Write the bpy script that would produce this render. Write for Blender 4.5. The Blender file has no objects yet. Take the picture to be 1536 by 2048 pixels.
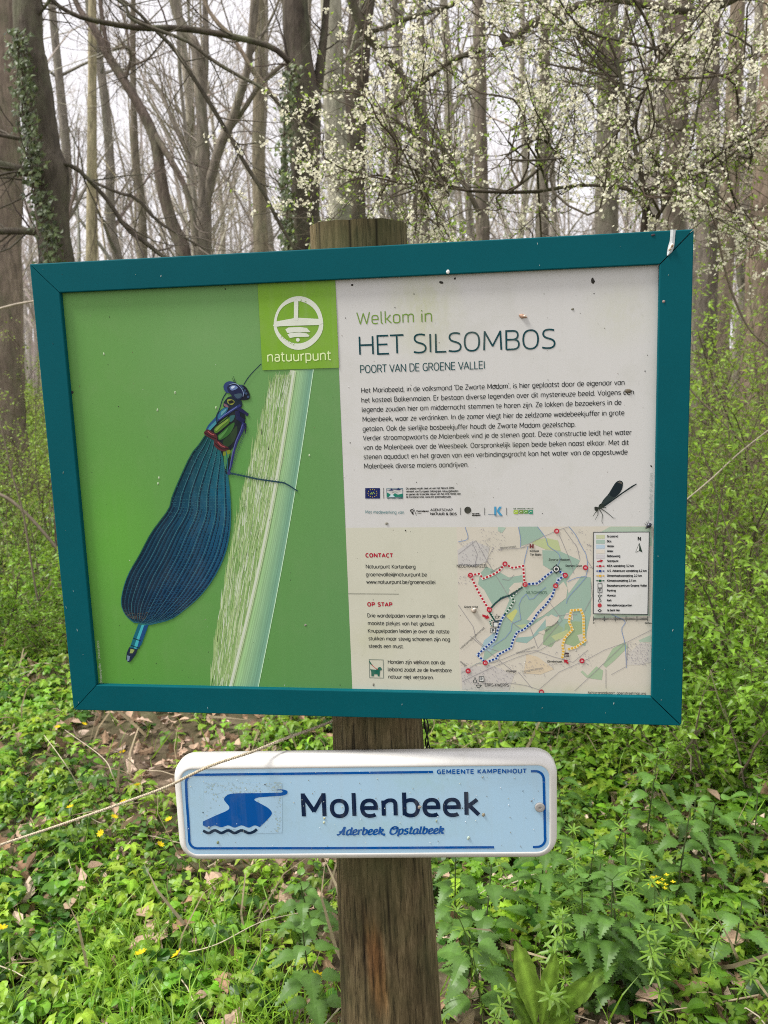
import bpy, math, random
import numpy as np
from mathutils import Vector
from mathutils.geometry import tessellate_polygon

S = bpy.context.scene
COL = S.collection
rng = np.random.default_rng(7)
random.seed(7)

# ------------------------------------------------------------------ camera
CAM = np.array([0.25136, -1.34764, 1.55])
YAW, PITCH, ROLL, FPX = -0.15008, 0.172559, -0.0340831, 1783.06
# solve order was (pitch, yaw, roll)
cy, sy = math.cos(YAW), math.sin(YAW)
FWD = np.array([sy*math.cos(PITCH), cy*math.cos(PITCH), -math.sin(PITCH)])
RT0 = np.array([cy, -sy, 0.0]); UP0 = np.cross(RT0, FWD)
RT = math.cos(ROLL)*RT0 + math.sin(ROLL)*UP0
UP = -math.sin(ROLL)*RT0 + math.cos(ROLL)*UP0
cd = bpy.data.cameras.new('camera'); cam = bpy.data.objects.new('camera', cd); COL.objects.link(cam)
from mathutils import Matrix
cam.matrix_world = Matrix(((RT[0], UP[0], -FWD[0], CAM[0]), (RT[1], UP[1], -FWD[1], CAM[1]),
                           (RT[2], UP[2], -FWD[2], CAM[2]), (0, 0, 0, 1)))
cd.sensor_fit = 'HORIZONTAL'; cd.sensor_width = 36.0; cd.lens = FPX/1536*36.0
cd.clip_start = 0.02; cd.clip_end = 2000
cd.dof.use_dof = True; cd.dof.focus_distance = 1.40; cd.dof.aperture_fstop = 13.0
S.camera = cam

# ------------------------------------------------------------------ sky and sun
SUN_EL, SUN_AZ = math.radians(58), math.radians(250)     # azimuth clockwise from +Y (north)
world = bpy.data.worlds.new('World'); S.world = world; world.use_nodes = True
wn, wl = world.node_tree.nodes, world.node_tree.links
wn.clear()
out = wn.new('ShaderNodeOutputWorld'); bg = wn.new('ShaderNodeBackground')
sky = wn.new('ShaderNodeTexSky'); sky.sky_type = 'NISHITA'; sky.sun_disc = False
sky.sun_elevation = SUN_EL; sky.sun_rotation = SUN_AZ
sky.air_density = 1.0; sky.dust_density = 4.0
hs = wn.new('ShaderNodeHueSaturation'); hs.inputs['Saturation'].default_value = 0.25
mx = wn.new('ShaderNodeMix'); mx.data_type = 'RGBA'; mx.inputs[0].default_value = 0.85
mx.inputs[7].default_value = (9.6, 9.35, 9.8, 1)          # even white cloud layer
wl.new(sky.outputs[0], hs.inputs['Color']); wl.new(hs.outputs[0], mx.inputs[6])
wl.new(mx.outputs[2], bg.inputs[0]); bg.inputs[1].default_value = 0.092
wl.new(bg.outputs[0], out.inputs[0])
sd = bpy.data.lights.new('sun', 'SUN'); sd.energy = 3.3; sd.angle = math.radians(14); sd.color = (1.0, 0.97, 0.91)
sun = bpy.data.objects.new('sun', sd); COL.objects.link(sun)
_d = Vector((math.sin(SUN_AZ)*math.cos(SUN_EL), math.cos(SUN_AZ)*math.cos(SUN_EL), math.sin(SUN_EL)))
sun.rotation_euler = _d.to_track_quat('Z', 'Y').to_euler(); sun.location = _d*30
S.view_settings.view_transform = 'Standard'; S.view_settings.look = 'None'
S.view_settings.gamma = 1.0; S.view_settings.use_curve_mapping = False
S.view_settings.exposure = 0.56
S.render.engine = 'CYCLES'
S.cycles.max_bounces = 6; S.cycles.diffuse_bounces = 3; S.cycles.transmission_bounces = 3
S.cycles.transparent_max_bounces = 4
S.cycles.filter_width = 1.0
S.cycles.use_denoising = False

# ------------------------------------------------------------------ helpers
def ray(px, py):
    d = FWD*FPX + RT*(px-768) - UP*(py-1024)
    return d
FRAME = [np.eye(3), np.zeros(3)]         # local frame (axes, origin) in which at() answers
def at(px, py, Y):                       # pixel of the photograph -> point on the plane y = Y of FRAME
    d = FRAME[0].T@ray(px, py); c = FRAME[0].T@(CAM-FRAME[1]); t = (Y-c[1])/d[1]
    return c + d*t
def at_ground(px, py, z=0.0):
    d = ray(px, py); t = (z-CAM[2])/d[2]
    return CAM + d*t
def project(P):
    d = np.asarray(P)-CAM; w = d@FWD
    return np.stack([768+FPX*(d@RT)/w, 1024-FPX*(d@UP)/w], -1), w
def lin(c):
    c = np.asarray(c, float)/255.0
    return np.where(c <= 0.04045, c/12.92, ((c+0.055)/1.055)**2.4)

def tag(o, label=None, cat=None, group=None, kind=None):
    if label: o['label'] = label
    if cat: o['category'] = cat
    if group: o['group'] = group
    if kind: o['kind'] = kind
    return o
def empty(name, loc=(0, 0, 0)):
    o = bpy.data.objects.new(name, None); COL.objects.link(o)
    o.location = loc; o.empty_display_size = 0.1
    return o

class MB:
    """collects geometry with a colour per vertex, then links it as ONE mesh object"""
    def __init__(s): s.V = []; s.F3 = []; s.F4 = []; s.C = []; s.n = 0
    def add(s, V, F, col):
        V = np.asarray(V, float).reshape(-1, 3); F = np.asarray(F, int)
        if len(V) == 0 or len(F) == 0: return
        col = np.asarray(col, float)
        if col.ndim == 1: col = np.broadcast_to(col, (len(V), 3))
        s.V.append(V); s.C.append(col)
        (s.F3 if F.shape[1] == 3 else s.F4).append(F+s.n); s.n += len(V)
    def mesh(s, name, mat, smooth=False, loc=(0, 0, 0)):
        me = bpy.data.meshes.new(name)
        V = np.concatenate(s.V) - np.asarray(loc, float); C = np.concatenate(s.C)
        parts = []; tot = []
        if s.F3: f = np.concatenate(s.F3); parts.append(f.ravel()); tot.append(np.full(len(f), 3))
        if s.F4: f = np.concatenate(s.F4); parts.append(f.ravel()); tot.append(np.full(len(f), 4))
        L = np.concatenate(parts).astype(np.int32); T = np.concatenate(tot).astype(np.int32)
        st = np.concatenate([[0], np.cumsum(T)[:-1]]).astype(np.int32)
        me.vertices.add(len(V)); me.vertices.foreach_set('co', V.astype(np.float32).ravel())
        me.loops.add(len(L)); me.loops.foreach_set('vertex_index', L)
        me.polygons.add(len(T)); me.polygons.foreach_set('loop_start', st); me.polygons.foreach_set('loop_total', T)
        me.polygons.foreach_set('use_smooth', np.full(len(T), smooth, dtype=bool))
        ca = me.color_attributes.new('Col', 'FLOAT_COLOR', 'POINT')
        ca.data.foreach_set('color', np.concatenate([C, np.ones((len(C), 1))], 1).astype(np.float32).ravel())
        me.update(calc_edges=True); me.validate()
        me.materials.append(mat)
        return me
    def build(s, name, mat, parent=None, smooth=False, loc=(0, 0, 0)):
        o = bpy.data.objects.new(name, s.mesh(name, mat, smooth, loc)); COL.objects.link(o); o.location = loc
        if parent is not None: o.parent = parent
        return o

def tubes(mb, P, Rr, col, sides=6, cap=False):
    """P (T,N,3) polylines, Rr (T,N) radii"""
    P = np.asarray(P, float); Rr = np.asarray(Rr, float)
    if P.ndim == 2: P = P[None]; Rr = Rr[None]
    T, N, _ = P.shape
    t = np.gradient(P, axis=1); t /= np.linalg.norm(t, axis=2, keepdims=True)+1e-12
    m = P[:, -1]-P[:, 0]
    ref = np.zeros((T, 3)); ref[np.arange(T), np.argmin(np.abs(m), axis=1)] = 1
    ref = ref[:, None, :]
    u = ref - (ref*t).sum(2, keepdims=True)*t; u /= np.linalg.norm(u, axis=2, keepdims=True)+1e-12
    v = np.cross(t, u)
    a = np.arange(sides)*2*np.pi/sides
    ring = P[:, :, None, :] + Rr[:, :, None, None]*(np.cos(a)[None, None, :, None]*u[:, :, None, :] + np.sin(a)[None, None, :, None]*v[:, :, None, :])
    V = ring.reshape(-1, 3)
    i = np.arange(N-1)[:, None]*sides; j = np.arange(sides)[None, :]; j2 = (j+1) % sides
    q = np.stack([i+j, i+j2, i+sides+j2, i+sides+j], -1).reshape(-1, 4)
    F = (q[None]+(np.arange(T)*N*sides)[:, None, None]).reshape(-1, 4)
    col = np.asarray(col, float)
    if col.ndim == 2: col = np.repeat(col, N*sides, axis=0)
    mb.add(V, F, col)

def smooth_line(pts, n):
    """Catmull-Rom resample of any-dimension control points"""
    p = np.asarray(pts, float); k = len(p)
    q = np.concatenate([[2*p[0]-p[1]], p, [2*p[-1]-p[-2]]])
    s = np.linspace(0, k-1-1e-9, n); i = s.astype(int); f = (s-i)[:, None]
    a, b, c, d = q[i], q[i+1], q[i+2], q[i+3]
    return 0.5*((2*b)+(c-a)*f+(2*a-5*b+4*c-d)*f*f+(3*b-a-3*c+d)*f**3)

def rot_from(zdir, roll):
    """(N,3,3) matrices whose column 2 is zdir (N,3), spun by roll"""
    z = zdir/np.linalg.norm(zdir, axis=1, keepdims=True)
    r = np.where(np.abs(z[:, 2:3]) > 0.9, np.array([[1., 0, 0]]), np.array([[0, 0, 1.]]))
    x = np.cross(r, z); x /= np.linalg.norm(x, axis=1, keepdims=True); y = np.cross(z, x)
    c, s = np.cos(roll)[:, None], np.sin(roll)[:, None]
    return np.stack([c*x+s*y, -s*x+c*y, z], -1)
def scatter(mb, proto, pos, M, scale, col, colv=None):
    """copies prototype (V,F,shade-per-vertex) to many places inside one mesh"""
    V, F, sh = proto; N = len(pos)
    if N == 0: return
    W = np.einsum('nij,vj->nvi', M, V)*np.reshape(scale, (N, 1, 1)) + pos[:, None, :]
    FF = (F[None]+(np.arange(N)*len(V))[:, None, None]).reshape(-1, F.shape[1])
    col = np.asarray(col, float)
    if col.ndim == 1: col = np.broadcast_to(col, (N, 3))
    C = col[:, None, :]*sh[None, :, None]
    mb.add(W.reshape(-1, 3), FF, C.reshape(-1, 3))

# ------------------------------------------------------------------ materials
def new_mat(name):
    m = bpy.data.materials.new(name); m.use_nodes = True
    return m, m.node_tree.nodes, m.node_tree.links, m.node_tree.nodes['Principled BSDF']
def noise(N, L, scale, detail=4, coord=None, rough=0.6, w=None):
    n = N.new('ShaderNodeTexNoise'); n.inputs['Scale'].default_value = scale
    n.inputs['Detail'].default_value = detail; n.inputs['Roughness'].default_value = rough
    if coord is not None: L.new(coord, n.inputs['Vector'])
    return n
def ramp(N, L, src, stops):
    r = N.new('ShaderNodeValToRGB'); L.new(src, r.inputs[0]); e = r.color_ramp.elements
    while len(e) < len(stops): e.new(0.5)
    for k, (p, c) in enumerate(stops):
        e[k].position = p; e[k].color = (c, c, c, 1) if not hasattr(c, '__len__') else (*c, 1)
    return r
def mixc(N, L, fac, a, b, mode='MIX'):
    m = N.new('ShaderNodeMix'); m.data_type = 'RGBA'; m.blend_type = mode
    for k, v in ((0, fac), (6, a), (7, b)):
        if isinstance(v, (int, float)): m.inputs[k].default_value = v
        elif isinstance(v, tuple): m.inputs[k].default_value = (*v, 1) if len(v) == 3 else v
        else: L.new(v, m.inputs[k])
    return m.outputs[2]
def bump(N, L, height, bsdf, strength=0.3, dist=0.01):
    b = N.new('ShaderNodeBump'); b.inputs['Strength'].default_value = strength; b.inputs['Distance'].default_value = dist
    L.new(height, b.inputs['Height']); L.new(b.outputs[0], bsdf.inputs['Normal'])
def objco(N, L, scale=(1, 1, 1)):
    t = N.new('ShaderNodeTexCoord'); m = N.new('ShaderNodeMapping'); m.inputs['Scale'].default_value = scale
    L.new(t.outputs['Object'], m.inputs[0]); return m.outputs[0]

def mat_print(name, rough=0.38, dirt=0.25, streak=0.5, algae=None):
    m, N, L, b = new_mat(name)
    a = N.new('ShaderNodeAttribute'); a.attribute_name = 'Col'
    co = objco(N, L)
    n1 = noise(N, L, 9, 6, co, 0.7); n2 = noise(N, L, 160, 3, co)
    r1 = ramp(N, L, n1.outputs[0], [(0.50, 0), (0.80, dirt)])
    c = mixc(N, L, r1.outputs[0], a.outputs[0], (0.34, 0.35, 0.24))
    r2 = ramp(N, L, n2.outputs[0], [(0.66, 0), (0.78, dirt*0.7)])
    c = mixc(N, L, r2.outputs[0], c, (0.20, 0.19, 0.15))
    co2 = objco(N, L, (30, 1, 1.2)); n3 = noise(N, L, 2.2, 3, co2)
    r3 = ramp(N, L, n3.outputs[0], [(0.5, 0), (0.85, dirt*streak)])
    c = mixc(N, L, r3.outputs[0], c, (0.45, 0.46, 0.38))
    for (cx_, cz_, sx_, sz_, f_) in (algae or ()):      # greenish weather stain of its own shape
        t = N.new('ShaderNodeTexCoord'); mp_ = N.new('ShaderNodeMapping'); mp_.inputs['Scale'].default_value = (1/sx_, 0, 1/sz_); mp_.inputs['Location'].default_value = (-cx_/sx_, 0, -cz_/sz_)
        L.new(t.outputs['Object'], mp_.inputs[0]); ln_ = N.new('ShaderNodeVectorMath'); ln_.operation = 'LENGTH'; L.new(mp_.outputs[0], ln_.inputs[0])
        ra = ramp(N, L, ln_.outputs['Value'], [(.1, 1), (1, 0)]); nn = noise(N, L, 55, 6, objco(N, L, (1, 1, .6)), .75); rb = ramp(N, L, nn.outputs[0], [(.36, 0.25), (.62, 1)])
        mu = N.new('ShaderNodeMath'); mu.operation = 'MULTIPLY'; L.new(ra.outputs[0], mu.inputs[0]); L.new(rb.outputs[0], mu.inputs[1])
        m2 = N.new('ShaderNodeMath'); m2.operation = 'MULTIPLY'; L.new(mu.outputs[0], m2.inputs[0]); m2.inputs[1].default_value = f_
        c = mixc(N, L, m2.outputs[0], c, (.80, .84, .52), 'MULTIPLY')
    L.new(c, b.inputs['Base Color']); b.inputs['Roughness'].default_value = rough
    b.inputs['Specular IOR Level'].default_value = 0.2
    return m
M_PRINT = mat_print('printed_film', 0.4, 0.24, 0.5, ((.115, 1.615, .07, .085, .75), (.40, 1.60, .06, .06, .35), (.02, 1.10, .05, .05, .3), (.33, 1.02, .25, .02, .4)))
M_PHOTO = mat_print('printed_photo_film', 0.4, 0.09, 0.3)
M_SIGNP = mat_print('printed_sign_film', 0.32, 0.16, 0.8, ((.10, .05, .09, .03, .35), (.05, -.03, .2, .03, .3), (-.2, 0, .12, .07, .25)))

def mat_paint(name, col, rough=0.35, grime=0.25, gcol=(0.2, 0.2, 0.14), scale=30, spec=0.5):
    m, N, L, b = new_mat(name)
    co = objco(N, L); n = noise(N, L, scale, 6, co, 0.65); n2 = noise(N, L, 4, 4, co)
    r = ramp(N, L, n.outputs[0], [(0.55, 0), (0.75, grime)])
    c = mixc(N, L, r.outputs[0], tuple(col), gcol)
    r2 = ramp(N, L, n2.outputs[0], [(0.3, 0.88), (0.7, 1.06)])
    c = mixc(N, L, 1.0, c, r2.outputs[0], 'MULTIPLY')
    L.new(c, b.inputs['Base Color'])
    rr = ramp(N, L, n.outputs[0], [(0.3, rough), (0.7, rough+0.2)]); L.new(rr.outputs[0], b.inputs['Roughness'])
    bump(N, L, n.outputs[0], b, 0.03, 0.002); b.inputs['Specular IOR Level'].default_value = spec
    return m
M_TEAL = mat_paint('teal_lacquer', (0.0, 0.088, 0.108), 0.5, 0.08, (0.02, 0.12, 0.12), 90, 0.10)
M_RIM = mat_paint('white_enamel', (0.74, 0.73, 0.69), 0.25, 0.25, (0.42, 0.40, 0.30), 40)
M_SCREW = mat_paint('zinc_screw', (0.36, 0.35, 0.33), 0.45, 0.4, (0.15, 0.12, 0.08), 500)
M_BACK = mat_paint('board_back', (0.12, 0.12, 0.12), 0.6, 0.2)

def mat_vcol(name, rough=0.6, bump_s=0.0, bscale=60, stretch=(1, 1, 1), var=0.25, transl=0.0, spec=0.3, vscale=None):
    m, N, L, b = new_mat(name)
    a = N.new('ShaderNodeAttribute'); a.attribute_name = 'Col'
    co = objco(N, L, stretch); n = noise(N, L, bscale, 5, co, 0.65)
    r = ramp(N, L, n.outputs[0], [(0.25, 1-var), (0.75, 1+var)])
    c = mixc(N, L, 1.0, a.outputs[0], r.outputs[0], 'MULTIPLY')
    L.new(c, b.inputs['Base Color']); b.inputs['Roughness'].default_value = rough
    b.inputs['Specular IOR Level'].default_value = spec
    if bump_s: bump(N, L, n.outputs[0], b, bump_s, 0.02)
    if transl:
        t = N.new('ShaderNodeBsdfTranslucent'); ms = N.new('ShaderNodeMixShader'); ms.inputs[0].default_value = transl
        g = N.new('ShaderNodeHueSaturation'); g.inputs['Value'].default_value = 1.5; g.inputs['Hue'].default_value = 0.487
        L.new(c, g.inputs['Color']); L.new(g.outputs[0], t.inputs[0])
        L.new(b.outputs[0], ms.inputs[1]); L.new(t.outputs[0], ms.inputs[2])
        L.new(ms.outputs[0], N['Material Output'].inputs[0])
    return m
# ------------------------------------------------------------------ a stroke typeface (cap height 10)
GL = {
'a': (5.3, 'M4.6 0L4.6 7L2.6 7Q.6 7 .6 4.8L.6 2.2Q.6 0 2.4 0Q3.9 0 4.6 1.5'),
'b': (5.4, 'M.7 10.2L.7 0L2.7 0Q4.8 0 4.8 2.2L4.8 4.8Q4.8 7 2.9 7Q1.5 7 .7 5.6'),
'c': (4.4, 'M4.1 6.7Q3.4 7 2.7 7Q.6 7 .6 4.8L.6 2.2Q.6 0 2.7 0Q3.4 0 4.1 .4'),
'd': (5.3, 'M4.6 10.2L4.6 0L2.6 0Q.6 0 .6 2.2L.6 4.8Q.6 7 2.6 7Q3.8 7 4.6 6.3'),
'e': (5.2, 'M.6 3.5L4.6 3.5L4.6 5Q4.6 7 2.7 7Q.6 7 .6 4.8L.6 2.2Q.6 0 2.8 0Q3.7 0 4.4 .5'),
'f': (3.2, 'M3.5 10.1Q1.3 10.6 1.3 8.2L1.3 0M0 7L3.1 7'),
'g': (5.3, 'M4.6 .9Q3.8 0 2.6 0Q.6 0 .6 2.2L.6 4.8Q.6 7 2.6 7L4.6 7L4.6 -.8Q4.6 -2.8 2.6 -2.8Q1.5 -2.8 .8 -2.3'),
'h': (5.4, 'M.7 10.2L.7 0M.7 5.3Q1.5 7 3 7Q4.7 7 4.7 5L4.7 0'),
'i': (1.5, 'M.75 7L.75 0M.75 8.9L.75 9.9'),
'j': (1.6, 'M.9 7L.9 -1.2Q.9 -2.9 -.7 -2.7M.9 8.9L.9 9.9'),
'k': (4.7, 'M.7 10.2L.7 0M.7 3.6L1.8 3.6L4.2 7M1.8 3.6L4.6 0'),
'l': (2.0, 'M.7 10.2L.7 1.3Q.7 0 1.8 0'),
'm': (8.2, 'M.7 7L.7 0M.7 5.5Q1.4 7 2.6 7Q4.1 7 4.1 5.2L4.1 0M4.1 5.5Q4.9 7 6 7Q7.5 7 7.5 5.2L7.5 0'),
'n': (5.4, 'M.7 7L.7 0M.7 5.4Q1.6 7 3 7Q4.7 7 4.7 5L4.7 0'),
'o': (5.4, 'M2.7 7Q.6 7 .6 4.8L.6 2.2Q.6 0 2.7 0Q4.8 0 4.8 2.2L4.8 4.8Q4.8 7 2.7 7L2.6 7'),
'p': (5.4, 'M.7 -2.8L.7 7L2.7 7Q4.8 7 4.8 4.8L4.8 2.2Q4.8 0 2.9 0Q1.6 0 .7 .8'),
'q': (5.3, 'M4.6 -2.8L4.6 7L2.6 7Q.6 7 .6 4.8L.6 2.2Q.6 0 2.4 0Q3.8 0 4.6 1'),
'r': (3.4, 'M.7 7L.7 0M.7 4.8Q1.4 7 3.3 6.8'),
's': (4.4, 'M3.8 6.6Q2.9 7 2.2 7Q.7 7 .7 5.4Q.7 4.1 2.2 3.7Q3.9 3.3 3.9 1.8Q3.9 0 2 0Q1.2 0 .5 .4'),
't': (3.3, 'M1.2 9.2L1.2 1.6Q1.2 -.1 3 .2M0 7L3 7'),
'u': (5.4, 'M.7 7L.7 2.1Q.7 0 2.5 0Q3.9 0 4.7 1.6M4.7 7L4.7 0'),
'v': (4.6, 'M.2 7L2.3 0L4.4 7'),
'w': (7.2, 'M.2 7L1.9 0L3.6 6.6L5.3 0L7 7'),
'x': (4.6, 'M.3 7L4.3 0M4.3 7L.3 0'),
'y': (4.6, 'M.2 7L2.4 .4M4.4 7L1.9 -1.3Q1.4 -2.8 .1 -2.7'),
'z': (4.5, 'M.4 7L4 7L.4 0L4.2 0'),
'A': (6.4, 'M.3 0L3.2 10L6.1 0M1.3 3.2L5.1 3.2'),
'B': (6.2, 'M.8 0L.8 10L3.2 10Q5.2 10 5.2 7.7Q5.2 5.3 3.2 5.3L.8 5.3M3.2 5.3Q5.6 5.3 5.6 2.7Q5.6 0 3.2 0L.8 0'),
'C': (5.8, 'M5.4 9.6Q4.6 10 3.6 10Q.7 10 .7 5Q.7 0 3.6 0Q4.6 0 5.4 .4'),
'D': (6.6, 'M.8 0L.8 10L2.9 10Q6 10 6 5Q6 0 2.9 0L.8 0'),
'E': (5.4, 'M5.1 10L.8 10L.8 0L5.2 0M.8 5.2L4.7 5.2'),
'F': (5.1, 'M5 10L.8 10L.8 0M.8 5L4.5 5'),
'G': (6.4, 'M5.6 9.5Q4.6 10 3.6 10Q.7 10 .7 5Q.7 0 3.8 0Q4.8 0 5.7 .5L5.7 4.8L3.9 4.8'),
'H': (6.8, 'M.8 0L.8 10M6 0L6 10M.8 5.2L6 5.2'),
'I': (2.0, 'M1 0L1 10'),
'J': (3.4, 'M2.5 10L2.5 2Q2.5 0 .3 .1'),
'K': (6.0, 'M.8 0L.8 10M5.4 10L1.6 5.2L.8 5.2M1.6 5.2L5.7 0'),
'L': (4.9, 'M.8 10L.8 0L4.8 0'),
'M': (8.2, 'M.8 0L1.1 10L4.1 2.2L7.1 10L7.4 0'),
'N': (7.0, 'M.8 0L.8 10L6.2 0L6.2 10'),
'O': (7.0, 'M3.5 10Q.7 10 .7 5Q.7 0 3.5 0Q6.3 0 6.3 5Q6.3 10 3.5 10L3.4 10'),
'P': (5.7, 'M.8 0L.8 10L3 10Q5.3 10 5.3 7.2Q5.3 4.4 3 4.4L.8 4.4'),
'Q': (7.0, 'M3.5 10Q.7 10 .7 5Q.7 0 3.5 0Q6.3 0 6.3 5Q6.3 10 3.5 10L3.4 10M4 2L6.2 -1'),
'R': (6.0, 'M.8 0L.8 10L3 10Q5.3 10 5.3 7.4Q5.3 4.8 3 4.8L.8 4.8M3.2 4.8L5.7 0'),
'S': (5.7, 'M5 9.5Q4.1 10 3.1 10Q.9 10 .9 7.7Q.9 6 3 5.2Q5.2 4.4 5.2 2.5Q5.2 0 2.7 0Q1.5 0 .5 .5'),
'T': (5.4, 'M0 10L5.4 10M2.7 10L2.7 0'),
'U': (6.6, 'M.8 10L.8 3Q.8 0 3.3 0Q5.8 0 5.8 3L5.8 10'),
'V': (6.0, 'M.2 10L3 0L5.8 10'),
'W': (8.8, 'M.2 10L2.3 0L4.4 9L6.5 0L8.6 10'),
'X': (5.8, 'M.3 10L5.5 0M5.5 10L.3 0'),
'Y': (5.6, 'M.2 10L2.8 4.8L5.4 10M2.8 4.8L2.8 0'),
'Z': (5.4, 'M.5 10L5 10L.5 0L5.1 0'),
'0': (5.6, 'M2.8 10Q.6 10 .6 5Q.6 0 2.8 0Q5 0 5 5Q5 10 2.8 10L2.7 10'),
'1': (3.6, 'M.5 8.2L2.3 10L2.3 0'),
'2': (5.2, 'M.7 9Q1.8 10 2.8 10Q4.6 10 4.6 7.6Q4.6 5.4 .6 0L4.9 0'),
'3': (5.2, 'M.7 10L4.4 10L2.3 6Q4.7 6 4.7 3Q4.7 0 2.4 0Q1.4 0 .6 .5'),
'4': (5.4, 'M3.8 0L3.8 10L.5 2.8L5.1 2.8'),
'5': (5.2, 'M4.5 10L1.1 10L.9 5.6Q4.7 6.4 4.7 3.2Q4.7 0 2.3 0Q1.4 0 .6 .5'),
'6': (5.4, 'M4.2 10Q.7 9 .7 3.4Q.7 0 2.8 0Q4.8 0 4.8 3Q4.8 6 2.8 6Q1.3 6 .7 4.2'),
'7': (5.0, 'M.4 10L4.7 10L1.8 0'),
'8': (5.4, 'M2.7 10Q.9 10 .9 7.8Q.9 6 2.7 5.3Q4.9 4.4 4.9 2.6Q4.9 0 2.7 0Q.6 0 .6 2.6Q.6 4.4 2.7 5.3Q4.5 6 4.5 7.8Q4.5 10 2.7 10'),
'.': (1.6, 'M.8 0L.8 1.1'), ',': (1.6, 'M.9 1.1L.4 -1.5'), '-': (3.6, 'M.6 3.8L3 3.8'), '/': (4.2, 'M.2 -1L4 10.5'),
"'": (1.6, 'M1 10.4L.6 8.2'), ':': (1.6, 'M.8 0L.8 1.1M.8 5.5L.8 6.6'), ' ': (2.7, ''),
'@': (8.4, 'M5.6 5.5L5.4 2.6Q5.6 1.6 6.6 2Q7.6 2.8 7.6 5Q7.6 9 4.3 9Q.8 9 .8 4Q.8 -1.4 4.4 -1.4L6 -1.1M5.5 4.2Q5.3 6 4 6Q2.6 6 2.6 4Q2.6 2 3.8 2Q5 2 5.5 4.2'),
'&': (6.8, 'M6.4 0L1.8 6.6Q1.2 7.6 1.4 8.5Q1.8 10 3 10Q4.5 10 4.5 8.3Q4.5 6.8 2.4 5.4Q.6 4.2 .6 2.5Q.6 0 2.9 0Q5.2 0 6 4.4'),
'é': (5.2, 'M.6 3.5L4.6 3.5L4.6 5Q4.6 7 2.7 7Q.6 7 .6 4.8L.6 2.2Q.6 0 2.8 0Q3.7 0 4.4 .5M2.3 8.4L3.6 10.2'),
'ë': (5.2, 'M.6 3.5L4.6 3.5L4.6 5Q4.6 7 2.7 7Q.6 7 .6 4.8L.6 2.2Q.6 0 2.8 0Q3.7 0 4.4 .5M1.6 8.6L1.6 9.6M3.6 8.6L3.6 9.6'),
'©': (7.4, 'M3.7 8.6Q.6 8.6 .6 4.6Q.6 .6 3.7 .6Q6.8 .6 6.8 4.6Q6.8 8.6 3.7 8.6M5 6.3Q2.4 7.4 2.4 4.6Q2.4 1.8 5 2.9'),
}
ROUNDED = dict(GL)
ROUNDED.update({
'o': (5.6, 'M2.8 7.1Q4 7.1 4.7 6.1Q5.3 5.1 5.3 3.5Q5.3 1.9 4.7 .9Q4 -.1 2.8 -.1Q1.6 -.1 .9 .9Q.3 1.9 .3 3.5Q.3 5.1 .9 6.1Q1.6 7.1 2.8 7.1L2.7 7.1'),
'e': (5.3, 'M.4 3.6L4.9 3.6Q5 7.1 2.8 7.1Q1.6 7.1 .9 6.1Q.3 5.1 .3 3.5Q.3 1.9 .9 .9Q1.6 -.1 2.9 -.1Q3.9 -.1 4.7 .5'),
'b': (5.6, 'M.7 10.6L.7 0M.7 1.2Q1.4 -.1 2.8 -.1Q4 -.1 4.6 .9Q5.2 1.9 5.2 3.5Q5.2 5.1 4.6 6.1Q4 7.1 2.9 7.1Q1.5 7.1 .7 5.8'),
'n': (5.5, 'M.7 7L.7 0M.7 5.3Q1.6 7.1 3.1 7.1Q4.7 7.1 4.7 4.9L4.7 0'),
'l': (1.6, 'M.7 10.6L.7 0'), 'k': (4.9, 'M.7 10.6L.7 0M4.3 7L.9 3.6M1.7 4.2L4.8 0'),
'a': (5.0, 'M.8 6.5Q1.6 7 2.6 7Q4.3 7 4.3 5L4.3 0M4.3 4.1L2.4 4.1Q.6 4.1 .6 2Q.6 0 2.4 0Q3.7 0 4.3 1.2'),
'M': (8.6, 'M.8 0L.8 10L4.3 2.4L7.8 10L7.8 0'),
})
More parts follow.
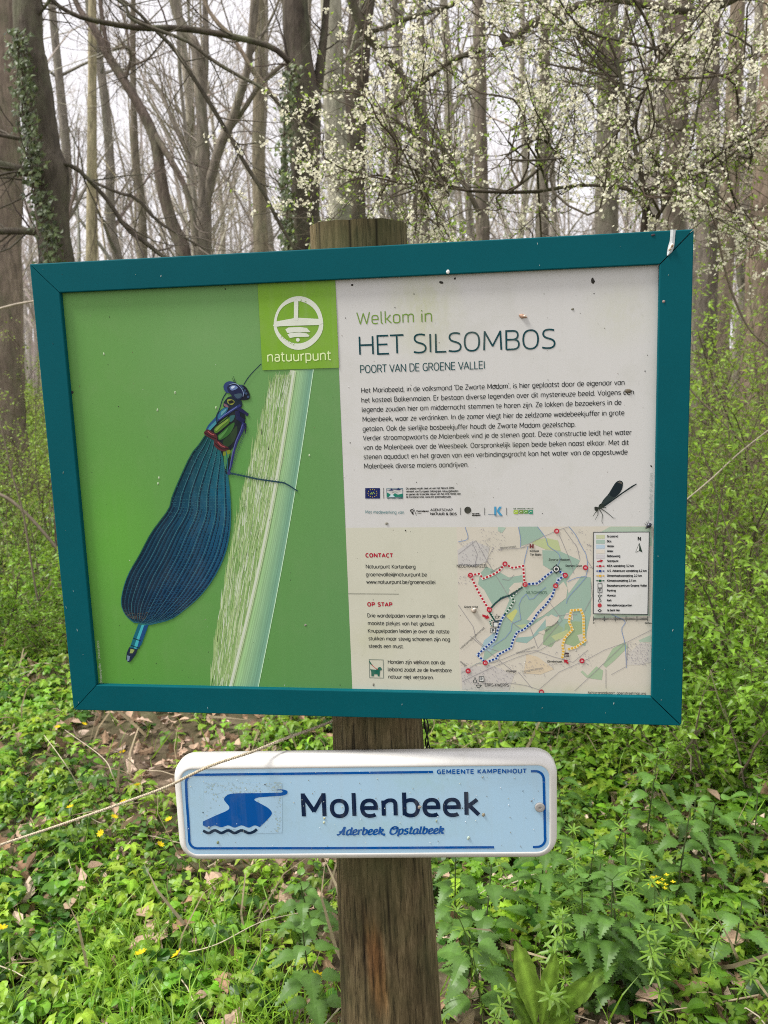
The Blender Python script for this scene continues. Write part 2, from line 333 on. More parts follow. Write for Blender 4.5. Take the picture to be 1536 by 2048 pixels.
SCRIPT = {   # slanted connected hand, drawn with a broad pen
'A': (7.6, 'M.2 1.2Q.4 -.6 1.8 .6Q3.6 3 5 10L5.6 10L5.4 1.6Q5.4 0 7.2 1.2M1 3.8Q3.4 5 6.6 4.2'),
'O': (7.6, 'M3.6 10Q.6 9.6 .6 4.8Q.6 0 3.4 0Q6.8 0 6.8 5.6Q6.8 10 3.8 10Q1.8 9.9 2 7.6Q3.8 6 7.4 9'),
'd': (5.6, 'M4.4 5.6Q3.8 6.8 2.6 6.8Q.7 6.2 .7 2.8Q.7 0 2.2 0Q3.6 0 4.4 2.4M4.5 10L4.5 1.4Q4.6 -.2 5.9 .9'),
'e': (4.6, 'M.7 2.8Q3.7 3.4 3.7 5.4Q3.6 6.8 2.4 6.8Q.7 6.6 .7 2.8Q.8 0 2.4 0Q3.8 0 4.9 1.4'),
'r': (3.9, 'M1 7L1 0M1 4.4Q1.7 7.2 3.7 6.3'),
'b': (5.2, 'M.9 10L.9 2.4Q1 0 2.5 0Q4.4 .2 4.4 3.6Q4.4 6.8 3 6.8Q1.6 6.6 1 4.2M4 5.8Q4.8 5.2 5.4 5.6'),
'k': (5.2, 'M.9 10L.9 0M.9 3.4Q1.6 6.8 3 6.8Q4.4 6.6 3.8 4.8Q3 3.6 1.4 3.4Q3 3.2 3.4 1.4Q3.8 -.2 5.4 .9'),
'p': (5.2, 'M.9 7L.9 -3M.9 4.4Q1.6 6.8 3 6.8Q4.4 6.6 4.4 3.4Q4.4 0 2.6 0Q1.6 0 1 1.4'),
's': (4.2, 'M3.6 6.3Q2.8 7 2.1 7Q.8 7 .8 5.5Q.8 4.2 2.2 3.7Q3.7 3.2 3.7 1.8Q3.7 0 2 0Q1 0 .3 .8'),
't': (3.6, 'M1.6 10L1.6 1.6Q1.7 -.2 3.8 .9M.2 7L3.2 7'),
'a': (5.4, 'M4.2 5.6Q3.6 6.8 2.6 6.8Q.7 6.2 .7 2.8Q.7 0 2.2 0Q3.6 0 4.2 2.4M4.3 7L4.3 1.4Q4.4 -.2 5.7 .9'),
'l': (2.8, 'M1.1 10L1.1 1.4Q1.2 -.2 2.9 .9'),
',': (2.0, 'M1 1.1L.4 -1.8'), ' ': (2.6, ''),
}
def glyph_paths(d, seg):
    out, cur, i = [], None, 0
    import re
    for cmd, args in re.findall(r'([MLQ])([^MLQ]*)', d):
        v = [float(x) for x in args.split()]
        if cmd == 'M':
            if cur: out.append(np.array(cur))
            cur = [(v[0], v[1])]
        elif cmd == 'L': cur.append((v[0], v[1]))
        else:
            x0, y0 = cur[-1]
            for k in range(1, seg+1):
                t = k/seg
                cur.append(((1-t)**2*x0+2*t*(1-t)*v[0]+t*t*v[2], (1-t)**2*y0+2*t*(1-t)*v[1]+t*t*v[3]))
    if cur: out.append(np.array(cur))
    return out
def ribbon2d(p, w, closed=False, pen=None):
    """polyline (N,2) -> left and right borders with mitred joins"""
    p = np.asarray(p, float)
    keep = np.concatenate([[True], np.linalg.norm(np.diff(p, axis=0), axis=1) > 1e-9]); p = p[keep]
    if len(p) < 2: return None
    if closed: q = np.concatenate([[p[-2]], p, [p[1]]])
    else: q = np.concatenate([[2*p[0]-p[1]], p, [2*p[-1]-p[-2]]])
    d1 = q[1:-1]-q[:-2]; d2 = q[2:]-q[1:-1]
    d1 /= np.linalg.norm(d1, axis=1, keepdims=True)+1e-12; d2 /= np.linalg.norm(d2, axis=1, keepdims=True)+1e-12
    t = d1+d2; ln = np.linalg.norm(t, axis=1, keepdims=True); t = np.where(ln > 1e-6, t/np.maximum(ln, 1e-6), d1)
    n = np.stack([-t[:, 1], t[:, 0]], 1)
    m = 1/np.maximum(np.abs((n*np.stack([-d1[:, 1], d1[:, 0]], 1)).sum(1)), 0.55)
    w = np.broadcast_to(np.asarray(w, float), (len(keep),))[keep] if np.ndim(w) else np.full(len(p), w)
    if pen is not None:
        a, lo = pen; ang = np.arctan2(t[:, 1], t[:, 0]); w = w*(lo+(1-lo)*np.abs(np.sin(ang-a)))
    h = (n*(m*w/2)[:, None])
    return p+h, p-h

def split_sharp(S_, ex_, ez_):
    """break strokes at sharp corners and run both pieces half a stroke past it"""
    out = []
    for g in S_:
        cuts = [0]
        for k in range(1, len(g)-1):
            a, b = g[k]-g[k-1], g[k+1]-g[k]
            if np.dot(a, b) < .35*np.linalg.norm(a)*np.linalg.norm(b): cuts.append(k)
        cuts.append(len(g)-1)
        for i in range(len(cuts)-1):
            p = g[cuts[i]:cuts[i+1]+1].astype(float).copy()
            if i > 0:
                d = p[0]-p[1]; d /= np.linalg.norm(d)+1e-9; k = .9 if abs(d[0]) < .1 or abs(d[1]) < .1 else .35
                p[0] = p[0]+d*np.array([ex_, ez_])*k
            if i < len(cuts)-2:
                d = p[-1]-p[-2]; d /= np.linalg.norm(d)+1e-9; k = .9 if abs(d[0]) < .1 or abs(d[1]) < .1 else .35
                p[-1] = p[-1]+d*np.array([ex_, ez_])*k
            out.append(p)
    return out

class Print:
    """flat print on the plane y = Y0; colours per vertex; every stroke gets its own hair-thin level"""
    def __init__(s, Y0, base=0): s.Y0 = Y0; s.mb = MB(); s.k = 0; s.base = base
    def y(s, level):
        s.k += 1
        return s.Y0-0.00012*(level+1)-0.000001*(s.k % 110)
    def pt(s, px, py):
        q = at(px, py, s.Y0); return q[[0, 2]]
    def P(s, pts): return np.array([s.pt(*p[:2]) for p in pts])
    def fill(s, P2, col, level):            # P2 world (x,z)
        P2 = np.asarray(P2); y = s.y(level)
        tri = tessellate_polygon([[Vector((a, b, 0)) for a, b in P2]])
        V = np.stack([P2[:, 0], np.full(len(P2), y), P2[:, 1]], 1)
        s.mb.add(V, np.array(tri), col)
    def poly(s, pts, rgb, level=1, smooth=0):
        p = np.asarray(pts, float)
        if smooth:
            q = smooth_line(np.concatenate([p, p[:1]]), smooth); p = q[:-1]
        s.fill(s.P(p), lin(rgb) if np.ndim(rgb) == 1 else rgb, level)
    def stroke2(s, P2, w, col, level, closed=False, pen=None):
        r = ribbon2d(P2, w, closed, pen)
        if r is None: return
        a, b = r; n = len(a); y = s.y(level)
        V = np.concatenate([np.stack([a[:, 0], np.full(n, y), a[:, 1]], 1), np.stack([b[:, 0], np.full(n, y), b[:, 1]], 1)])
        i = np.arange(n-1); F = np.stack([i, i+1, n+i+1, n+i], 1)
        s.mb.add(V, F, col)
    def px(s, p, k=1.0):                     # size of k photo pixels at p, in metres
        return np.linalg.norm(s.pt(p[0]+k, p[1])-s.pt(*p[:2]))
    def line(s, pts, w, rgb, level=2, smooth=0, closed=False):
        p = np.asarray(pts, float)
        if smooth: p = smooth_line(p, smooth)
        m = p[len(p)//2]
        ww = np.asarray(w, float)*s.px(m)
        if np.ndim(ww): ww = np.interp(np.linspace(0, 1, len(p)), np.linspace(0, 1, len(ww)), ww)
        s.stroke2(s.P(p), ww, lin(rgb), level, closed)
    def dash(s, pts, w, rgb, on, off, level=3, under=None):
        P2 = s.P(pts); u = s.px(pts[0]); seg = np.linalg.norm(np.diff(P2, axis=0), axis=1); cum = np.concatenate([[0], np.cumsum(seg)])
        if under is not None: s.stroke2(P2, w*1.3*u, lin(under), level-1)
        x = 0
        while x < cum[-1]:
            e = min(x+on*u, cum[-1]); t = np.array([x, (x+e)/2, e])
            s.stroke2(np.stack([np.interp(t, cum, P2[:, 0]), np.interp(t, cum, P2[:, 1])], 1), w*u, lin(rgb), level)
            x += (on+off)*u
    def disc(s, c, r, rgb, level=3, n=20, ry=None):
        a = np.linspace(0, 2*np.pi, n, endpoint=False); ry = ry or r
        s.fill(s.P([(c[0]+r*math.cos(t), c[1]+ry*math.sin(t)) for t in a]), lin(rgb), level)
    def rect(s, x0, y0, x1, y1, rgb, level=2):
        s.poly([(x0, y0), (x1, y0), (x1, y1), (x0, y1)], rgb, level)
    def box(s, x0, y0, x1, y1, w, rgb, level=3):
        s.line([(x0, y0), (x1, y0), (x1, y1), (x0, y1), (x0, y0)], w, rgb, level, closed=True)
    def text(s, st, p0, p1, cap, wt, rgb, level=3, seg=4, font=None, track=0.75, shear=0.0, pen=None):
        font = font or GL; x = 0; S_ = []
        for ch in st:
            w, d = font.get(ch, font.get(ch.lower(), (4, '')))
            for g in glyph_paths(d, seg): S_.append(g+np.array([x, 0]))
            x += w+track
        if not S_: return
        x0 = min(g[:, 0].min() for g in S_); x1 = max(g[:, 0].max() for g in S_)
        a, b = s.pt(*p0), s.pt(*p1); L_ = np.linalg.norm(b-a); ex = (b-a)/L_; ez = np.array([-ex[1], ex[0]])
        if ez[1] < 0 and abs(ex[1]) < 0.9: ez = -ez
        c = np.linalg.norm(s.pt(p0[0], p0[1]-cap)-a)/10; W = wt*c*10
        kx = (L_-W)/(x1-x0)
        col = lin(rgb)
        for g in split_sharp(S_, wt*5.0/max(kx/c, .01), wt*5.0):
            gx = (g[:, 0]-x0)*kx+W/2+g[:, 1]*shear*c; gy = W/2+g[:, 1]*c*(1-wt) 
            s.stroke2(a+gx[:, None]*ex+gy[:, None]*ez, W, col, level, pen=pen)
    def build(s, name, mat, parent): return s.mb.build(name, mat, parent)
# ------------------------------------------------------------------ information board
BX0, BX1, BZ0, BZ1, RW, YP = -0.5, 0.5, 0.9735, 1.7112, 0.0457, 0.009
board = empty('information_board', (0, 0.017, BZ0))
tag(board, 'large teal framed information board with a damselfly picture and a map, on the post', 'information board')
prof = [(0.0, .034), (0.0, .0016), (.0004, .0005), (.0016, .0), (RW-.0016, .0), (RW-.0004, .0005), (RW, .0016), (RW, .0125)]
def corner(k, d):
    x = BX0+d if k in (0, 3) else BX1-d
    z = BZ0+d if k in (0, 1) else BZ1-d
    return np.array([x, z])
for k in range(4):
    a, b = k, (k+1) % 4
    V = []; g = .0007 if k != 1 else .0013
    for d, y in prof:
        p, q = corner(a, d), corner(b, d); u = (q-p)/np.linalg.norm(q-p)
        p = p+u*g; q = q-u*g
        V += [(p[0], y, p[1]), (q[0], y, q[1])]
    n = len(prof); F = [(2*i, 2*i+1, 2*i+3, 2*i+2) for i in range(n-1)]+[(2*n-2, 2*n-1, 1, 0)]
    mb = MB(); mb.add(V, F, (1, 1, 1))
    mb.add(V, [(0, 2*i, 2*i+2) for i in range(1, n-1)]+[(1, 2*i+3, 2*i+1) for i in range(1, n-1)], (1, 1, 1))
    o = mb.build('frame_rail', M_TEAL, board, loc=(0, 0.017, BZ0)); o.location = (0, 0, 0)
def rebase(o, p=(0, 0.017, BZ0)):          # world-built mesh under a thing whose base is p
    o.location = -Vector(p); return o
# back tray and panel
mb = MB()
def box(mb, x0, x1, y0, y1, z0, z1, col=(1, 1, 1)):
    V = [(x, y, z) for x in (x0, x1) for y in (y0, y1) for z in (z0, z1)]
    mb.add(V, [(0, 1, 3, 2), (4, 6, 7, 5), (0, 4, 5, 1), (2, 3, 7, 6), (0, 2, 6, 4), (1, 5, 7, 3)], col)
box(mb, BX0+.004, BX1-.004, .0135, .033, BZ0+.004, BZ1-.004)
rebase(mb.build('back_tray', M_BACK, board))
mb = MB(); box(mb, BX0+RW-.001, BX1-RW+.001, YP, .0130, BZ0+RW-.001, BZ1-RW+.001, lin((203, 203, 200)))
panel = rebase(mb.build('panel', M_PRINT, board))
def sub(o): o.parent = panel; o.location = (0, 0, 0); return o      # prints are built in the panel's own (world) frame

WHITE = (206, 205, 203); BEIGE = (199, 199, 182)
# --- damselfly photograph print
pr = Print(YP)
A, B_ = pr.pt(110, 575), pr.pt(672, 552)
xs0, zt, zb = BX0+RW-.0005, BZ1-RW+.0005, BZ0+RW-.0005
split_top, split_bot = pr.pt(671, 562)[0], pr.pt(704, 1378)[0]
xsplit = (split_top+split_bot)/2
# green blurred backdrop, a grid with soft tone changes
nx, nz = 24, 30
gx = np.linspace(xs0, xsplit, nx); gz = np.linspace(zb, zt, nz)
X, Z = np.meshgrid(gx, gz); u = (X-gx[0])/(gx[-1]-gx[0]); v = (Z-gz[0])/(gz[-1]-gz[0])
c1, c2, c3, c4 = lin((100, 150, 78)), lin((104, 148, 88)), lin((88, 148, 58)), lin((92, 140, 84))
C = (c3*(1-u)[..., None]+c4*u[..., None])*(1-v)[..., None]+(c1*(1-u)[..., None]+c2*u[..., None])*v[..., None]
C = C+(lin((98, 165, 62))-C)*np.exp(-((u-.12)**2/.03+(v-.38)**2/.03))[..., None]*.7
C = C+(lin((112, 156, 96))-C)*np.exp(-((u-.55)**2/.05+(v-.85)**2/.02))[..., None]*.7
C = C+(lin((84, 146, 66))-C)*np.exp(-((u-.62)**2/.05+(v-.55)**2/.03))[..., None]*.5
i, j = np.meshgrid(np.arange(nx-1), np.arange(nz-1)); a = (j*nx+i).ravel()
pr.mb.add(np.stack([X.ravel(), np.full(X.size, YP-.0002), Z.ravel()], 1), np.stack([a, a+1, a+nx+1, a+nx], 1), C.reshape(-1, 3))
# grass stalk: left and right borders, bottom to top
SL = lambda t: (415+ (515-415)*t**1.0, 1374+(742-1374)*t) if t < 0 else (480+(575-480)*t**.85, 1376+(741-1376)*t)
def stalkL(t): return np.array([452+(580-452)*t+10*math.sin(math.pi*t), 1376-636*t])
def stalkR(t): return np.array([516+(627-516)*t+6*math.sin(math.pi*t), 1377-638*t])
nu, nt = 46, 26
ys = pr.y(1); V = []; C = []
r2 = np.random.default_rng(3)
base = [(0, (186, 200, 160)), (.08, (206, 214, 196)), (.14, (168, 196, 132)), (.3, (150, 190, 134)), (.5, (142, 180, 136)), (.7, (128, 170, 134)), (.88, (110, 154, 128)), (.97, (116, 160, 138)), (1, (150, 196, 158))]
bx = [b[0] for b in base]; bc = np.array([lin(b[1]) for b in base])
stripe = r2.uniform(.86, 1.12, nu)*(1+.06*np.sin(np.arange(nu)*1.9))
for k in range(nt):
    t = k/(nt-1); L_, R_ = stalkL(t), stalkR(t)
    for m in range(nu):
        s = m/(nu-1); p = L_+(R_-L_)*s; q = pr.pt(*p); V.append((q[0], ys, q[1]))
        c = np.array([np.interp(s, bx, bc[:, ch]) for ch in range(3)])*stripe[m]*(1+.04*r2.normal())
        C.append(np.minimum(c, .8))
i, j = np.meshgrid(np.arange(nu-1), np.arange(nt-1)); a = (j*nu+i).ravel()
pr.mb.add(V, np.stack([a, a+1, a+nu+1, a+nu], 1), C)
pr.line([stalkR(t) for t in np.linspace(0, 1, 12)], 1.3, (196, 228, 196), 3)
# feathery fringe on the left of the stalk
def fr(t): return (34+26*math.sin(math.pi*min(t*1.05, 1)))*(1-.1*t)
tt = np.linspace(0, .985, 24)
pr.poly([stalkL(t)-(fr(t)*.86+4*math.sin(t*90), 0) for t in tt]+[stalkL(t)+(8, 0) for t in tt[::-1]], (146, 176, 116), 1)
for k in range(2300):
    t = r2.uniform(0.0, 1.03); L_ = stalkL(min(t, 1)); w = fr(t)
    off = r2.uniform(-.96, .16); p0 = L_+np.array([off*w+2, 0]); ln = r2.uniform(36, 84)*(1 if off > -.6 else .75)
    lean = .17+r2.normal()*.045-.16*max(0, -off-.5); tip = p0+np.array([lean*ln, -ln]); mid = (p0+tip)/2+np.array([r2.uniform(-2.5, 1), 0])
    if min(p0[1], tip[1]) < 742: continue
    if p0[1] > 1374: p0[1] = 1374
    col = [(176, 196, 150), (160, 186, 126), (132, 168, 100), (182, 200, 158), (118, 158, 90), (196, 208, 184), (150, 180, 118), (140, 172, 106)][r2.integers(8)]
    pr.line([p0, mid, tip], [1.5, 1.3, .25], col, 2+(k % 3))
for k in range(110):       # loose tips standing off the edge
    t = k/110; L_ = stalkL(t)-(fr(t)*.9, 0); ln = r2.uniform(22, 50)
    if L_[1]-ln < 745: continue
    pr.line([L_, L_+np.array([ln*r2.uniform(-.08, .14), -ln])], [2.0, .3], (170, 194, 136) if k % 2 else (150, 180, 112), 3)
tt = np.linspace(0.0, .998, 30)
pr.line([stalkL(t)+(9, 0) for t in tt], 8, (176, 198, 154), 5); pr.line([stalkL(t)+(8, 0) for t in tt], [5, 4.4, 4], (198, 208, 188), 6)
# damselfly ------------------------------------------------
wl_ = [(412, 869), (398, 890), (380, 914), (346, 990), (338, 1018), (304, 1064), (279, 1111), (257, 1149), (245, 1187), (244, 1212), (253, 1231), (268, 1244)]
wr_ = [(450, 890), (455, 918), (456, 950), (460, 984), (462, 1035), (458, 1077), (448, 1115), (427, 1157), (401, 1191), (372, 1217), (342, 1238), (300, 1249)]
nS, nU = 40, 19
Lw, Rw_ = smooth_line(wl_, nS), smooth_line(wr_, nS)
us = np.linspace(0, 1, nU)
ys = pr.y(6); V = []; C = []
for a_ in range(nS):
    s = a_/(nS-1)
    for u_ in us:
        p = Lw[a_]+(Rw_[a_]-Lw[a_])*u_; q = pr.pt(*p); V.append((q[0], ys, q[1]))
        top = lin((16, 62, 64))*(1-u_)+lin((34, 110, 118))*u_
        mid = lin((20, 58, 84))*(1-u_)+lin((26, 92, 128))*u_
        low = lin((26, 46, 66))*(1-u_)+lin((18, 62, 112))*u_
        tip = lin((62, 54, 50))*(1-u_)+lin((20, 40, 74))*u_
        c = np.array([np.interp(s, [0, .35, .75, 1], [x_[ch] for x_ in (top, mid, low, tip)]) for ch in range(3)])
        C.append(c*r2.uniform(.8, 1.2)*np.array([.72, .92, .84]))
i, j = np.meshgrid(np.arange(nU-1), np.arange(nS-1)); a = (j*nU+i).ravel()
pr.mb.add(V, np.stack([a, a+1, a+nU+1, a+nU], 1), C)
def wing(s, u_):
    x = s*(nS-1); k = min(int(x), nS-2); f = x-k
    l = Lw[k]*(1-f)+Lw[k+1]*f; r = Rw_[k]*(1-f)+Rw_[k+1]*f
    return l+(r-l)*u_
nv = 21
for m in range(nv):
    um = m/(nv-1)
    s0 = 0.0 if m % 3 == 0 or m in (0, nv-1) else .22+.1*(m % 3)
    pts = [wing(s, um if s > .1 else um) for s in np.linspace(s0, 1, 26)]
    pr.line(pts, [.7, 1.0, .8, .6], (60, 116, 126) if m % 3 == 0 else (34, 84, 104), 8)
    if m < nv-1:
        ub = (m+.5)/(nv-1); pr.line([wing(s, ub) for s in np.linspace(s0+.02, .99, 22)], [1, 2.0, 2.2, 1.4], (12, 34, 54), 7)
for m in range(nv-1):
    for s in np.linspace(.06, .985, 60 if m < 8 else 84):
        if r2.random() < .25: continue
        ds = .004; ua, ub = (m+.12)/(nv-1), (m+.88)/(nv-1)
        if np.linalg.norm(wing(s, ua)-wing(s, ub)) < 2.4: continue
        c = (56, 108, 120) if s < .4 else ((38, 88, 126) if m > 7 else (36, 66, 88))
        if s > .86 and m < 9: c = (110, 94, 74)
        pr.line([wing(s, ua), wing(s+ds, ub)], .55, c, 9)
edge = [wing(s, 0) for s in np.linspace(0, 1, 30)]+[wing(s, 1) for s in np.linspace(1, 0, 30)]
pr.line(edge, 1.5, (34, 96, 104), 9, closed=False)
pr.line([wing(s, 0) for s in np.linspace(0, .6, 20)], 2, (30, 84, 70), 10)
# abdomen tip below the wings
pr.poly([(277, 1248), (268, 1272), (262, 1290), (258, 1300), (270, 1306), (284, 1288), (298, 1249), (290, 1249)], (22, 96, 112), 7)
pr.poly([(284, 1249), (274, 1276), (268, 1296), (273, 1298), (281, 1280), (292, 1249)], (64, 168, 176), 8)
pr.poly([(289, 1250), (280, 1276), (274, 1298), (280, 1292), (297, 1250)], (24, 70, 120), 9)
pr.line([(267, 1276), (282, 1281)], 1.6, (16, 40, 52), 10); pr.line([(262, 1290), (280, 1296)], 1.4, (16, 40, 52), 10)
pr.poly([(259, 1294), (254, 1306), (253, 1318), (257, 1324), (262, 1322), (272, 1308), (276, 1298)], (26, 40, 62), 10)
pr.poly([(262, 1297), (260, 1306), (266, 1306), (270, 1299)], (140, 160, 90), 11)
pr.poly([(255, 1310), (255, 1322), (259, 1321), (261, 1312)], (110, 130, 150), 11)
Z8 = lambda pts: [(380+x/5.908, 720+y/5.908) for x, y in pts]
# thorax and abdomen stub
pr.poly(Z8([(350, 1050), (460, 1040), (480, 1120), (470, 1250), (440, 1350), (415, 1300), (385, 1130)]), (22, 40, 39), 7, 28)
pr.poly(Z8([(395, 1080), (470, 1060), (475, 1105), (400, 1130)]), (116, 130, 41), 9, 28)
pr.poly(Z8([(400, 1135), (470, 1110), (440, 1200), (425, 1290), (405, 1220)]), (69, 129, 74), 9, 28)
pr.poly(Z8([(190, 820), (225, 760), (300, 680), (330, 630), (380, 580), (430, 555), (520, 560), (620, 580), (660, 720), (600, 900), (540, 1000), (440, 1090), (360, 1040), (300, 960), (250, 880)]), (17, 27, 35), 8, 28)
pr.poly(Z8([(190, 820), (225, 760), (300, 680), (340, 635), (320, 740), (270, 800), (225, 832)]), (31, 76, 120), 9, 28)
pr.poly(Z8([(215, 815), (250, 770), (330, 700), (320, 745), (280, 790), (235, 835)]), (61, 132, 146), 10, 28)
pr.poly(Z8([(345, 620), (400, 570), (450, 560), (440, 600), (400, 660), (345, 705), (330, 690)]), (44, 104, 136), 10, 28)
pr.poly(Z8([(375, 610), (430, 575), (425, 600), (370, 655)]), (94, 149, 156), 11, 28)
pr.poly(Z8([(285, 820), (330, 760), (440, 670), (475, 690), (465, 740), (400, 800), (320, 860), (290, 850)]), (74, 113, 41), 9, 28)
pr.poly(Z8([(300, 815), (350, 765), (435, 700), (455, 715), (380, 775), (315, 840)]), (118, 149, 64), 10, 28)
pr.poly(Z8([(330, 890), (390, 840), (470, 765), (530, 740), (500, 830), (440, 900), (360, 945), (335, 930)]), (50, 98, 43), 9, 28)
pr.poly(Z8([(340, 900), (400, 850), (450, 800), (430, 850), (360, 930)]), (79, 133, 67), 10, 28)
pr.poly(Z8([(400, 940), (470, 880), (550, 780), (560, 860), (520, 960), (440, 1030), (390, 990)]), (37, 59, 35), 9, 28)
pr.line(Z8([(280, 800), (400, 720), (470, 660)]), 1.5, (10, 20, 30), 11); pr.line(Z8([(320, 880), (440, 780), (520, 720)]), 1.8, (10, 20, 30), 11)
pr.poly(Z8([(470, 660), (530, 650), (520, 700), (480, 730)]), (42, 93, 93), 10, 28)
# red wing roots
pr.poly(Z8([(170, 850), (210, 818), (260, 845), (320, 890), (315, 960), (250, 925), (180, 885)]), (78, 37, 41), 11, 28)
pr.poly(Z8([(285, 960), (330, 950), (400, 1000), (460, 1040), (400, 1080), (330, 1050), (290, 1010)]), (78, 37, 41), 11, 28)
pr.line(Z8([(180, 860), (240, 900), (315, 930)]), 1.4, (30, 20, 30), 12); pr.line(Z8([(300, 985), (380, 1050), (450, 1045)]), 1.4, (30, 20, 30), 12)
pr.line(Z8([(215, 840), (250, 870), (290, 885)]), 1.6, (170, 88, 88), 12); pr.line(Z8([(330, 965), (370, 1010), (420, 1030)]), 1.6, (160, 80, 84), 12)
# neck
pr.poly(Z8([(400, 500), (450, 440), (520, 430), (600, 470), (620, 540), (560, 590), (460, 570), (400, 550)]), (21, 36, 50), 9, 28)
pr.poly(Z8([(440, 470), (480, 460), (530, 490), (500, 530), (450, 510)]), (132, 138, 57), 10, 28)
pr.poly(Z8([(455, 485), (500, 475), (520, 500), (470, 515)]), (16, 20, 23), 11, 28)
pr.poly(Z8([(400, 510), (440, 530), (460, 560), (410, 545)]), (124, 90, 104), 11, 28)
# head, eyes
pr.poly(Z8([(560, 290), (640, 300), (690, 360), (710, 430), (690, 465), (600, 470), (560, 400)]), (19, 24, 38), 10, 28)
pr.poly(Z8([(398, 310), (420, 270), (470, 250), (530, 265), (560, 300), (520, 370), (450, 390), (410, 360)]), (44, 62, 108), 10, 20)
pr.poly(Z8([(440, 320), (480, 285), (540, 282), (590, 320), (630, 370), (632, 420), (600, 462), (550, 465), (500, 425), (455, 370)]), (26, 34, 66), 12, 24)
pr.poly(Z8([(470, 320), (500, 300), (540, 300), (570, 325), (540, 350), (500, 360), (478, 345)]), (100, 122, 168), 13, 18)
pr.poly(Z8([(488, 318), (512, 306), (535, 312), (520, 332), (496, 338)]), (190, 205, 225), 14, 14)
pr.poly(Z8([(520, 410), (570, 395), (620, 400), (605, 440), (560, 455)]), (58, 80, 96), 13, 14)
pr.line(Z8([(470, 290), (540, 278), (600, 322), (635, 385), (630, 430)]), 1.1, (130, 150, 180), 14, 14)
for q in [(625, 330), (650, 360), (668, 395), (640, 385), (690, 435), (610, 305)]:
    pr.disc(Z8([q])[0], 2.6, (50, 70, 100), 12, 8)
pr.line(Z8([(640, 290), (690, 210), (760, 130), (845, 45)]), [2, 1.7, 1.5], (24, 46, 62), 13, 12)
pr.line(Z8([(435, 385), (390, 460), (350, 590), (318, 660), (322, 745)]), [2.2, 1.8, 2.2], (24, 46, 66), 13, 14)
pr.line(Z8([(545, 280), (515, 190)]), [1.6, .5], (20, 30, 40), 12); pr.line(Z8([(530, 270), (500, 210)]), [1.2, .4], (20, 30, 40), 12)
# legs
pr.line(Z8([(330, 715), (420, 650), (500, 590), (600, 530)]), [3, 4.6, 5.4, 4.6], (36, 46, 100), 12, 12)
pr.line(Z8([(345, 700), (430, 635), (560, 550)]), 1.6, (96, 110, 170), 13, 10)
pr.line(Z8([(560, 560), (620, 600), (680, 640), (670, 660)]), [8, 6, 4], (28, 30, 70), 11)
pr.line(Z8([(560, 600), (570, 680), (640, 730)]), 9, (24, 28, 66), 10)
pr.line(Z8([(640, 740), (610, 840), (555, 960), (515, 1110), (485, 1250), (455, 1340)]), [7, 6.5, 5, 5, 4], (38, 44, 98), 12, 16)
pr.line(Z8([(625, 760), (595, 850), (540, 980), (500, 1130), (472, 1290)]), 1.8, (82, 90, 146), 13, 14)
pr.line(Z8([(655, 750), (660, 870)]), [5, 1], (24, 24, 54), 12)
for k in range(26):
    t = k/25; p = np.array(Z8([(640-185*t+8*math.sin(6*t), 760+570*t)])[0]); pr.line([p+(2, 0), p+(7, 3+3*r2.random())], [.9, .3], (40, 44, 90), 12)
pr.line(Z8([(450, 1330), (600, 1360), (800, 1405), (1115, 1450), (1180, 1485), (1278, 1550)]), [3.4, 3.2, 3, 3, 2.4, 2], (30, 62, 74), 12)
for k in range(40):
    t = k/39; p = np.array([456+ (568-456)*t, 945+(965-945)*t]); pr.line([p, p+(4, -5 if k % 2 else 6)], [.8, .2], (60, 90, 90), 12)
pr.disc(Z8([(462, 1335)])[0], 3.6, (50, 56, 100), 13, 10)
pr.text('Bosbeekjuffer - Shutterstock', (205, 1366), (198, 1281), 5, .12, (190, 200, 178), 3)
sub(pr.build('photo_print', M_PHOTO, panel))['label'] = 'printed photograph of a blue damselfly on a pale grass stalk'

# --- logo block
pr = Print(YP-.0009)
LG = (118, 164, 48)
zl = pr.pt(600, 738)[1]; xl = pr.pt(520, 655)[0]; xr = pr.pt(674.5, 655)[0]
pr.fill([(xl, zl), (xr, zl), (xr, zt), (xl, zt)], lin(LG), 0)
CR = (214, 220, 206)
cx, cyy = 596.4, 645.3; ring = []
for k in range(49):
    a = k/48*2*math.pi; ring.append((cx+46*math.cos(a)*(1+.012*math.sin(5*a)), cyy+47.5*math.sin(a)*(1+.012*math.cos(4*a))))
wr = [8, 9, 10, 11, 12, 12, 11, 9, 7, 6, 5, 5, 6, 8, 9, 10, 10, 9, 8, 8]
pr.line(ring, wr, CR, 2, closed=True)
pr.poly([(546, 651), (552, 643), (590, 636), (598, 635.5), (640, 638), (647, 645), (640, 650), (600, 651), (560, 652.5), (550, 654)], CR, 3)
pr.line([(592.6, 602), (592, 640)], [8.5, 8.5], CR, 4)
pr.poly([(571, 659), (577, 655), (600, 654), (614, 656), (621, 664), (612, 664.5), (590, 664.5), (575, 666)], CR, 3)
pr.poly([(575, 669), (580, 666), (600, 665), (614, 667), (619, 671), (617, 673.5), (590, 674), (580, 676)], CR, 3)
pr.disc((595.8, 679.6), 3.8, CR, 3)
for k in range(6): pr.line([(562+k*4.8, 675+k*3.1), (565+k*4.9, 671+k*3.2)], 1, LG, 6)
pr.line([(601, 603), (604, 599)], 1, LG, 6); pr.line([(610, 604.5), (613, 602)], 1, LG, 6)
pr.text('natuurpunt', (535, 724.3), (663, 720.8), 21.5, .11, (216, 232, 176), 3, 6, ROUNDED)
sub(pr.build('logo', M_PRINT, panel))['label'] = 'green square with a white round emblem and the word natuurpunt'

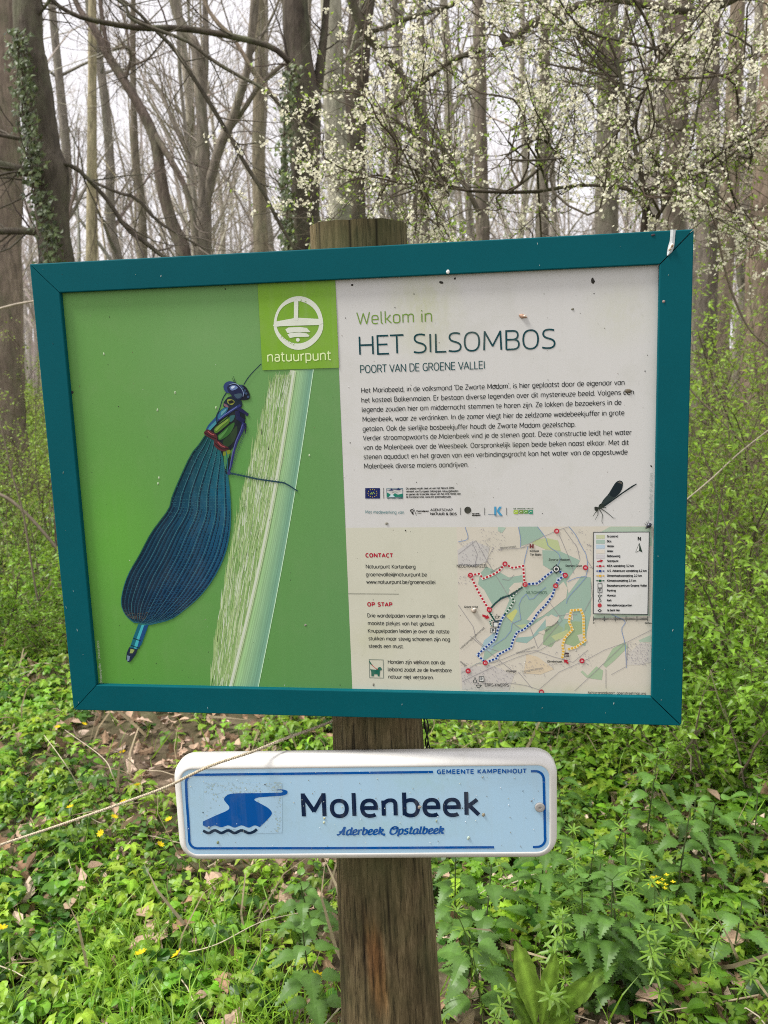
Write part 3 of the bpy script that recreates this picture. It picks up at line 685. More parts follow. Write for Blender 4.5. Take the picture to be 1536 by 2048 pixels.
# --- lower beige part, rules, icons
pr = Print(YP)
z_mid = pr.pt(960, 1054)[1]; xm = pr.pt(916, 1200)[0]; xe = BX1-RW+.0005
pr.fill([(xsplit, zb), (xm, zb), (xm, z_mid), (xsplit, z_mid)], lin(BEIGE), 0)
pr.line([(696.7, 1187.3), (797.7, 1188)], 1.1, (110, 112, 100), 2)
Z7 = lambda x, y: (680+x/4.8, 1040+y/4.8)
pr.line([Z7(280, 1338), Z7(415, 1342), Z7(418, 1517), Z7(285, 1513), Z7(280, 1338)], 1.2, (120, 130, 120), 2, closed=True)
DG = (20, 96, 80)
pr.poly([Z7(*q) for q in [(288, 1425), (300, 1433), (345, 1437), (362, 1425), (372, 1412), (390, 1411), (404, 1430), (400, 1440), (384, 1446), (380, 1500), (362, 1500), (362, 1480), (330, 1480), (322, 1500), (302, 1500), (300, 1455)]], DG, 3)
pr.poly([Z7(*q) for q in [(281, 1345), (300, 1375), (312, 1388), (308, 1394), (292, 1384), (281, 1362)]], DG, 3)
pr.line([Z7(304, 1388), Z7(340, 1420), Z7(365, 1434)], .9, (190, 50, 40), 4)
sub(pr.build('contact_field', M_PRINT, panel))

# --- lettering
pr = Print(YP, 0); TX = (36, 42, 44)
pr.text('Welkom in', (713.5, 649.5), (864, 644), 25.5, .085, (112, 148, 58), 2, 7)
sub(pr.build('lettering', M_PRINT, panel))['label'] = 'olive green thin words above the title'
pr = Print(YP, 0)
pr.text('HET SILSOMBOS', (718.6, 711), (1111, 697.5), 39.5, .088, (4, 62, 70), 2, 10, track=.35)
sub(pr.build('lettering', M_PRINT, panel))['label'] = 'large dark teal title'
pr = Print(YP, 0)
pr.text('POORT VAN DE GROENE VALLEI', (720.6, 746.7), (969.5, 738), 16.3, .105, (30, 76, 80), 2, 7, track=.4)
sub(pr.build('lettering', M_PRINT, panel))['label'] = 'small dark teal subtitle'
pr = Print(YP, 0)
body = [('Het Mariabeeld, in de volksmond \'De Zwarte Madam\', is hier geplaatst door de eigenaar van', (722.7, 786), (1249, 770)),
 ('het kasteel Balkenmolen. Er bestaan diverse legenden over dit mysterieuze beeld. Volgens één', (723, 805.6), (1267.7, 789.3)),
 ('legende zouden hier om middernacht stemmen te horen zijn. Ze lokken de bezoekers in de', (724, 824.6), (1242.7, 809.8)),
 ('Molenbeek, waar ze verdrinken. In de zomer vliegt hier de zeldzame weidebeekjuffer in grote', (725.2, 843.7), (1248.6, 830.6)),
 ('getalen. Ook de sierlijke bosbeekjuffer houdt de Zwarte Madam gezelschap.', (725.6, 862.8), (1151, 853.7)),
 ('Verder stroomopwaarts de Molenbeek vind je de stenen goot. Deze constructie leidt het water', (726, 881.2), (1263.5, 869.8)),
 ('van de Molenbeek over de Weesbeek. Oorspronkelijk liepen beide beken naast elkaar. Met dit', (727, 900.2), (1257.7, 890)),
 ('stenen aquaduct en het graven van een verbindingsgracht kon het water van de opgestuwde', (727.3, 918.8), (1255, 909)),
 ('Molenbeek diverse molens aandrijven.', (728.2, 937.5), (937, 934))]
for st, a, b in body: pr.text(st, a, b, 10.6, .115, TX, 2, 3, track=.62)
sub(pr.build('lettering', M_PRINT, panel))['label'] = 'nine lines of small black text'
pr = Print(YP, 0)
pr.text('CONTACT', (731, 1115), (786.7, 1115.3), 9, .22, (168, 22, 52), 2, 5, track=1.5)
sub(pr.build('lettering', M_PRINT, panel))['label'] = 'red heading over the addresses'
pr = Print(YP, 0)
pr.text('OP STAP', (734.6, 1213), (785, 1213.4), 9, .22, (168, 22, 52), 2, 5, track=1.5)
sub(pr.build('lettering', M_PRINT, panel))['label'] = 'red heading over the trail notes'
pr = Print(YP, 0)
for st, a, b in [('Natuurpunt Kortenberg', (731.7, 1136.9), (831, 1137.3)), ('groenevallei@natuurpunt.be', (732, 1152.7), (854, 1153)),
 ('www.natuurpunt.be/groenevallei', (732.7, 1167.5), (870.6, 1168.3))]: pr.text(st, a, b, 8.2, .125, TX, 2, 3, track=.62)
sub(pr.build('lettering', M_PRINT, panel))['label'] = 'small black postal and web addresses'
pr = Print(YP, 0)
for st, a, b in [('Drie wandelpaden voeren je langs de', (735, 1234.8), (890.4, 1236)),
 ('mooiste plekjes van het gebied.', (735.8, 1250), (869, 1251.5)), ('Knuppelpaden leiden je over de natste', (736, 1265.4), (898.8, 1267)),
 ('stukken maar stevig schoenen zijn nog', (737, 1280.6), (900, 1282.7)), ('steeds een must.', (737.3, 1295.8), (807.5, 1296.7)),
 ('Honden zijn welkom aan de', (775.8, 1327.5), (890.4, 1329)), ('leiband zodat ze de kwetsbare', (775.8, 1342.5), (903.3, 1344.6)),
 ('natuur niet verstoren.', (776.7, 1357), (867.5, 1358.8))]:
    pr.text(st, a, b, 8.2, .125, TX, 2, 3, track=.62)
sub(pr.build('lettering', M_PRINT, panel))['label'] = 'small black text beside the map'
pr = Print(YP, 0)
pr.text('Weidebeekjuffer © Leo Vaes', (1304, 1040), (1305, 945), 6.5, .1, (168, 178, 174), 2, 3)
sub(pr.build('lettering', M_PRINT, panel))['label'] = 'faint vertical credit line'

# --- sponsor logos
pr = Print(YP); ZL = lambda x, y: (700+x/3.84, 960+y/3.84)
pr.poly([ZL(117, 62), ZL(230, 62), ZL(230, 142), ZL(117, 142)], (20, 34, 92), 2)
for k in range(12):
    a = k*math.pi/6; pr.disc(ZL(173+34*math.cos(a), 101+30*math.sin(a)), .9, (220, 190, 60), 3, 5)
pr.line([ZL(155, 110), ZL(165, 95), ZL(170, 112), ZL(180, 92), ZL(192, 108)], 1, (160, 190, 80), 4)
for x in (258,): pr.line([ZL(x, 60), ZL(x+1, 142)], 1, (90, 90, 90), 2)
pr.line([ZL(281, 66), ZL(404, 64), ZL(406, 134), ZL(284, 136), ZL(281, 66)], .8, (30, 90, 110), 2, closed=True)
pr.poly([ZL(283, 130), ZL(283, 95), ZL(305, 106), ZL(322, 122), ZL(345, 100), ZL(368, 112), ZL(404, 104), ZL(405, 130)], (20, 120, 100), 3)
pr.poly([ZL(305, 122), ZL(322, 108), ZL(340, 124), ZL(345, 130), ZL(300, 130)], (190, 214, 220), 4)
for x, y in ((318, 74), (371, 70)):
    pr.poly([ZL(x-40 if x < 350 else x-40, y+2), ZL(x-8, y), ZL(x, y-12), ZL(x+10, y-2), ZL(x+32, y-4), ZL(x+8, y+8), ZL(x-10, y+8)], (24, 44, 92), 5)
for k in range(7): pr.disc(ZL(326+k*7, 98-8*math.sin(k/6*math.pi)), .7, (60, 60, 60), 5, 5)
pr.text('NATURA 2000', ZL(286, 145), ZL(406, 144), 3, .22, (20, 80, 90), 4, 3)
for st, x0, y0, x1, y1 in [('Dit gebied maakt deel uit van het Natura 2000-', 430, 74, 806, 68), ('netwerk van Europees belangrijke natuurgebieden', 430, 96, 832, 92),
 ('en geniet de financiële steun van het LIFE-fonds van', 430, 118, 850, 113), ('de Europese Unie. www.life-greenvalleys.be.', 430, 138, 778, 136)]:
    pr.text(st, ZL(x0, y0), ZL(x1, y1), 4.4, .17, (50, 52, 54), 2, 2)
pr.text('Met medewerking van', (731, 1027), (808, 1027.7), 6.6, .11, (84, 130, 134), 2, 3)
pr.text('Vlaanderen', ZL(508, 245), ZL(606, 245), 3.6, .24, (20, 20, 22), 2, 3)
pr.text('is natuur', ZL(512, 258), ZL(550, 258), 2, .2, (60, 60, 60), 2, 2)
pr.poly([ZL(462, 228), ZL(480, 222), ZL(490, 235), ZL(484, 250), ZL(492, 266), ZL(476, 262), ZL(470, 246), ZL(462, 240)], (24, 24, 26), 2)
pr.poly([ZL(472, 232), ZL(482, 232), ZL(480, 244), ZL(474, 242)], WHITE, 3)
pr.line([ZL(488, 218), ZL(510, 272)], .8, (40, 40, 40), 2)
pr.text('AGENTSCHAP', (860.7, 1022.3), (905.5, 1022.3), 5.4, .16, (24, 24, 26), 2, 3)
pr.text('NATUUR & BOS', (860.7, 1030.3), (913.5, 1030.6), 5.6, .2, (24, 24, 26), 2, 3)
for x in (848, 1033, 1202): pr.line([ZL(x, 212), ZL(x, 270)], 1.1, (110, 112, 112), 2)
for k in range(6):
    a = k*math.pi/6*2/2; d = 26
    pr.line([ZL(904-d*math.cos(a), 231-d*math.sin(a)), ZL(904+d*math.cos(a), 231+d*math.sin(a))], 3.1, (22, 24, 26), 2)
pr.text('VLAAMS-', ZL(937, 264), ZL(1000, 264), 3, .3, (22, 22, 24), 2, 2); pr.text('BRABANT', ZL(938, 277), ZL(1005, 277), 3, .3, (22, 22, 24), 2, 2)
KB = (70, 150, 190)
pr.poly([ZL(1108, 204), ZL(1124, 204), ZL(1124, 272), ZL(1108, 272)], KB, 2)
pr.poly([ZL(1146, 204), ZL(1166, 204), ZL(1146, 238), ZL(1172, 272), ZL(1150, 272), ZL(1126, 238)], KB, 2)
pr.line([ZL(1060, 265), ZL(1122, 266)], .8, (60, 90, 110), 3); pr.line([ZL(1112, 276), ZL(1172, 276)], .9, (60, 90, 110), 3)
pr.text('DE GROENE VALLEI', ZL(1256, 225), ZL(1408, 224), 2.6, .22, (60, 90, 60), 2, 2)
for k, c in enumerate([(160, 190, 60), (110, 140, 60), (90, 150, 70), (40, 140, 110)]):
    x = 1256+k*38; dy = [6, 2, 2, 6][k]
    pr.poly([ZL(x, 232), ZL(x+34, 230), ZL(x+34, 256+dy), ZL(x, 256+dy*.5)], c, 2)
    pr.line([ZL(x+6, 250), ZL(x+18, 240), ZL(x+28, 246)], .9, (210, 220, 190), 3)
sub(pr.build('sponsor_logos', M_PRINT, panel))['label'] = 'row of small sponsor logos'

# --- small damselfly drawing
pr = Print(YP); ZD = lambda pts: [(1140+x/8.084, 930+y/8.084) for x, y in pts]
pr.poly(ZD([(495, 640), (540, 560), (620, 470), (680, 370), (740, 280), (800, 250), (845, 265), (855, 310), (840, 390), (790, 470), (720, 530), (620, 605), (560, 660)]), (44, 56, 56), 2, 30)
pr.poly(ZD([(640, 470), (690, 370), (745, 290), (800, 262), (842, 280), (846, 330), (820, 410), (770, 480), (720, 515), (660, 500)]), (24, 36, 42), 3, 24)
pr.poly(ZD([(765, 285), (800, 262), (842, 280), (840, 310), (800, 292)]), (92, 88, 80), 4)
pr.line(ZD([(500, 690), (700, 560), (850, 450), (1000, 350), (1075, 305)]), [4.5, 2.6, 2.6, 3.2, 2], (30, 44, 46), 4)
pr.poly(ZD([(455, 690), (480, 630), (530, 630), (560, 660), (500, 712), (460, 710)]), (36, 46, 42), 5, 12)
pr.disc(ZD([(428, 708)])[0], 4.4, (28, 34, 32), 6, 10); pr.disc(ZD([(410, 690)])[0], 2.2, (28, 34, 32), 6, 8)
for L_ in ([(430, 745), (395, 790), (370, 830)], [(450, 715), (452, 800), (405, 888)], [(475, 715), (525, 800), (515, 910), (528, 945)], [(505, 705), (600, 770), (700, 855), (735, 858)], [(510, 690), (580, 685), (578, 700)]):
    pr.line(ZD(L_), [1.5, 1.1, .6], (60, 68, 64), 5)
sub(pr.build('insect_drawing', M_PRINT, panel))['label'] = 'small dark damselfly printed above the map legend'
# --- walking map
pr = Print(YP); Zm = lambda x, y: (900+x/3.657, 1040+y/3.657)
def mp(pts): return [Zm(*p) for p in pts]
pr.fill([(xm, zb), (xe, zb), (xe, z_mid), (xm, z_mid)], lin((203, 198, 184)), 0)
WOOD = (150, 176, 160); GRASS = (178, 190, 142); WATER = (158, 184, 190)
T = lambda n: n
for pts, c in [
 ([(505, 48), (640, 48), (690, 110), (640, 150), (520, 190)], WOOD), ([(620, 150), (700, 130), (790, 150), (810, 225), (700, 215), (600, 170)], GRASS),
 ([(675, 220), (800, 225), (950, 295), (935, 330), (850, 450), (870, 560), (800, 700), (700, 700), (560, 800), (490, 830), (450, 930), (350, 960), (250, 1030), (130, 1078), (240, 1030), (270, 880), (350, 800), (360, 740), (480, 640), (420, 560), (560, 470), (640, 480), (760, 380), (680, 330)], WOOD),
 ([(220, 390), (265, 340), (330, 370), (370, 385), (430, 420), (540, 400), (540, 460), (440, 500), (420, 560), (310, 620), (250, 510), (205, 470)], WOOD),
 ([(960, 410), (1030, 420), (1030, 690), (1000, 820), (990, 920), (860, 890), (780, 760), (850, 560)], WOOD),
 ([(440, 570), (520, 500), (560, 640), (500, 740), (380, 720)], WOOD),
 ([(690, 760), (760, 745), (830, 790), (800, 850), (740, 930), (680, 910)], (150, 172, 140)), ([(840, 760), (910, 740), (990, 745), (990, 870), (920, 930), (830, 900)], (150, 172, 134)),
 ([(740, 850), (860, 800), (870, 830), (780, 890)], GRASS), ([(410, 700), (480, 650), (495, 665), (450, 750)], (190, 196, 120)), ([(490, 770), (560, 760), (540, 800)], GRASS),
 ([(1120, 1060), (1190, 940), (1280, 890), (1300, 930), (1200, 1030), (1140, 1080)], (160, 182, 150)), ([(995, 1150), (1070, 1070), (1120, 1100), (1110, 1170), (1040, 1160)], (160, 182, 150)),
 ([(955, 1110), (970, 1100), (1005, 1135), (995, 1150)], (168, 186, 158)), ([(1170, 48), (1470, 48), (1478, 190), (1400, 190), (1460, 700), (1050, 720), (1050, 400), (1100, 90)], (168, 186, 166)),
 ([(1380, 880), (1470, 840), (1478, 890), (1390, 895)], (168, 186, 166)), ([(250, 880), (350, 800), (330, 900), (300, 960), (220, 960)], WATER), ([(490, 860), (600, 850), (720, 700), (800, 690), (700, 790), (560, 900), (480, 890)], (146, 176, 168)),
 ([(350, 50), (410, 55), (380, 95), (350, 80)], (166, 188, 172)), ([(780, 420), (820, 420), (800, 470), (770, 470)], (176, 190, 196)), ([(1300, 980), (1400, 890), (1470, 910), (1470, 1040), (1380, 1060), (1280, 1060)], (196, 192, 184)),
 ([(560, 980), (640, 1000), (760, 1090), (660, 1130), (540, 1120)], (206, 192, 166)), ([(80, 1080), (300, 1060), (470, 1130), (430, 1250), (90, 1240)], (192, 188, 182)), ([(55, 220), (170, 150), (290, 200), (270, 300), (190, 340), (60, 330)], (192, 190, 186))]:
    pr.poly(mp(pts), c, 1)
for pts, c, w in [   # cleared fields inside the wood
 ([(430, 500), (470, 460), (530, 455), (520, 500), (450, 530)], (204, 197, 182), 0), ([(560, 730), (650, 620), (750, 520), (830, 450), (860, 500), (850, 570), (760, 640), (680, 700), (600, 740)], (204, 197, 182), 0),
 ([(700, 720), (740, 690), (800, 720), (760, 770), (700, 780)], (204, 197, 182), 0), ([(640, 820), (700, 800), (690, 840)], (204, 197, 182), 0), ([(930, 840), (980, 830), (985, 880), (950, 890)], (200, 194, 176), 0), ([(850, 680), (900, 670), (900, 730), (830, 720)], (204, 197, 182), 0)]:
    pr.poly(mp(pts), c, 2)
RIV = (128, 150, 184)
for pts in ([(500, 50), (515, 130), (515, 200)], [(640, 48), (700, 130), (720, 190), (790, 240), (805, 290), (780, 340)], [(870, 48), (920, 110), (960, 190), (1000, 270), (1000, 400), (930, 420), (860, 450)],
            [(60, 160), (130, 135), (110, 50)], [(570, 190), (540, 330), (545, 450)], [(700, 490), (640, 540), (590, 590), (560, 540), (520, 580), (500, 650), (525, 720), (450, 760), (440, 830), (360, 890), (300, 930)],
            [(1000, 410), (950, 470), (870, 560), (850, 610)], [(1180, 690), (1280, 740), (1255, 800), (1280, 910), (1290, 1080)]):
    pr.line(mp(pts), 1.3, RIV, 3, 14)
ROAD = (150, 148, 150)
for pts in ([(520, 205), (640, 140), (800, 70), (870, 48)], [(350, 215), (520, 205), (580, 190)], [(800, 110), (880, 300), (905, 390)], [(830, 60), (930, 200), (950, 290)], [(60, 620), (170, 780), (190, 870), (260, 930), (360, 960)],
            [(80, 1120), (200, 1050), (330, 1040), (500, 970), (660, 950), (800, 870)], [(60, 250), (190, 150), (260, 280), (430, 560)], [(90, 1180), (300, 1080), (500, 1000), (640, 960), (760, 1000), (900, 1040), (1010, 950)],
            [(430, 1190), (560, 1210), (650, 1240), (800, 1110), (1000, 1020), (1130, 950), (1300, 890), (1478, 800)], [(500, 1110), (600, 1230)], [(150, 850), (340, 1010), (480, 1120)], [(910, 1250), (1060, 1110), (1280, 900)],
            [(1140, 1090), (1140, 1230)], [(1300, 900), (1290, 1070), (1180, 1130)], [(570, 740), (640, 930)], [(720, 590), (820, 730), (640, 940)], [(970, 690), (1040, 560), (1030, 450)], [(780, 700), (870, 690), (930, 690)],
            [(1000, 180), (1040, 190)], [(1000, 290), (1040, 350)], [(1020, 345), (1045, 350)], [(350, 780), (400, 700), (520, 800)], [(130, 330), (180, 340), (200, 250), (160, 160)], [(250, 340), (280, 270), (320, 200)], [(380, 430), (430, 440), (470, 400)]):
    pr.line(mp(pts), .9, ROAD, 3)
r4 = np.random.default_rng(12)
for (x0, y0, x1, y1, n) in [(60, 130, 320, 330, 90), (230, 60, 400, 230, 60), (85, 1040, 480, 1240, 170), (700, 960, 1050, 1080, 70), (1290, 890, 1475, 1060, 130), (500, 1020, 700, 1140, 50), (60, 400, 150, 470, 24), (860, 60, 1030, 260, 40)]:
    for k in range(n):
        x, y = r4.uniform(x0, x1), r4.uniform(y0, y1); a = r4.choice([.5, 2.1])+r4.normal()*.15; l = r4.uniform(3, 9)
        pr.line(mp([(x, y), (x+l*math.cos(a), y+l*math.sin(a))]), .9, (156, 152, 158), 4)
# routes
RED = (176, 32, 52); BLU = (26, 62, 132); GRN = (22, 84, 60); YEL = (214, 170, 60); DK = (44, 66, 76)
pr.dash(mp([(150, 403), (215, 392), (240, 428), (300, 405), (355, 375), (400, 320)]), 4.0, RED, 4.4, 3.0, 5, (226, 214, 206))
pr.dash(mp([(400, 320), (460, 350), (535, 335), (545, 470)]), 4.0, RED, 4.4, 3.0, 5, (226, 214, 206))
pr.dash(mp([(150, 403), (200, 510), (245, 590), (285, 655)]), 4.0, RED, 4.4, 3.0, 5, (226, 214, 206))
pr.dash(mp([(545, 470), (640, 462), (700, 410), (775, 358), (840, 400)]), 4.2, BLU, 4.4, 3.0, 6, (196, 208, 220))
pr.dash(mp([(840, 400), (790, 440), (772, 480), (750, 550), (700, 620), (640, 680), (600, 745), (540, 800), (490, 820), (460, 880), (445, 935), (350, 985), (345, 1010), (260, 1040), (200, 985), (250, 940), (330, 870), (350, 800), (375, 730), (400, 690)]), 4.2, BLU, 4.4, 3.0, 6, (196, 208, 220))
pr.dash(mp([(400, 690), (440, 640), (468, 590), (450, 560), (520, 495)]), 4.0, GRN, 4.2, 3.0, 6, (206, 216, 206))
pr.line(mp([(290, 655), (330, 610), (375, 572), (440, 550), (490, 520), (530, 490)]), 3.6, DK, 6); pr.dash(mp([(290, 650), (375, 565), (440, 545), (530, 485)]), 2, GRN, 3, 3, 7)
pr.dash(mp([(290, 670), (320, 720), (290, 745), (305, 775)]), 3, GRN, 3, 2, 7, (206, 216, 206)); pr.line(mp([(285, 670), (330, 740), (365, 735)]), 3, DK, 6)
pr.dash(mp([(820, 1010), (830, 950), (822, 915), (840, 860), (895, 800), (870, 740), (885, 660), (955, 655), (975, 700), (980, 860), (990, 880), (920, 930), (860, 945)]), 4.2, YEL, 3.8, 2.6, 6, (226, 214, 170))
for x, y, n in [(780, 80, '220'), (402, 320, '38'), (150, 403, '39'), (550, 470, '37'), (288, 655, '41'), (843, 403, '36'), (772, 480, '35'), (990, 347, '40'), (258, 1043, '43'), (133, 1102, '6'), (965, 1028, '26'), (668, 1256, '40')]:
    pr.disc(Zm(x, y), 5.2, (178, 40, 58), 9, 14); pr.text(n, Zm(x-9, y+8), Zm(x+9, y+8), 4.2, .16, (226, 190, 190), 10, 2)
# you-are-here mark
pr.disc(Zm(777, 357), 7.4, (20, 40, 48), 9, 18); pr.disc(Zm(777, 357), 5.2, (220, 222, 218), 10, 18); pr.disc(Zm(777, 357), 3.2, (20, 40, 48), 11, 14)
for dx, dy in ((1, 0), (-1, 0), (0, 1), (0, -1)): pr.line(mp([(777+dx*20, 357+dy*20), (777+dx*40, 357+dy*36)]), 1.6, (20, 40, 48), 9)
def arrow(x, y, ang, L_=60, w=9):
    c, s = math.cos(ang), math.sin(ang); R2 = lambda a, b: (x+a*c-b*s, y+a*s+b*c)
    pr.poly(mp([R2(0, 0), R2(-26, -19), R2(-23, -w), R2(-L_, -w*.8), R2(-L_+6, w*.8), R2(-25, w), R2(-28, 19)]), (172, 34, 50), 9)
arrow(290, 716, .36); arrow(832, 1018, .72+math.pi, 48, 7)
for st, p0, p1, cap, wt, c in [('NEDEROKKERZEEL', (50, 347), (277, 346), 6.4, .12, TX), ('SILSOMBOS', (556, 540), (710, 541), 6.4, .11, (60, 96, 80)), ('ERPS-KWERPS', (256, 1216), (432, 1217), 6.4, .12, (50, 50, 54)),
 ('Waterstraat', (367, 212), (487, 200), 4.8, .14, (110, 110, 110)), ('Kasteel', (584, 234), (652, 234), 4.6, .17, TX), ('Ter Balkt', (584, 260), (670, 261), 4.6, .17, TX), ('Zwarte Madam', (721, 298), (875, 297), 4.8, .16, TX),
 ('Stenen Goot', (843, 342), (965, 343), 4.8, .17, TX), ('Kruishoek', (303, 388), (385, 340), 4.0, .13, (110, 110, 110)), ('Groot Veld', (104, 642), (203, 643), 4.6, .16, TX), ('Lelieboomgaardenstraat', (82, 945), (258, 790), 4.4, .13, (100, 100, 100)),
 ('Silsomstraat', (700, 820), (798, 745), 4.4, .14, (100, 100, 100)), ('Vissegatstraat', (488, 980), (625, 930), 4.4, .13, (120, 120, 120)), ('Vissegat', (408, 1110), (488, 1112), 4.6, .16, (60, 60, 60)), ('Olmenhoek', (710, 1041), (823, 1042), 4.6, .17, TX),
 ('Hoogpoltstraat', (532, 1114), (680, 1088), 4.4, .13, (130, 130, 130)), ('Kerkstraat', (72, 1038), (118, 1072), 4, .12, (110, 110, 110)), ('Achtergrondkaart: openstreetmap.org', (1007, 1270), (1432, 1276), 5.4, .13, (60, 60, 60)),
 ('0', (1046, 757), (1056, 757), 3.6, .18, TX), ('500m', (1424, 760), (1474, 760), 3.6, .2, TX)]:
    pr.text(st, Zm(*p0), Zm(*p1), cap, wt, c, 9, 3)
# castle, icons
pr.poly(mp([(582, 175), (592, 175), (592, 185), (602, 185), (602, 175), (612, 175), (612, 206), (601, 206), (601, 196), (593, 196), (593, 206), (582, 206)]), (110, 24, 40), 9)
pr.poly(mp([(836, 978), (872, 978), (866, 968), (842, 968)]), (60, 40, 50), 9)
for k in range(4): pr.line(mp([(840+k*9, 978), (840+k*9, 998)]), .9, (60, 40, 50), 9)
pr.line(mp([(836, 998), (872, 998)]), .9, (60, 40, 50), 9)
def boxed(x, y, ch, r=17):
    pr.poly(mp([(x-r, y-r), (x+r, y-r), (x+r, y+r), (x-r, y+r)]), (212, 214, 210), 9)
    pr.line(mp([(x-r, y-r), (x+r, y-r), (x+r, y+r), (x-r, y+r), (x-r, y-r)]), 1.3, (50, 60, 60), 10, closed=True)
    pr.text(ch, Zm(x-(7 if ch == 'P' else 2.5), y+11), Zm(x+(7 if ch == 'P' else 2.5), y+11), 6.2, .2, (40, 50, 50), 11, 3)
boxed(334, 763, 'i'); boxed(316, 806, 'P'); boxed(231, 1161, 'P')
def cup(x, y, s=1.0):
    pr.line(mp([(x-14*s, y-4*s), (x-9*s, y+10*s), (x+7*s, y+10*s), (x+12*s, y-4*s), (x-14*s, y-4*s)]), 1.1, (50, 60, 60), 10)
    pr.line(mp([(x+12*s, y-2*s), (x+20*s, y-2*s), (x+9*s, y+6*s)]), .9, (50, 60, 60), 10); pr.line(mp([(x-3, y-18*s), (x+1, y-9*s)]), 1, (50, 60, 60), 10)
def church(x, y, s=1.0):
    a = np.linspace(0, 2*math.pi, 13); pr.line(mp([(x+11*s*math.cos(t), y+11*s*math.sin(t)) for t in a]), 1.2, (50, 60, 60), 10, closed=True)
    pr.line(mp([(x, y-11*s), (x, y-28*s)]), 1.1, (50, 60, 60), 10); pr.line(mp([(x-6*s, y-22*s), (x+6*s, y-22*s)]), 1.1, (50, 60, 60), 10)
cup(210, 1210, 1.2); church(183, 1178, 1.1); cup(344, 705, 1.1)
# legend
pr.poly(mp([(1050, 88), (1456, 86), (1445, 688), (1048, 683)]), (208, 209, 206), 12)
pr.line(mp([(1050, 88), (1456, 86), (1445, 688), (1048, 683), (1050, 88)]), 1.5, (60, 64, 70), 13, closed=True)
for k, c in enumerate([(190, 196, 160), (160, 184, 172), (178, 198, 212), (212, 206, 194), (198, 196, 198)]):
    y = 121+k*36.2; pr.poly(mp([(1068, y-14), (1131, y-14), (1131, y+14), (1068, y+14)]), c, 13)
lab = ['Grasland', 'Bos', 'Water', 'Akker', 'Bebouwing', 'Startpunt', 'IKEA wandeling 3,2 km', 'A.S. Adventure wandeling 6,2 km', 'Olmenhoekwandeling 2,2 km', 'Klimaatwandeling 2,1 km', 'Bezoekerscentrum Groene Vallei', 'Parking', 'Horeca', 'Kerk', 'Wandelknooppunten', 'Je bent hier']
xend = [1228, 1180, 1201, 1195, 1244, 1232, 1343, 1437, 1402, 1360, 1438, 1211, 1210, 1182, 1330, 1243]
for k, (st, xe_) in enumerate(zip(lab, xend)):
    y = 126+k*36.0; pr.text(st, Zm(1147, y), Zm(xe_, y), 4.9, .2, (44, 48, 52), 14, 3)
arr_y = 299; 
def arrow2(x, y, ang, lvl=14):
    c, s = math.cos(ang), math.sin(ang); R2 = lambda a, b: (x+a*c-b*s, y+a*s+b*c)
    pr.poly(mp([R2(0, 0), R2(-20, -12), R2(-18, -5), R2(-46, -4), R2(-44, 5), R2(-19, 6), R2(-21, 13)]), (172, 34, 50), lvl)
arrow2(1120, 294, -.16)
for k, c in ((335, RED), (371, BLU), (406, YEL), (442, GRN)):
    pr.line(mp([(1066, k), (1130, k)]), 1.2, c, 14); pr.poly(mp([(1088, k-8), (1106, k-8), (1106, k+8), (1088, k+8)]), c, 15)
    for x in (1072, 1118): pr.line(mp([(x, k), (x+9, k)]), 2.4, c, 15)
for ch, y in (('i', 478), ('P', 514)):
    x, r = 1096, 15
    pr.line(mp([(x-r, y-r), (x+r, y-r), (x+r, y+r), (x-r, y+r), (x-r, y-r)]), 1.1, (50, 60, 60), 14, closed=True)
    pr.text(ch, Zm(x-(5 if ch == 'P' else 2), y+9), Zm(x+(5 if ch == 'P' else 2), y+9), 5.4, .2, (40, 50, 50), 15, 3)
for f, y in ((cup, 551), (church, 588)):
    _l = pr.line; pr.line = lambda pts, w, rgb, level=2, smooth=0, closed=False: _l(pts, w, rgb, 15, smooth, closed); f(1094, y, .9); pr.line = _l
pr.disc(Zm(1094, 622), 4.2, (178, 40, 58), 14, 12)
pr.poly(mp([(1094, 646), (1110, 660), (1094, 674), (1078, 660)]), (60, 60, 66), 14); pr.disc(Zm(1094, 660), 1.3, (210, 210, 210), 15, 8)
pr.text('N', Zm(1371, 150), Zm(1395, 150), 8.4, .22, (30, 34, 34), 14, 2)
pr.poly(mp([(1383, 168), (1356, 234), (1382, 222)]), (216, 216, 212), 14); pr.poly(mp([(1383, 168), (1404, 232), (1382, 222)]), (40, 60, 50), 14)
pr.line(mp([(1383, 168), (1356, 234), (1382, 222), (1404, 232), (1383, 168)]), .8, (40, 60, 50), 15)
# scale bar
pr.line(mp([(1050, 722), (1446, 724)]), .9, (60, 64, 66), 9)
for k in range(51):
    x = 1050+k*7.92; h = 18 if k % 10 == 0 else 10; pr.line(mp([(x, 722-h), (x, 722+h)]), .9 if k % 10 else 1.4, (60, 64, 66), 9)
sub(pr.build('map', M_PRINT, panel))['label'] = 'walking map with dotted routes, red numbered nodes and a legend'

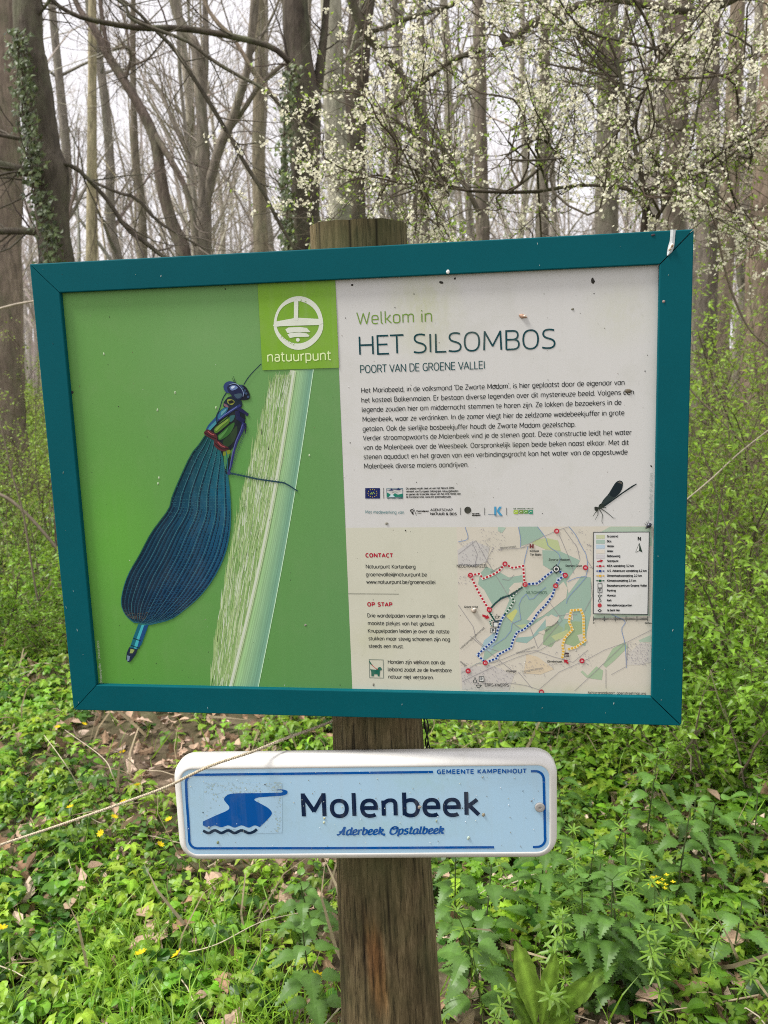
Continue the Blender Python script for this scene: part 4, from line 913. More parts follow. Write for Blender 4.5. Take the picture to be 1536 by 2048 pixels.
# --- dirt specks and flecks stuck on the panel
mbk = MB()
def speck(px, py, r, col, Y=YP, el=1.6, ang=0.6, mbx=None, n=7, h=.35):
    c = at(px, py, Y); u = np.linalg.norm(at(px+1, py, Y)-c)*r
    a = np.linspace(0, 2*np.pi, n, endpoint=False); rr = rng.uniform(.65, 1.1, n)
    x, z = rr*np.cos(a)*el, rr*np.sin(a); X = x*math.cos(ang)-z*math.sin(ang); Z_ = x*math.sin(ang)+z*math.cos(ang)
    V = np.stack([c[0]+X*u, np.full(n, Y-.0002), c[2]+Z_*u], 1); V2 = V.copy(); V2[:, 1] -= u*h; V2[:, [0, 2]] = c[[0, 2]]+(V2[:, [0, 2]]-c[[0, 2]])*.6
    A_ = np.concatenate([V, V2, [[c[0], Y-.0002-u*h*1.3, c[2]]]]); i = np.arange(n); j = (i+1) % n
    (mbx or mbk).add(A_, np.concatenate([np.stack([i, j, n+j], 1), np.stack([i, n+j, n+i], 1), np.stack([n+i, n+j, np.full(n, 2*n)], 1)]), col)
DKB = (.03, .028, .022); BRN = (.16, .11, .07); GRY = (.22, .21, .17)
for px, py, r, c, el, an in [(1186, 562, 4, DKB, 1.9, 1.6), (882, 565, 3, DKB, 1.8, -.3), (910, 557, 2.2, DKB, 1.2, 1), (1145, 618, 3, GRY, 1.3, 0), (704, 570, 2.4, DKB, 1.4, .2), (828, 588, 1.4, DKB, 1, 0), (990, 771, 3, DKB, .8, 1.4),
  (773, 1047, 3.2, GRY, 1.3, 0), (811, 1061, 1.6, DKB, 1, 0), (832, 1323, 3.8, GRY, 1.5, .2), (1256, 782, 5, (.13, .11, .08), 1.6, .2), (817, 1358, 1.5, DKB, 1, 1), (519, 574, 2.3, DKB, 1.8, 0), (582, 572, 2.4, DKB, 1.5, 0), (451, 578, 1.6, DKB, 1.2, .5),
  (144, 785, 3, DKB, 1.6, .8), (219, 634, 1.2, DKB, 1, 0), (237, 813, 1.2, DKB, 1, 0), (1302, 932, 1.8, DKB, 1.6, 2.2), (611, 1250, 2.4, GRY, 1.2, 1), (539, 1040, 2.2, (.1, .13, .06), 1.6, .6), (1290, 742, 1.4, DKB, 1, 0), (1188, 587, 1.4, DKB, 1, 0), (1152, 1301, 1.6, (.5, .5, .46), 1.4, 1.2),
  (691, 636, 1.2, DKB, 1, 0), (747, 1369, 2, GRY, 2.2, 1.5), (680, 1370, 1.3, DKB, 1, 0), (464, 1374, 1.6, DKB, 1.3, 0), (484, 1276, 1.2, DKB, 1, 0), (790, 615, 1.2, DKB, 1, 0)]:
    speck(px, py, r, c, el=el, ang=an)
for px, py in ((350, 785), (315, 820), (318, 955), (619, 911), (208, 708), (432, 815), (316, 967)):
    speck(px, py, 1.8, (.42, .52, .34), el=1.9, ang=1.5)
r5 = np.random.default_rng(5)
for k in range(150):
    px, py = r5.uniform(140, 1300), r5.uniform(575, 1375); q = at(px, py, YP)
    if abs(q[0]) < .45 and 1.02 < q[2] < 1.66: speck(px, py, r5.uniform(.4, .95), [DKB, BRN, GRY, (.62, .62, .58)][r5.integers(4)], el=r5.uniform(.8, 1.8), ang=r5.uniform(0, 3))
M_DIRT = mat_vcol('dirt', 0.7, 0, 200)
o = sub(mbk.build('dirt_specks', M_DIRT, panel)); o['kind'] = 'stuff'
mbf = MB()
for k in range(26):      # dust and nicks on the frame
    side = r5.integers(4); q_ = r5.random(); e_ = r5.uniform(.004, .040)
    p_ = [(BX0+q_, BZ1-e_), (BX0+q_, BZ0+e_), (BX0+e_, BZ0+.74*q_), (BX1-e_, BZ0+.74*q_)][side]; pq, _ = project(np.array([p_[0], 0, p_[1]]))
    speck(pq[0], pq[1], r5.uniform(.5, 1.2), [(.14, .26, .27), (.02, .03, .03), (.10, .19, .17), (.28, .36, .35)][r5.integers(4)], Y=0.0, el=r5.uniform(.8, 3.0), ang=r5.uniform(1.1, 2.0), mbx=mbf, h=.15)
o = rebase(mbf.build('dirt_specks', M_DIRT, board)); o['kind'] = 'stuff'
def small(name, mb, label, cat, mat=None, p=None, smooth=False):
    o = mb.build(name, mat or M_DIRT, None, smooth, loc=tuple(p)); return tag(o, label, cat)
# leaf crumbs and droppings of their own
mb = MB(); speck(1045, 633, 5, (.42, .27, .19), Y=YP, el=1.9, ang=-.2, mbx=mb, h=.8); speck(1049, 632, 2.4, (.72, .62, .52), Y=YP-.003, el=1.6, ang=.1, mbx=mb)
small('bud_scale', mb, 'tiny pinkish bud scale stuck to the white panel right of the greeting words', 'bud scale', p=at(1045, 633, YP))
mb = MB(); speck(948, 1221, 6, (.36, .3, .24), Y=YP, el=1.1, ang=0, mbx=mb, h=.9); speck(948, 1219, 3.2, (.62, .58, .5), Y=YP-.004, el=1.5, mbx=mb)
small('mud_pellet', mb, 'small round brown mud pellet stuck on the left edge of the map', 'mud pellet', p=at(948, 1221, YP))
mb = MB(); speck(896, 543, 4, (.70, .72, .70), Y=0, el=1.3, ang=1.5, mbx=mb)
small('petal', mb, 'tiny white petal stuck on the top rail of the teal frame', 'petal', p=at(896, 543, 0))
# bird dropping: a pale streak with a lump at its lower end, top right of the frame
mb = MB()
st = np.array([(1346, 459.5), (1345.5, 470), (1344.5, 482), (1342, 494), (1339, 504), (1335, 511)]); wd = np.array([5.2, 5.0, 5.0, 6.2, 5.0, 1.2])
Lp = np.array([at(x-w, y, -.0006) for (x, y), w in zip(st, wd)]); Rp = np.array([at(x+w, y, -.0006) for (x, y), w in zip(st, wd)]); Cp = (Lp+Rp)/2+np.array([0, -.0011, 0])
n = len(st); i = np.arange(n-1); colr = np.concatenate([np.tile((.56, .60, .60), (n, 1))]*3)
mb.add(np.concatenate([Lp, Cp, Rp]), np.concatenate([np.stack([i, i+1, n+i+1, n+i], 1), np.stack([n+i, n+i+1, 2*n+i+1, 2*n+i], 1)]), colr)
speck(1342, 494, 5.2, (.74, .73, .68), Y=-.0014, el=1.8, ang=1.15, mbx=mb, n=10, h=.4); speck(1344, 492, 2.6, (.30, .21, .12), Y=-.0034, el=1.8, ang=1.2, mbx=mb); speck(1340, 499, 1.7, (.35, .25, .14), Y=-.0034, el=1.5, ang=.9, mbx=mb)
small('bird_dropping', mb, 'whitish bird dropping streak running down the top right corner of the teal frame', 'bird dropping', p=at(1343, 485, 0))
mb = MB(); speck(1306, 470.5, 3.0, (.04, .03, .04), Y=0, el=1.9, ang=.2, mbx=mb)
small('dirt_crumb', mb, 'dark crumb on the top rail of the teal frame left of the bird dropping', 'dirt crumb', p=at(1306, 471, 0))
mb = MB(); speck(1327, 603, 3.0, (.30, .22, .2), Y=0, el=1.2, ang=.2, mbx=mb)
small('dirt_crumb', mb, 'reddish grey crumb on the inner edge of the right frame rail', 'dirt crumb', p=at(1327, 603, 0))
# beetle: body, head, legs
def ellipsoid(mb, c, r, axis_ang, col, nu=12, nv=8):
    a = np.linspace(0, 2*np.pi, nu, endpoint=False); b = np.linspace(-np.pi/2, np.pi/2, nv)
    A_, B2 = np.meshgrid(a, b); x = np.cos(B2)*np.cos(A_)*r[0]; y = np.cos(B2)*np.sin(A_)*r[1]; z = np.sin(B2)*r[2]
    cs, sn = math.cos(axis_ang), math.sin(axis_ang)
    V = np.stack([c[0]+x*cs-z*sn, c[1]+y, c[2]+x*sn+z*cs], -1).reshape(-1, 3)
    i, j = np.meshgrid(np.arange(nu), np.arange(nv-1)); i = i.ravel(); j = j.ravel(); k = (i+1) % nu
    mb.add(V, np.stack([j*nu+i, j*nu+k, (j+1)*nu+k, (j+1)*nu+i], 1), col)
c = at(1298, 1051, YP-.003); u = np.linalg.norm(at(1299, 1051, YP)-at(1298, 1051, YP))
M_BEETLE = mat_vcol('beetle_shell', 0.25, 0, 80, spec=.8)
bt = empty('beetle', tuple(c)); tag(bt, 'shiny black beetle sitting on the panel above the map legend corner', 'beetle')
mb = MB(); ellipsoid(mb, c, (6.2*u, 3.4*u, 4.4*u), .75, (.018, .02, .035)); ellipsoid(mb, c+np.array([-4.6*u, 0, -4.4*u]), (2.2*u, 2*u, 2.4*u), .7, (.015, .015, .02)); rebase(mb.build('body', M_BEETLE, bt, True), c)
mb = MB()
for dx, dz, ex, ez in ((-3, 4, -5.5, 7.5), (-1, 5, -1.5, 10), (-5, 1, -8.5, 3.5), (4, -3, 7, -5), (2, -5, 3, -8), (-4, -4, -7, -7)):
    q = np.array([c+np.array([dx*u*.6, .001, dz*u*.6]), c+np.array([dx*u, -.0008, dz*u]), c+np.array([ex*u, .0025, ez*u])]); tubes(mb, q, [.5*u, .4*u, .25*u], (.02, .02, .025), 4)
rebase(mb.build('legs', M_BEETLE, bt), c)
# ------------------------------------------------------------------ stream name sign
_a = math.radians(5.81)
FRAME[0] = np.array([[math.cos(_a), -math.sin(_a), 0], [math.sin(_a), math.cos(_a), 0], [0, 0, 1]]); FRAME[1] = np.array([-.0021, 0, .8103])
sign = empty('stream_name_sign', (-.0021, 0, .8103)); sign.rotation_euler = (0, 0, _a)
tag(sign, 'pale blue stream name sign with white rounded rim below the big board on the post', 'name sign')
def rrect(cx, cz, w, h, r, n=9):
    P_ = []
    for k, (sx, sz) in enumerate(((1, 1), (-1, 1), (-1, -1), (1, -1))):
        for a in np.linspace(0, math.pi/2, n):
            t = a+k*math.pi/2; P_.append((cx+sx*(w/2-r)+r*math.cos(t), cz+sz*(h/2-r)+r*math.sin(t)))
    return np.array(P_)
rings = [(0, 0, .6080, .1530, .0200, 0.0000), (0, 0, .6100, .1550, .0210, -.0006), (0, 0, .6140, .1600, .0240, -.0006), (0, 0, .6230, .1680, .0290, .0012), (0, .0002, .6310, .1780, .0330, .0055),
         (0, .0003, .6355, .1835, .0355, .0110), (0, .0004, .6372, .1860, .0365, .0160), (0, .0004, .6372, .1860, .0365, .0310), (0, .0004, .6320, .1800, .0330, .0310)]
mb = MB(); n = 36; V = []
for cx_, cz_, w, h, r, y in rings:
    q = rrect(cx_, cz_, w, h, r); V += [(a, y, b) for a, b in q]
i = np.arange(n); j = (i+1) % n
F = np.concatenate([np.stack([k*n+i, k*n+j, (k+1)*n+j, (k+1)*n+i], 1) for k in range(len(rings)-1)])
mb.add(V, F, (1, 1, 1)); rebase(mb.build('rim', M_RIM, sign, True), (0, 0, 0))
FACE = (172, 207, 230); LB = (0, 82, 160); NB = (12, 34, 66)
pr = Print(0.0002)
pr.fill(rrect(0, 0, .6084, .1534, .0200), lin(FACE), -1)
face = rebase(pr.build('plate', M_SIGNP, sign), (0, 0, 0))
def sub2(o): o.parent = face; o.location = (0, 0, 0); return o
za = lambda x, y: (340+x/3.84, 1480+y/3.84); zb2 = lambda x, y: (720+x/3.746, 1480+y/3.746)
pr = Print(0.0)
# worn patch where a sticker used to be
M_WORN = mat_print('worn_patch', 0.5, 0.1)
ptc = Print(0.0)
ptc.poly([za(262, 320), za(860, 330), za(862, 712), za(690, 716), za(262, 650)], (172, 206, 228), 0)
for k in range(420):
    u1, v1 = r5.random(), r5.random()
    if r5.random() < .5: v1 = v1*.25
    if r5.random() < .25: u1 = .9+.1*u1
    x, y = 266+590*u1, 326+380*v1
    s_ = r5.uniform(3, 10); a0 = r5.uniform(0, 3)
    ptc.poly([za(x+s_*math.cos(a0+t)*r5.uniform(.4, 1.1), y+s_*math.sin(a0+t)*r5.uniform(.4, 1)) for t in (0, 1.3, 2.5, 3.8, 5)], [(164, 192, 200), (174, 194, 190), (168, 198, 216), (160, 182, 178), (178, 208, 224)][r5.integers(5)], 1)
sub2(ptc.build('worn_patch', M_WORN, face))
r_ = 19
ang = lambda a: math.radians(a)
left = [(875, 1543.4), (640, 1546.6), (400, 1549.2)]
def arc(cx_, cy_, rx, ry, a0, a1, n=8): return [(cx_+rx*math.cos(ang(t)), cy_+ry*math.sin(ang(t))) for t in np.linspace(a0, a1, n)]
path = [(866, 1543.8), (640, 1546.6), (392, 1549.4)]+arc(388, 1565, 16, 15.6, -100, -178)+[(373.5, 1600), (376.5, 1640), (378.6, 1678)]+arc(394.5, 1680.5, 16, 16, 178, 92)+[(640, 1696.2), (988, 1694.4)]
pr.line(path, 4.9, LB, 2)
path = [(1062, 1542.4), (1072, 1542.2)]+arc(1072, 1559, 15.5, 16.5, -88, -4)+[(1089, 1615), (1090, 1674)]+arc(1075, 1678, 15.5, 15.5, 0, 88)+[(1066, 1694)]
pr.line(path, 4.9, LB, 2)
sub2(pr.build('border_line', M_SIGNP, face))
pr = Print(0.0)
top = smooth_line([(253, 625), (345, 582), (440, 540), (455, 512), (430, 480), (415, 455), (430, 430), (470, 412), (560, 408), (700, 407), (800, 404), (850, 403), (866, 396), (856, 386), (820, 385)], 60)
bot = smooth_line([(820, 380), (862, 379), (895, 387), (903, 402), (890, 418), (850, 428), (770, 433), (690, 439), (655, 449), (652, 464), (700, 490), (755, 522), (782, 555), (775, 580), (735, 625), (690, 668)], 60)
wav = smooth_line([(690, 668), (650, 655), (605, 672), (550, 655), (497, 672), (447, 655), (395, 669), (345, 656), (295, 669), (253, 655)], 50)
pr.poly([za(x, y) for x, y in np.concatenate([top, bot, wav])], (0, 84, 164), 2)
wv = smooth_line([(254, 696), (298, 713), (345, 693), (395, 713), (447, 693), (497, 713), (550, 693), (602, 713), (640, 705), (668, 684)], 50)
pr.line([za(x, y) for x, y in wv], 5.6, (22, 46, 72), 3)
sub2(pr.build('river_emblem', M_SIGNP, face))['label'] = 'blue winding stream emblem with a dark wavy line'
pr = Print(0.0)
pr.text('Molenbeek', (604, 1636.3), (962, 1633), 50.5, .15, NB, 2, 12, ROUNDED, track=1.5)
sub2(pr.build('lettering', M_SIGNP, face))['label'] = 'large dark blue stream name'
pr = Print(0.0)
pr.text('Aderbeek, Opstalbeek', (673, 1671.8), (889.5, 1668.6), 18.5, .20, (0, 84, 164), 2, 8, SCRIPT, .35, .22, (.4, .62))
sub2(pr.build('lettering', M_SIGNP, face))['label'] = 'small blue slanted script'
pr = Print(0.0)
pr.text('GEMEENTE KAMPENHOUT', (874, 1548.4), (1053.7, 1546.6), 9.6, .2, (0, 84, 160), 2, 5, track=1.7)
sub2(pr.build('lettering', M_SIGNP, face))['label'] = 'small blue capitals in the top border'
mb = MB()
for px, py, r, c_ in [(839, 1614, 4.2, (.27, .24, .2)), (967, 1630, 4.2, (.27, .24, .17)), (873, 1641, 2.6, (.4, .48, .36)), (965, 1554, 2.4, (.34, .4, .4)), (1063, 1602, 2, (.2, .22, .24)), (937, 1676, 3.6, (.42, .52, .44)), (418, 1655, 3, (.22, .26, .26)),
        (436, 1685, 2.8, (.2, .24, .14)), (406, 1625, 1.5, DKB), (649, 1636, 2.6, (.5, .5, .3)), (530, 1569, 1.5, DKB), (925, 1616, 1.5, DKB), (684, 1614, 1.6, (.45, .5, .45)), (648, 1645, 2.4, (.5, .55, .4)), (1029, 1556, 1.6, (.4, .45, .45)), (1046, 1582, 1.2, DKB)]:
    speck(px, py, r, c_, Y=0.0, el=1.3, ang=1.2, mbx=mb)
for k in range(110): speck(r5.uniform(372, 1095), r5.uniform(1540, 1700), r5.uniform(.5, 1.3), [(.3, .35, .33), GRY, (.5, .56, .5), (.62, .7, .76)][r5.integers(4)], Y=0.0, el=1.5, ang=1.4+r5.normal()*.3, mbx=mb)
o = sub2(mb.build('dirt_specks', M_DIRT, face)); o['kind'] = 'stuff'
# screw on the right, embossed disc with a slot
c = at(1079.5, 1614, -.0005); u = np.linalg.norm(at(1080.5, 1614, 0)-at(1079.5, 1614, 0)); mb = MB(); V = []; n = 20
a = np.arange(n)*2*np.pi/n
for rr, yy in ((10, 0.0), (9.8, -.0022), (8.2, -.0032), (3.2, -.0034), (2.4, -.0016), (.01, -.0016)):
    V += [(c[0]+rr*u*math.cos(t), c[1]+yy, c[2]+rr*u*math.sin(t)) for t in a]
i = np.arange(n); j = (i+1) % n
mb.add(V, np.concatenate([np.stack([k*n+i, k*n+j, (k+1)*n+j, (k+1)*n+i], 1) for k in range(5)]), (1, 1, 1))
o = mb.build('screw', M_SCREW, sign); rebase(o, (0, 0, 0))

FRAME[0] = np.eye(3); FRAME[1] = np.zeros(3)
# ------------------------------------------------------------------ wooden post
m, N, L, b = new_mat('weathered_post_wood')
co = objco(N, L, (1, 1, .11)); n1 = noise(N, L, 105, 9, co, .78); co2 = objco(N, L, (1, 1, .30)); n2 = noise(N, L, 9, 5, co2, .6)
co3 = objco(N, L, (1, 1, .06)); n3 = noise(N, L, 170, 6, co3, .75)
r1 = ramp(N, L, n1.outputs[0], [(.34, (.040, .031, .016)), (.5, (.138, .104, .050)), (.64, (.245, .19, .100))])
r2_ = ramp(N, L, n2.outputs[0], [(.35, .50), (.66, 1.25)])
c = mixc(N, L, 1.0, r1.outputs[0], r2_.outputs[0], 'MULTIPLY')
r3 = ramp(N, L, n3.outputs[0], [(.36, .30), (.44, 1.0)]); c = mixc(N, L, 1.0, c, r3.outputs[0], 'MULTIPLY')
nz_ = noise(N, L, 5, 3, objco(N, L)); rz = ramp(N, L, nz_.outputs[0], [(.42, 0), (.66, .55)]); c = mixc(N, L, rz.outputs[0], c, (.080, .088, .034))
a_ = N.new('ShaderNodeAttribute'); a_.attribute_name = 'Col'; c = mixc(N, L, 1.0, c, a_.outputs[0], 'MULTIPLY')
L.new(c, b.inputs['Base Color']); b.inputs['Roughness'].default_value = .85; b.inputs['Specular IOR Level'].default_value = .2
ad = N.new('ShaderNodeMath'); ad.operation = 'ADD'; L.new(n1.outputs[0], ad.inputs[0]); L.new(r3.outputs[0], ad.inputs[1]); bump(N, L, ad.outputs[0], b, .55, .004)
M_POST = m
PC = lambda z: (0.004+.010*max(0, (1.0-z)), .115)
PRD = lambda z: .0770+.017*max(0, (1.0-z))/.7 if z < 1.0 else .0770-.0*z
post = empty('wooden_post', (.014, .115, 0)); tag(post, 'thick round weathered wooden post carrying both signs', 'post')
mb = MB(); ns, nz2 = 140, 200; zs = np.linspace(-.3, 1.757, nz2); th = np.arange(ns)*2*np.pi/ns
cr = [(-1.57-.02, .0032, .006, 1.3), (-1.05, .0026, .005, 1.45), (-2.3, .002, .005, 1.55), (-1.9, .0022, .006, .2), (-2.6, .0018, .005, .3), (-.7, .002, .005, .4), (-1.35, .0016, .004, .1)]
rows = []; cc = []
for z in zs:
    x0, y0 = PC(z); R0 = PRD(z)
    rr = R0*(1+.010*np.sin(3*th+z*1.3)+.006*np.sin(7*th-z*2)+.005*np.sin(19*th+3*np.sin(z*4)))
    tint = np.ones((ns, 3))
    for (a0, dep, wd_, z0) in cr:
        dd = np.abs((th-(a0+.03*math.sin(z*5)) % (2*np.pi)+np.pi) % (2*np.pi)-np.pi)*R0
        on = 1.0 if z > z0+.05 else 0.0
        if z0 < 1: on = 1.0 if z0+.12 < z < z0+.75 else 0.0
        g = np.exp(-(dd/(wd_*.25))**2)*on; rr = rr-dep*g*.35; tint *= (1-.85*g)[:, None]  # crack shade put into the tint, the grooves being shallow
    # reddish scar where bark chipped off
    a_s = -1.72+.75*(.60-z); dd = ((th-a_s % (2*np.pi)+np.pi) % (2*np.pi)-np.pi)*R0
    g = np.exp(-(dd/.016)**4)*np.exp(-((z-.50)/.085)**4); tint = tint*(1-g[:, None])+g[:, None]*np.array([1.95, 1.3, 1.0])*(.75+.35*np.sin(th*40+z*9))[:, None]; rr = rr-.0025*g
    rows.append(np.stack([x0+rr*np.cos(th), y0+rr*np.sin(th), np.full(ns, z)+(.0006*np.sin(5*th)+.0004*np.sin(13*th) if z == zs[-1] else 0)], 1)); cc.append(tint)
V = np.concatenate(rows+[[[*PC(1.7), 1.7575]]]); C = np.concatenate(cc+[[[1, 1, 1]]])
i, j = np.meshgrid(np.arange(ns), np.arange(nz2-1)); i = i.ravel(); j = j.ravel(); k = (i+1) % ns
mb.add(V, np.stack([j*ns+i, j*ns+k, (j+1)*ns+k, (j+1)*ns+i], 1), C)
t_ = (nz2-1)*ns; i = np.arange(ns)
mb.add(np.concatenate([rows[-1], [[*PC(1.7), 1.7575]]]), np.stack([i, (i+1) % ns, np.full(ns, ns)], 1), (1, 1, 1))
rebase(mb.build('log', M_POST, post, True), (.014, .115, 0))

# two mounting battens between boards and post
M_STEEL = mat_paint('galvanised_steel', (.30, .31, .32), .5, .3)
for z in (1.58, 1.10):
    mb = MB(); box(mb, -.30, .30, .0345, .0400, z-.02, z+.02); rebase(mb.build('mounting_bar', M_STEEL, board))
for z in (0,):
    mb = MB(); box(mb, -.20, .20, .0265, .0300, z-.018, z+.018); rebase(mb.build('mounting_bar', M_STEEL, sign), (0, 0, 0))

# ------------------------------------------------------------------ twine tied behind, running out to the left
M_TWINE = mat_vcol('hemp_twine', .85, .3, 600)
cp = [(-160, 1745, -.16), (-60, 1712, -.12), (0, 1690, -.09), (120, 1650, -.08), (240, 1608, -.075), (330, 1575, -.068), (385, 1548, -.064), (430, 1528, -.056), (500, 1505, -.03), (570, 1477, .02), (640, 1452, .075), (690, 1432, .10)]
P_ = np.array([at(x, y, Y) for x, y, Y in cp]); path = smooth_line(P_, 700)
s = np.concatenate([[0], np.cumsum(np.linalg.norm(np.diff(path, axis=0), axis=1))]); t = np.gradient(path, axis=0); t /= np.linalg.norm(t, axis=1, keepdims=True)
u = np.cross(t, [0, 0, 1.]); u /= np.linalg.norm(u, axis=1, keepdims=True); v = np.cross(u, t)
tw = empty('twine', tuple(P_[3])); tag(tw, 'pale twisted twine crossing the upper left corner of the small sign', 'twine')
for q in range(3):
    a = s*2*np.pi/.011+q*2*np.pi/3; mb = MB()
    tubes(mb, path+.00115*(np.cos(a)[:, None]*u+np.sin(a)[:, None]*v), np.full(len(path), .00135)*rng.uniform(.88, 1.12, len(path)), np.array([.52, .45, .32])*(.85+.12*q), 5)
    rebase(mb.build('strand', M_TWINE, tw, True), P_[3])
mb = MB(); fi = rng.integers(5, 690, 260); d_ = rng.normal(size=(260, 3)); d_ /= np.linalg.norm(d_, axis=1, keepdims=True)
pp = path[fi][:, None]+np.stack([d_*0, d_*.004+t[fi]*.003, d_*.006+t[fi]*.008], 1); tubes(mb, pp, np.tile([.0002, .00016, .0001], (260, 1)), (.5, .43, .32), 3)
o = rebase(mb.build('loose_fibres', M_TWINE, tw), P_[3]); o['kind'] = 'stuff'
# dark wires hanging beside the post
mb = MB()
for q, cp in enumerate([[(845, 1425), (852, 1460), (858, 1490), (866, 1516)], [(853, 1425), (848, 1450), (856, 1480), (850, 1512)], [(849, 1425), (857, 1455), (851, 1485), (860, 1512)]]):
    P2 = smooth_line([at(x, y, .12+.004*q) for x, y in cp], 24); tubes(mb, P2, np.full(24, .0013), (.03, .028, .025), 5)
o = mb.build('wire', M_TWINE, None, True, loc=tuple(at(852, 1470, .12))); tag(o, 'dark tangled wires hanging beside the post above the small sign', 'wire')
# ================================================================== ground and woodland
M_BARK = mat_vcol('bark', .92, .9, 26, (1, 1, .22), .42, 0, .15)
def weather(m, col, lo, hi, fac, scale):
    N, L = m.node_tree.nodes, m.node_tree.links; b = N['Principled BSDF']; src = b.inputs['Base Color'].links[0].from_socket
    n = noise(N, L, scale, 6, objco(N, L, (1, 1, .45)), .7); r = ramp(N, L, n.outputs[0], [(lo, 0), (hi, fac)]); L.new(mixc(N, L, r.outputs[0], src, col), b.inputs['Base Color'])
weather(M_BARK, (.17, .19, .11), .48, .70, .6, 4.5); weather(M_BARK, (.05, .045, .04), .52, .72, .55, 13)
M_TWIG = mat_vcol('twig_bark', .85, 0, 30, (1, 1, 1), .25, 0, .2)
M_LEAF = mat_vcol('leaf', .42, 0, 60, (1, 1, 1), .25, .40, .45)
M_DEAD = mat_vcol('dead_leaf', .8, .3, 90, (1, 1, 1), .3, .12, .2)
M_PETAL = mat_vcol('petal', .6, 0, 60, (1, 1, 1), .06, .35, .2)
def gh(x, y):
    x, y = np.asarray(x, float), np.asarray(y, float)
    f = .035*np.sin(1.3*x+.4)*np.cos(1.1*y+.8)+.02*np.sin(3.1*x+1.7*y)+.012*np.sin(6.3*x-4.1*y+1)+.06*np.sin(.37*x+.2*y)
    return f*np.clip((np.hypot(x-.0, y-.2)-.3)/1.5, .3, 1)
m, N, L, b = new_mat('forest_floor')
co = objco(N, L); n1 = noise(N, L, 9, 8, co, .7); n2 = noise(N, L, .9, 5, co, .6); n3 = noise(N, L, 60, 4, co, .7)
r1 = ramp(N, L, n1.outputs[0], [(.30, (.030, .022, .014)), (.48, (.12, .088, .06)), (.66, (.27, .205, .15))])
c = mixc(N, L, ramp(N, L, n3.outputs[0], [(.35, 0), (.7, .6)]).outputs[0], r1.outputs[0], (.10, .078, .05))
c = mixc(N, L, ramp(N, L, n2.outputs[0], [(.42, 0), (.6, .65)]).outputs[0], c, (.055, .085, .025))
L.new(c, b.inputs['Base Color']); b.inputs['Roughness'].default_value = .95; b.inputs['Specular IOR Level'].default_value = .1
bump(N, L, n1.outputs[0], b, .8, .05); M_SOIL = m
t_ = np.linspace(-1, 1, 221); gx = np.sinh(t_*6.2)/np.sinh(6.2)*420; gy = gx+2.0
X, Y_ = np.meshgrid(gx, gy); Z = gh(X, Y_); n = len(gx); i, j = np.meshgrid(np.arange(n-1), np.arange(n-1)); a = (j*n+i).ravel()
mb = MB(); mb.add(np.stack([X.ravel(), Y_.ravel(), Z.ravel()], 1), np.stack([a, a+1, a+n+1, a+n], 1), (.1, .08, .05))
tag(mb.build('ground', M_SOIL, None, True), kind='structure')

# ---------------------------------------------------------------- leaf prototypes
def leaf_proto(prof, fold=.25, droop=.25, L_=1.0, tip=0.0):
    t = np.array([p[0] for p in prof]); w = np.array([p[1] for p in prof]); z = -droop*t**2+.06*np.sin(t*5)
    mid = np.stack([t*L_, 0*t, z], 1); l = np.stack([t*L_, w, z+fold*w], 1); r = np.stack([t*L_, -w, z+fold*w], 1)
    n = len(t); i = np.arange(n-1)
    F = np.concatenate([np.stack([i, i+1, n+i+1, n+i], 1), np.stack([i+1, i, 2*n+i, 2*n+i+1], 1)])
    sh = np.concatenate([np.full(n, 1.12), np.full(2*n, .97)])
    return np.concatenate([mid, l, r]), F, sh
def xform(p, az=0, tilt=0, sc=1, off=(0, 0, 0), sh=1.0):
    V, F, s = p; ct, st = math.cos(tilt), math.sin(tilt); ca, sa = math.cos(az), math.sin(az)
    x, y, z = (V*sc).T; x2 = x*ct-z*st; z2 = x*st+z*ct
    return np.stack([x2*ca-y*sa, x2*sa+y*ca, z2], 1)+np.array(off), F, s*sh
def join(ps):
    V, F, S_ = [], [], []; n = 0
    for v, f, s in ps: V.append(v); F.append(f+n); S_.append(s); n += len(v)
    return np.concatenate(V), np.concatenate(F), np.concatenate(S_)
def stalk_proto(p0, p1, r, bend=.2):
    p0, p1 = np.array(p0, float), np.array(p1, float); t = np.linspace(0, 1, 4)[:, None]
    P_ = p0+(p1-p0)*t+np.array([0, 0, 1])*(bend*np.sin(t*np.pi)*np.linalg.norm(p1-p0)*.3)
    m_ = MB(); tubes(m_, P_, np.linspace(r, r*.7, 4), (1, 1, 1), 3)
    return m_.V[0], m_.F4[0], np.full(len(m_.V[0]), .9)
OVATE = leaf_proto([(0, .01), (.12, .17), (.35, .30), (.6, .26), (.85, .12), (1, .005)])
SMALL = leaf_proto([(0, .02), (.4, .27), (1, .01)], .3, .2)
ROUND = leaf_proto([(-.12, .16), (0, .34), (.25, .48), (.55, .44), (.85, .22), (1, .02)], .12, .15)
LOBED = leaf_proto([(0, .01), (.10, .10), (.20, .34), (.32, .16), (.48, .38), (.60, .14), (.74, .24), (.82, .10), (1, .01)], .2, .3)
NETTLE = leaf_proto([(0, .06)]+sum([[(.05+k*.10, w-.025), (.05+k*.10+.07, w+.035)] for k, w in enumerate([.22, .30, .31, .29, .245, .195, .145, .10, .06])], [])+[(1, .004)], .15, .22)
NARROW = leaf_proto([(0, .03), (.35, .10), (.8, .08), (1, .005)], .1, .2)
IVY = leaf_proto([(-.1, .12), (0, .32), (.16, .5), (.3, .30), (.55, .26), (1, .01)], .1, .15)
DEADL = leaf_proto([(0, .01), (.12, .08), (.25, .26), (.35, .13), (.5, .30), (.62, .15), (.78, .24), (.9, .1), (1, .02)], .55, .5)
DEAD2 = leaf_proto([(0, .01), (.2, .22), (.5, .33), (.8, .2), (1, .02)], .7, -.5)
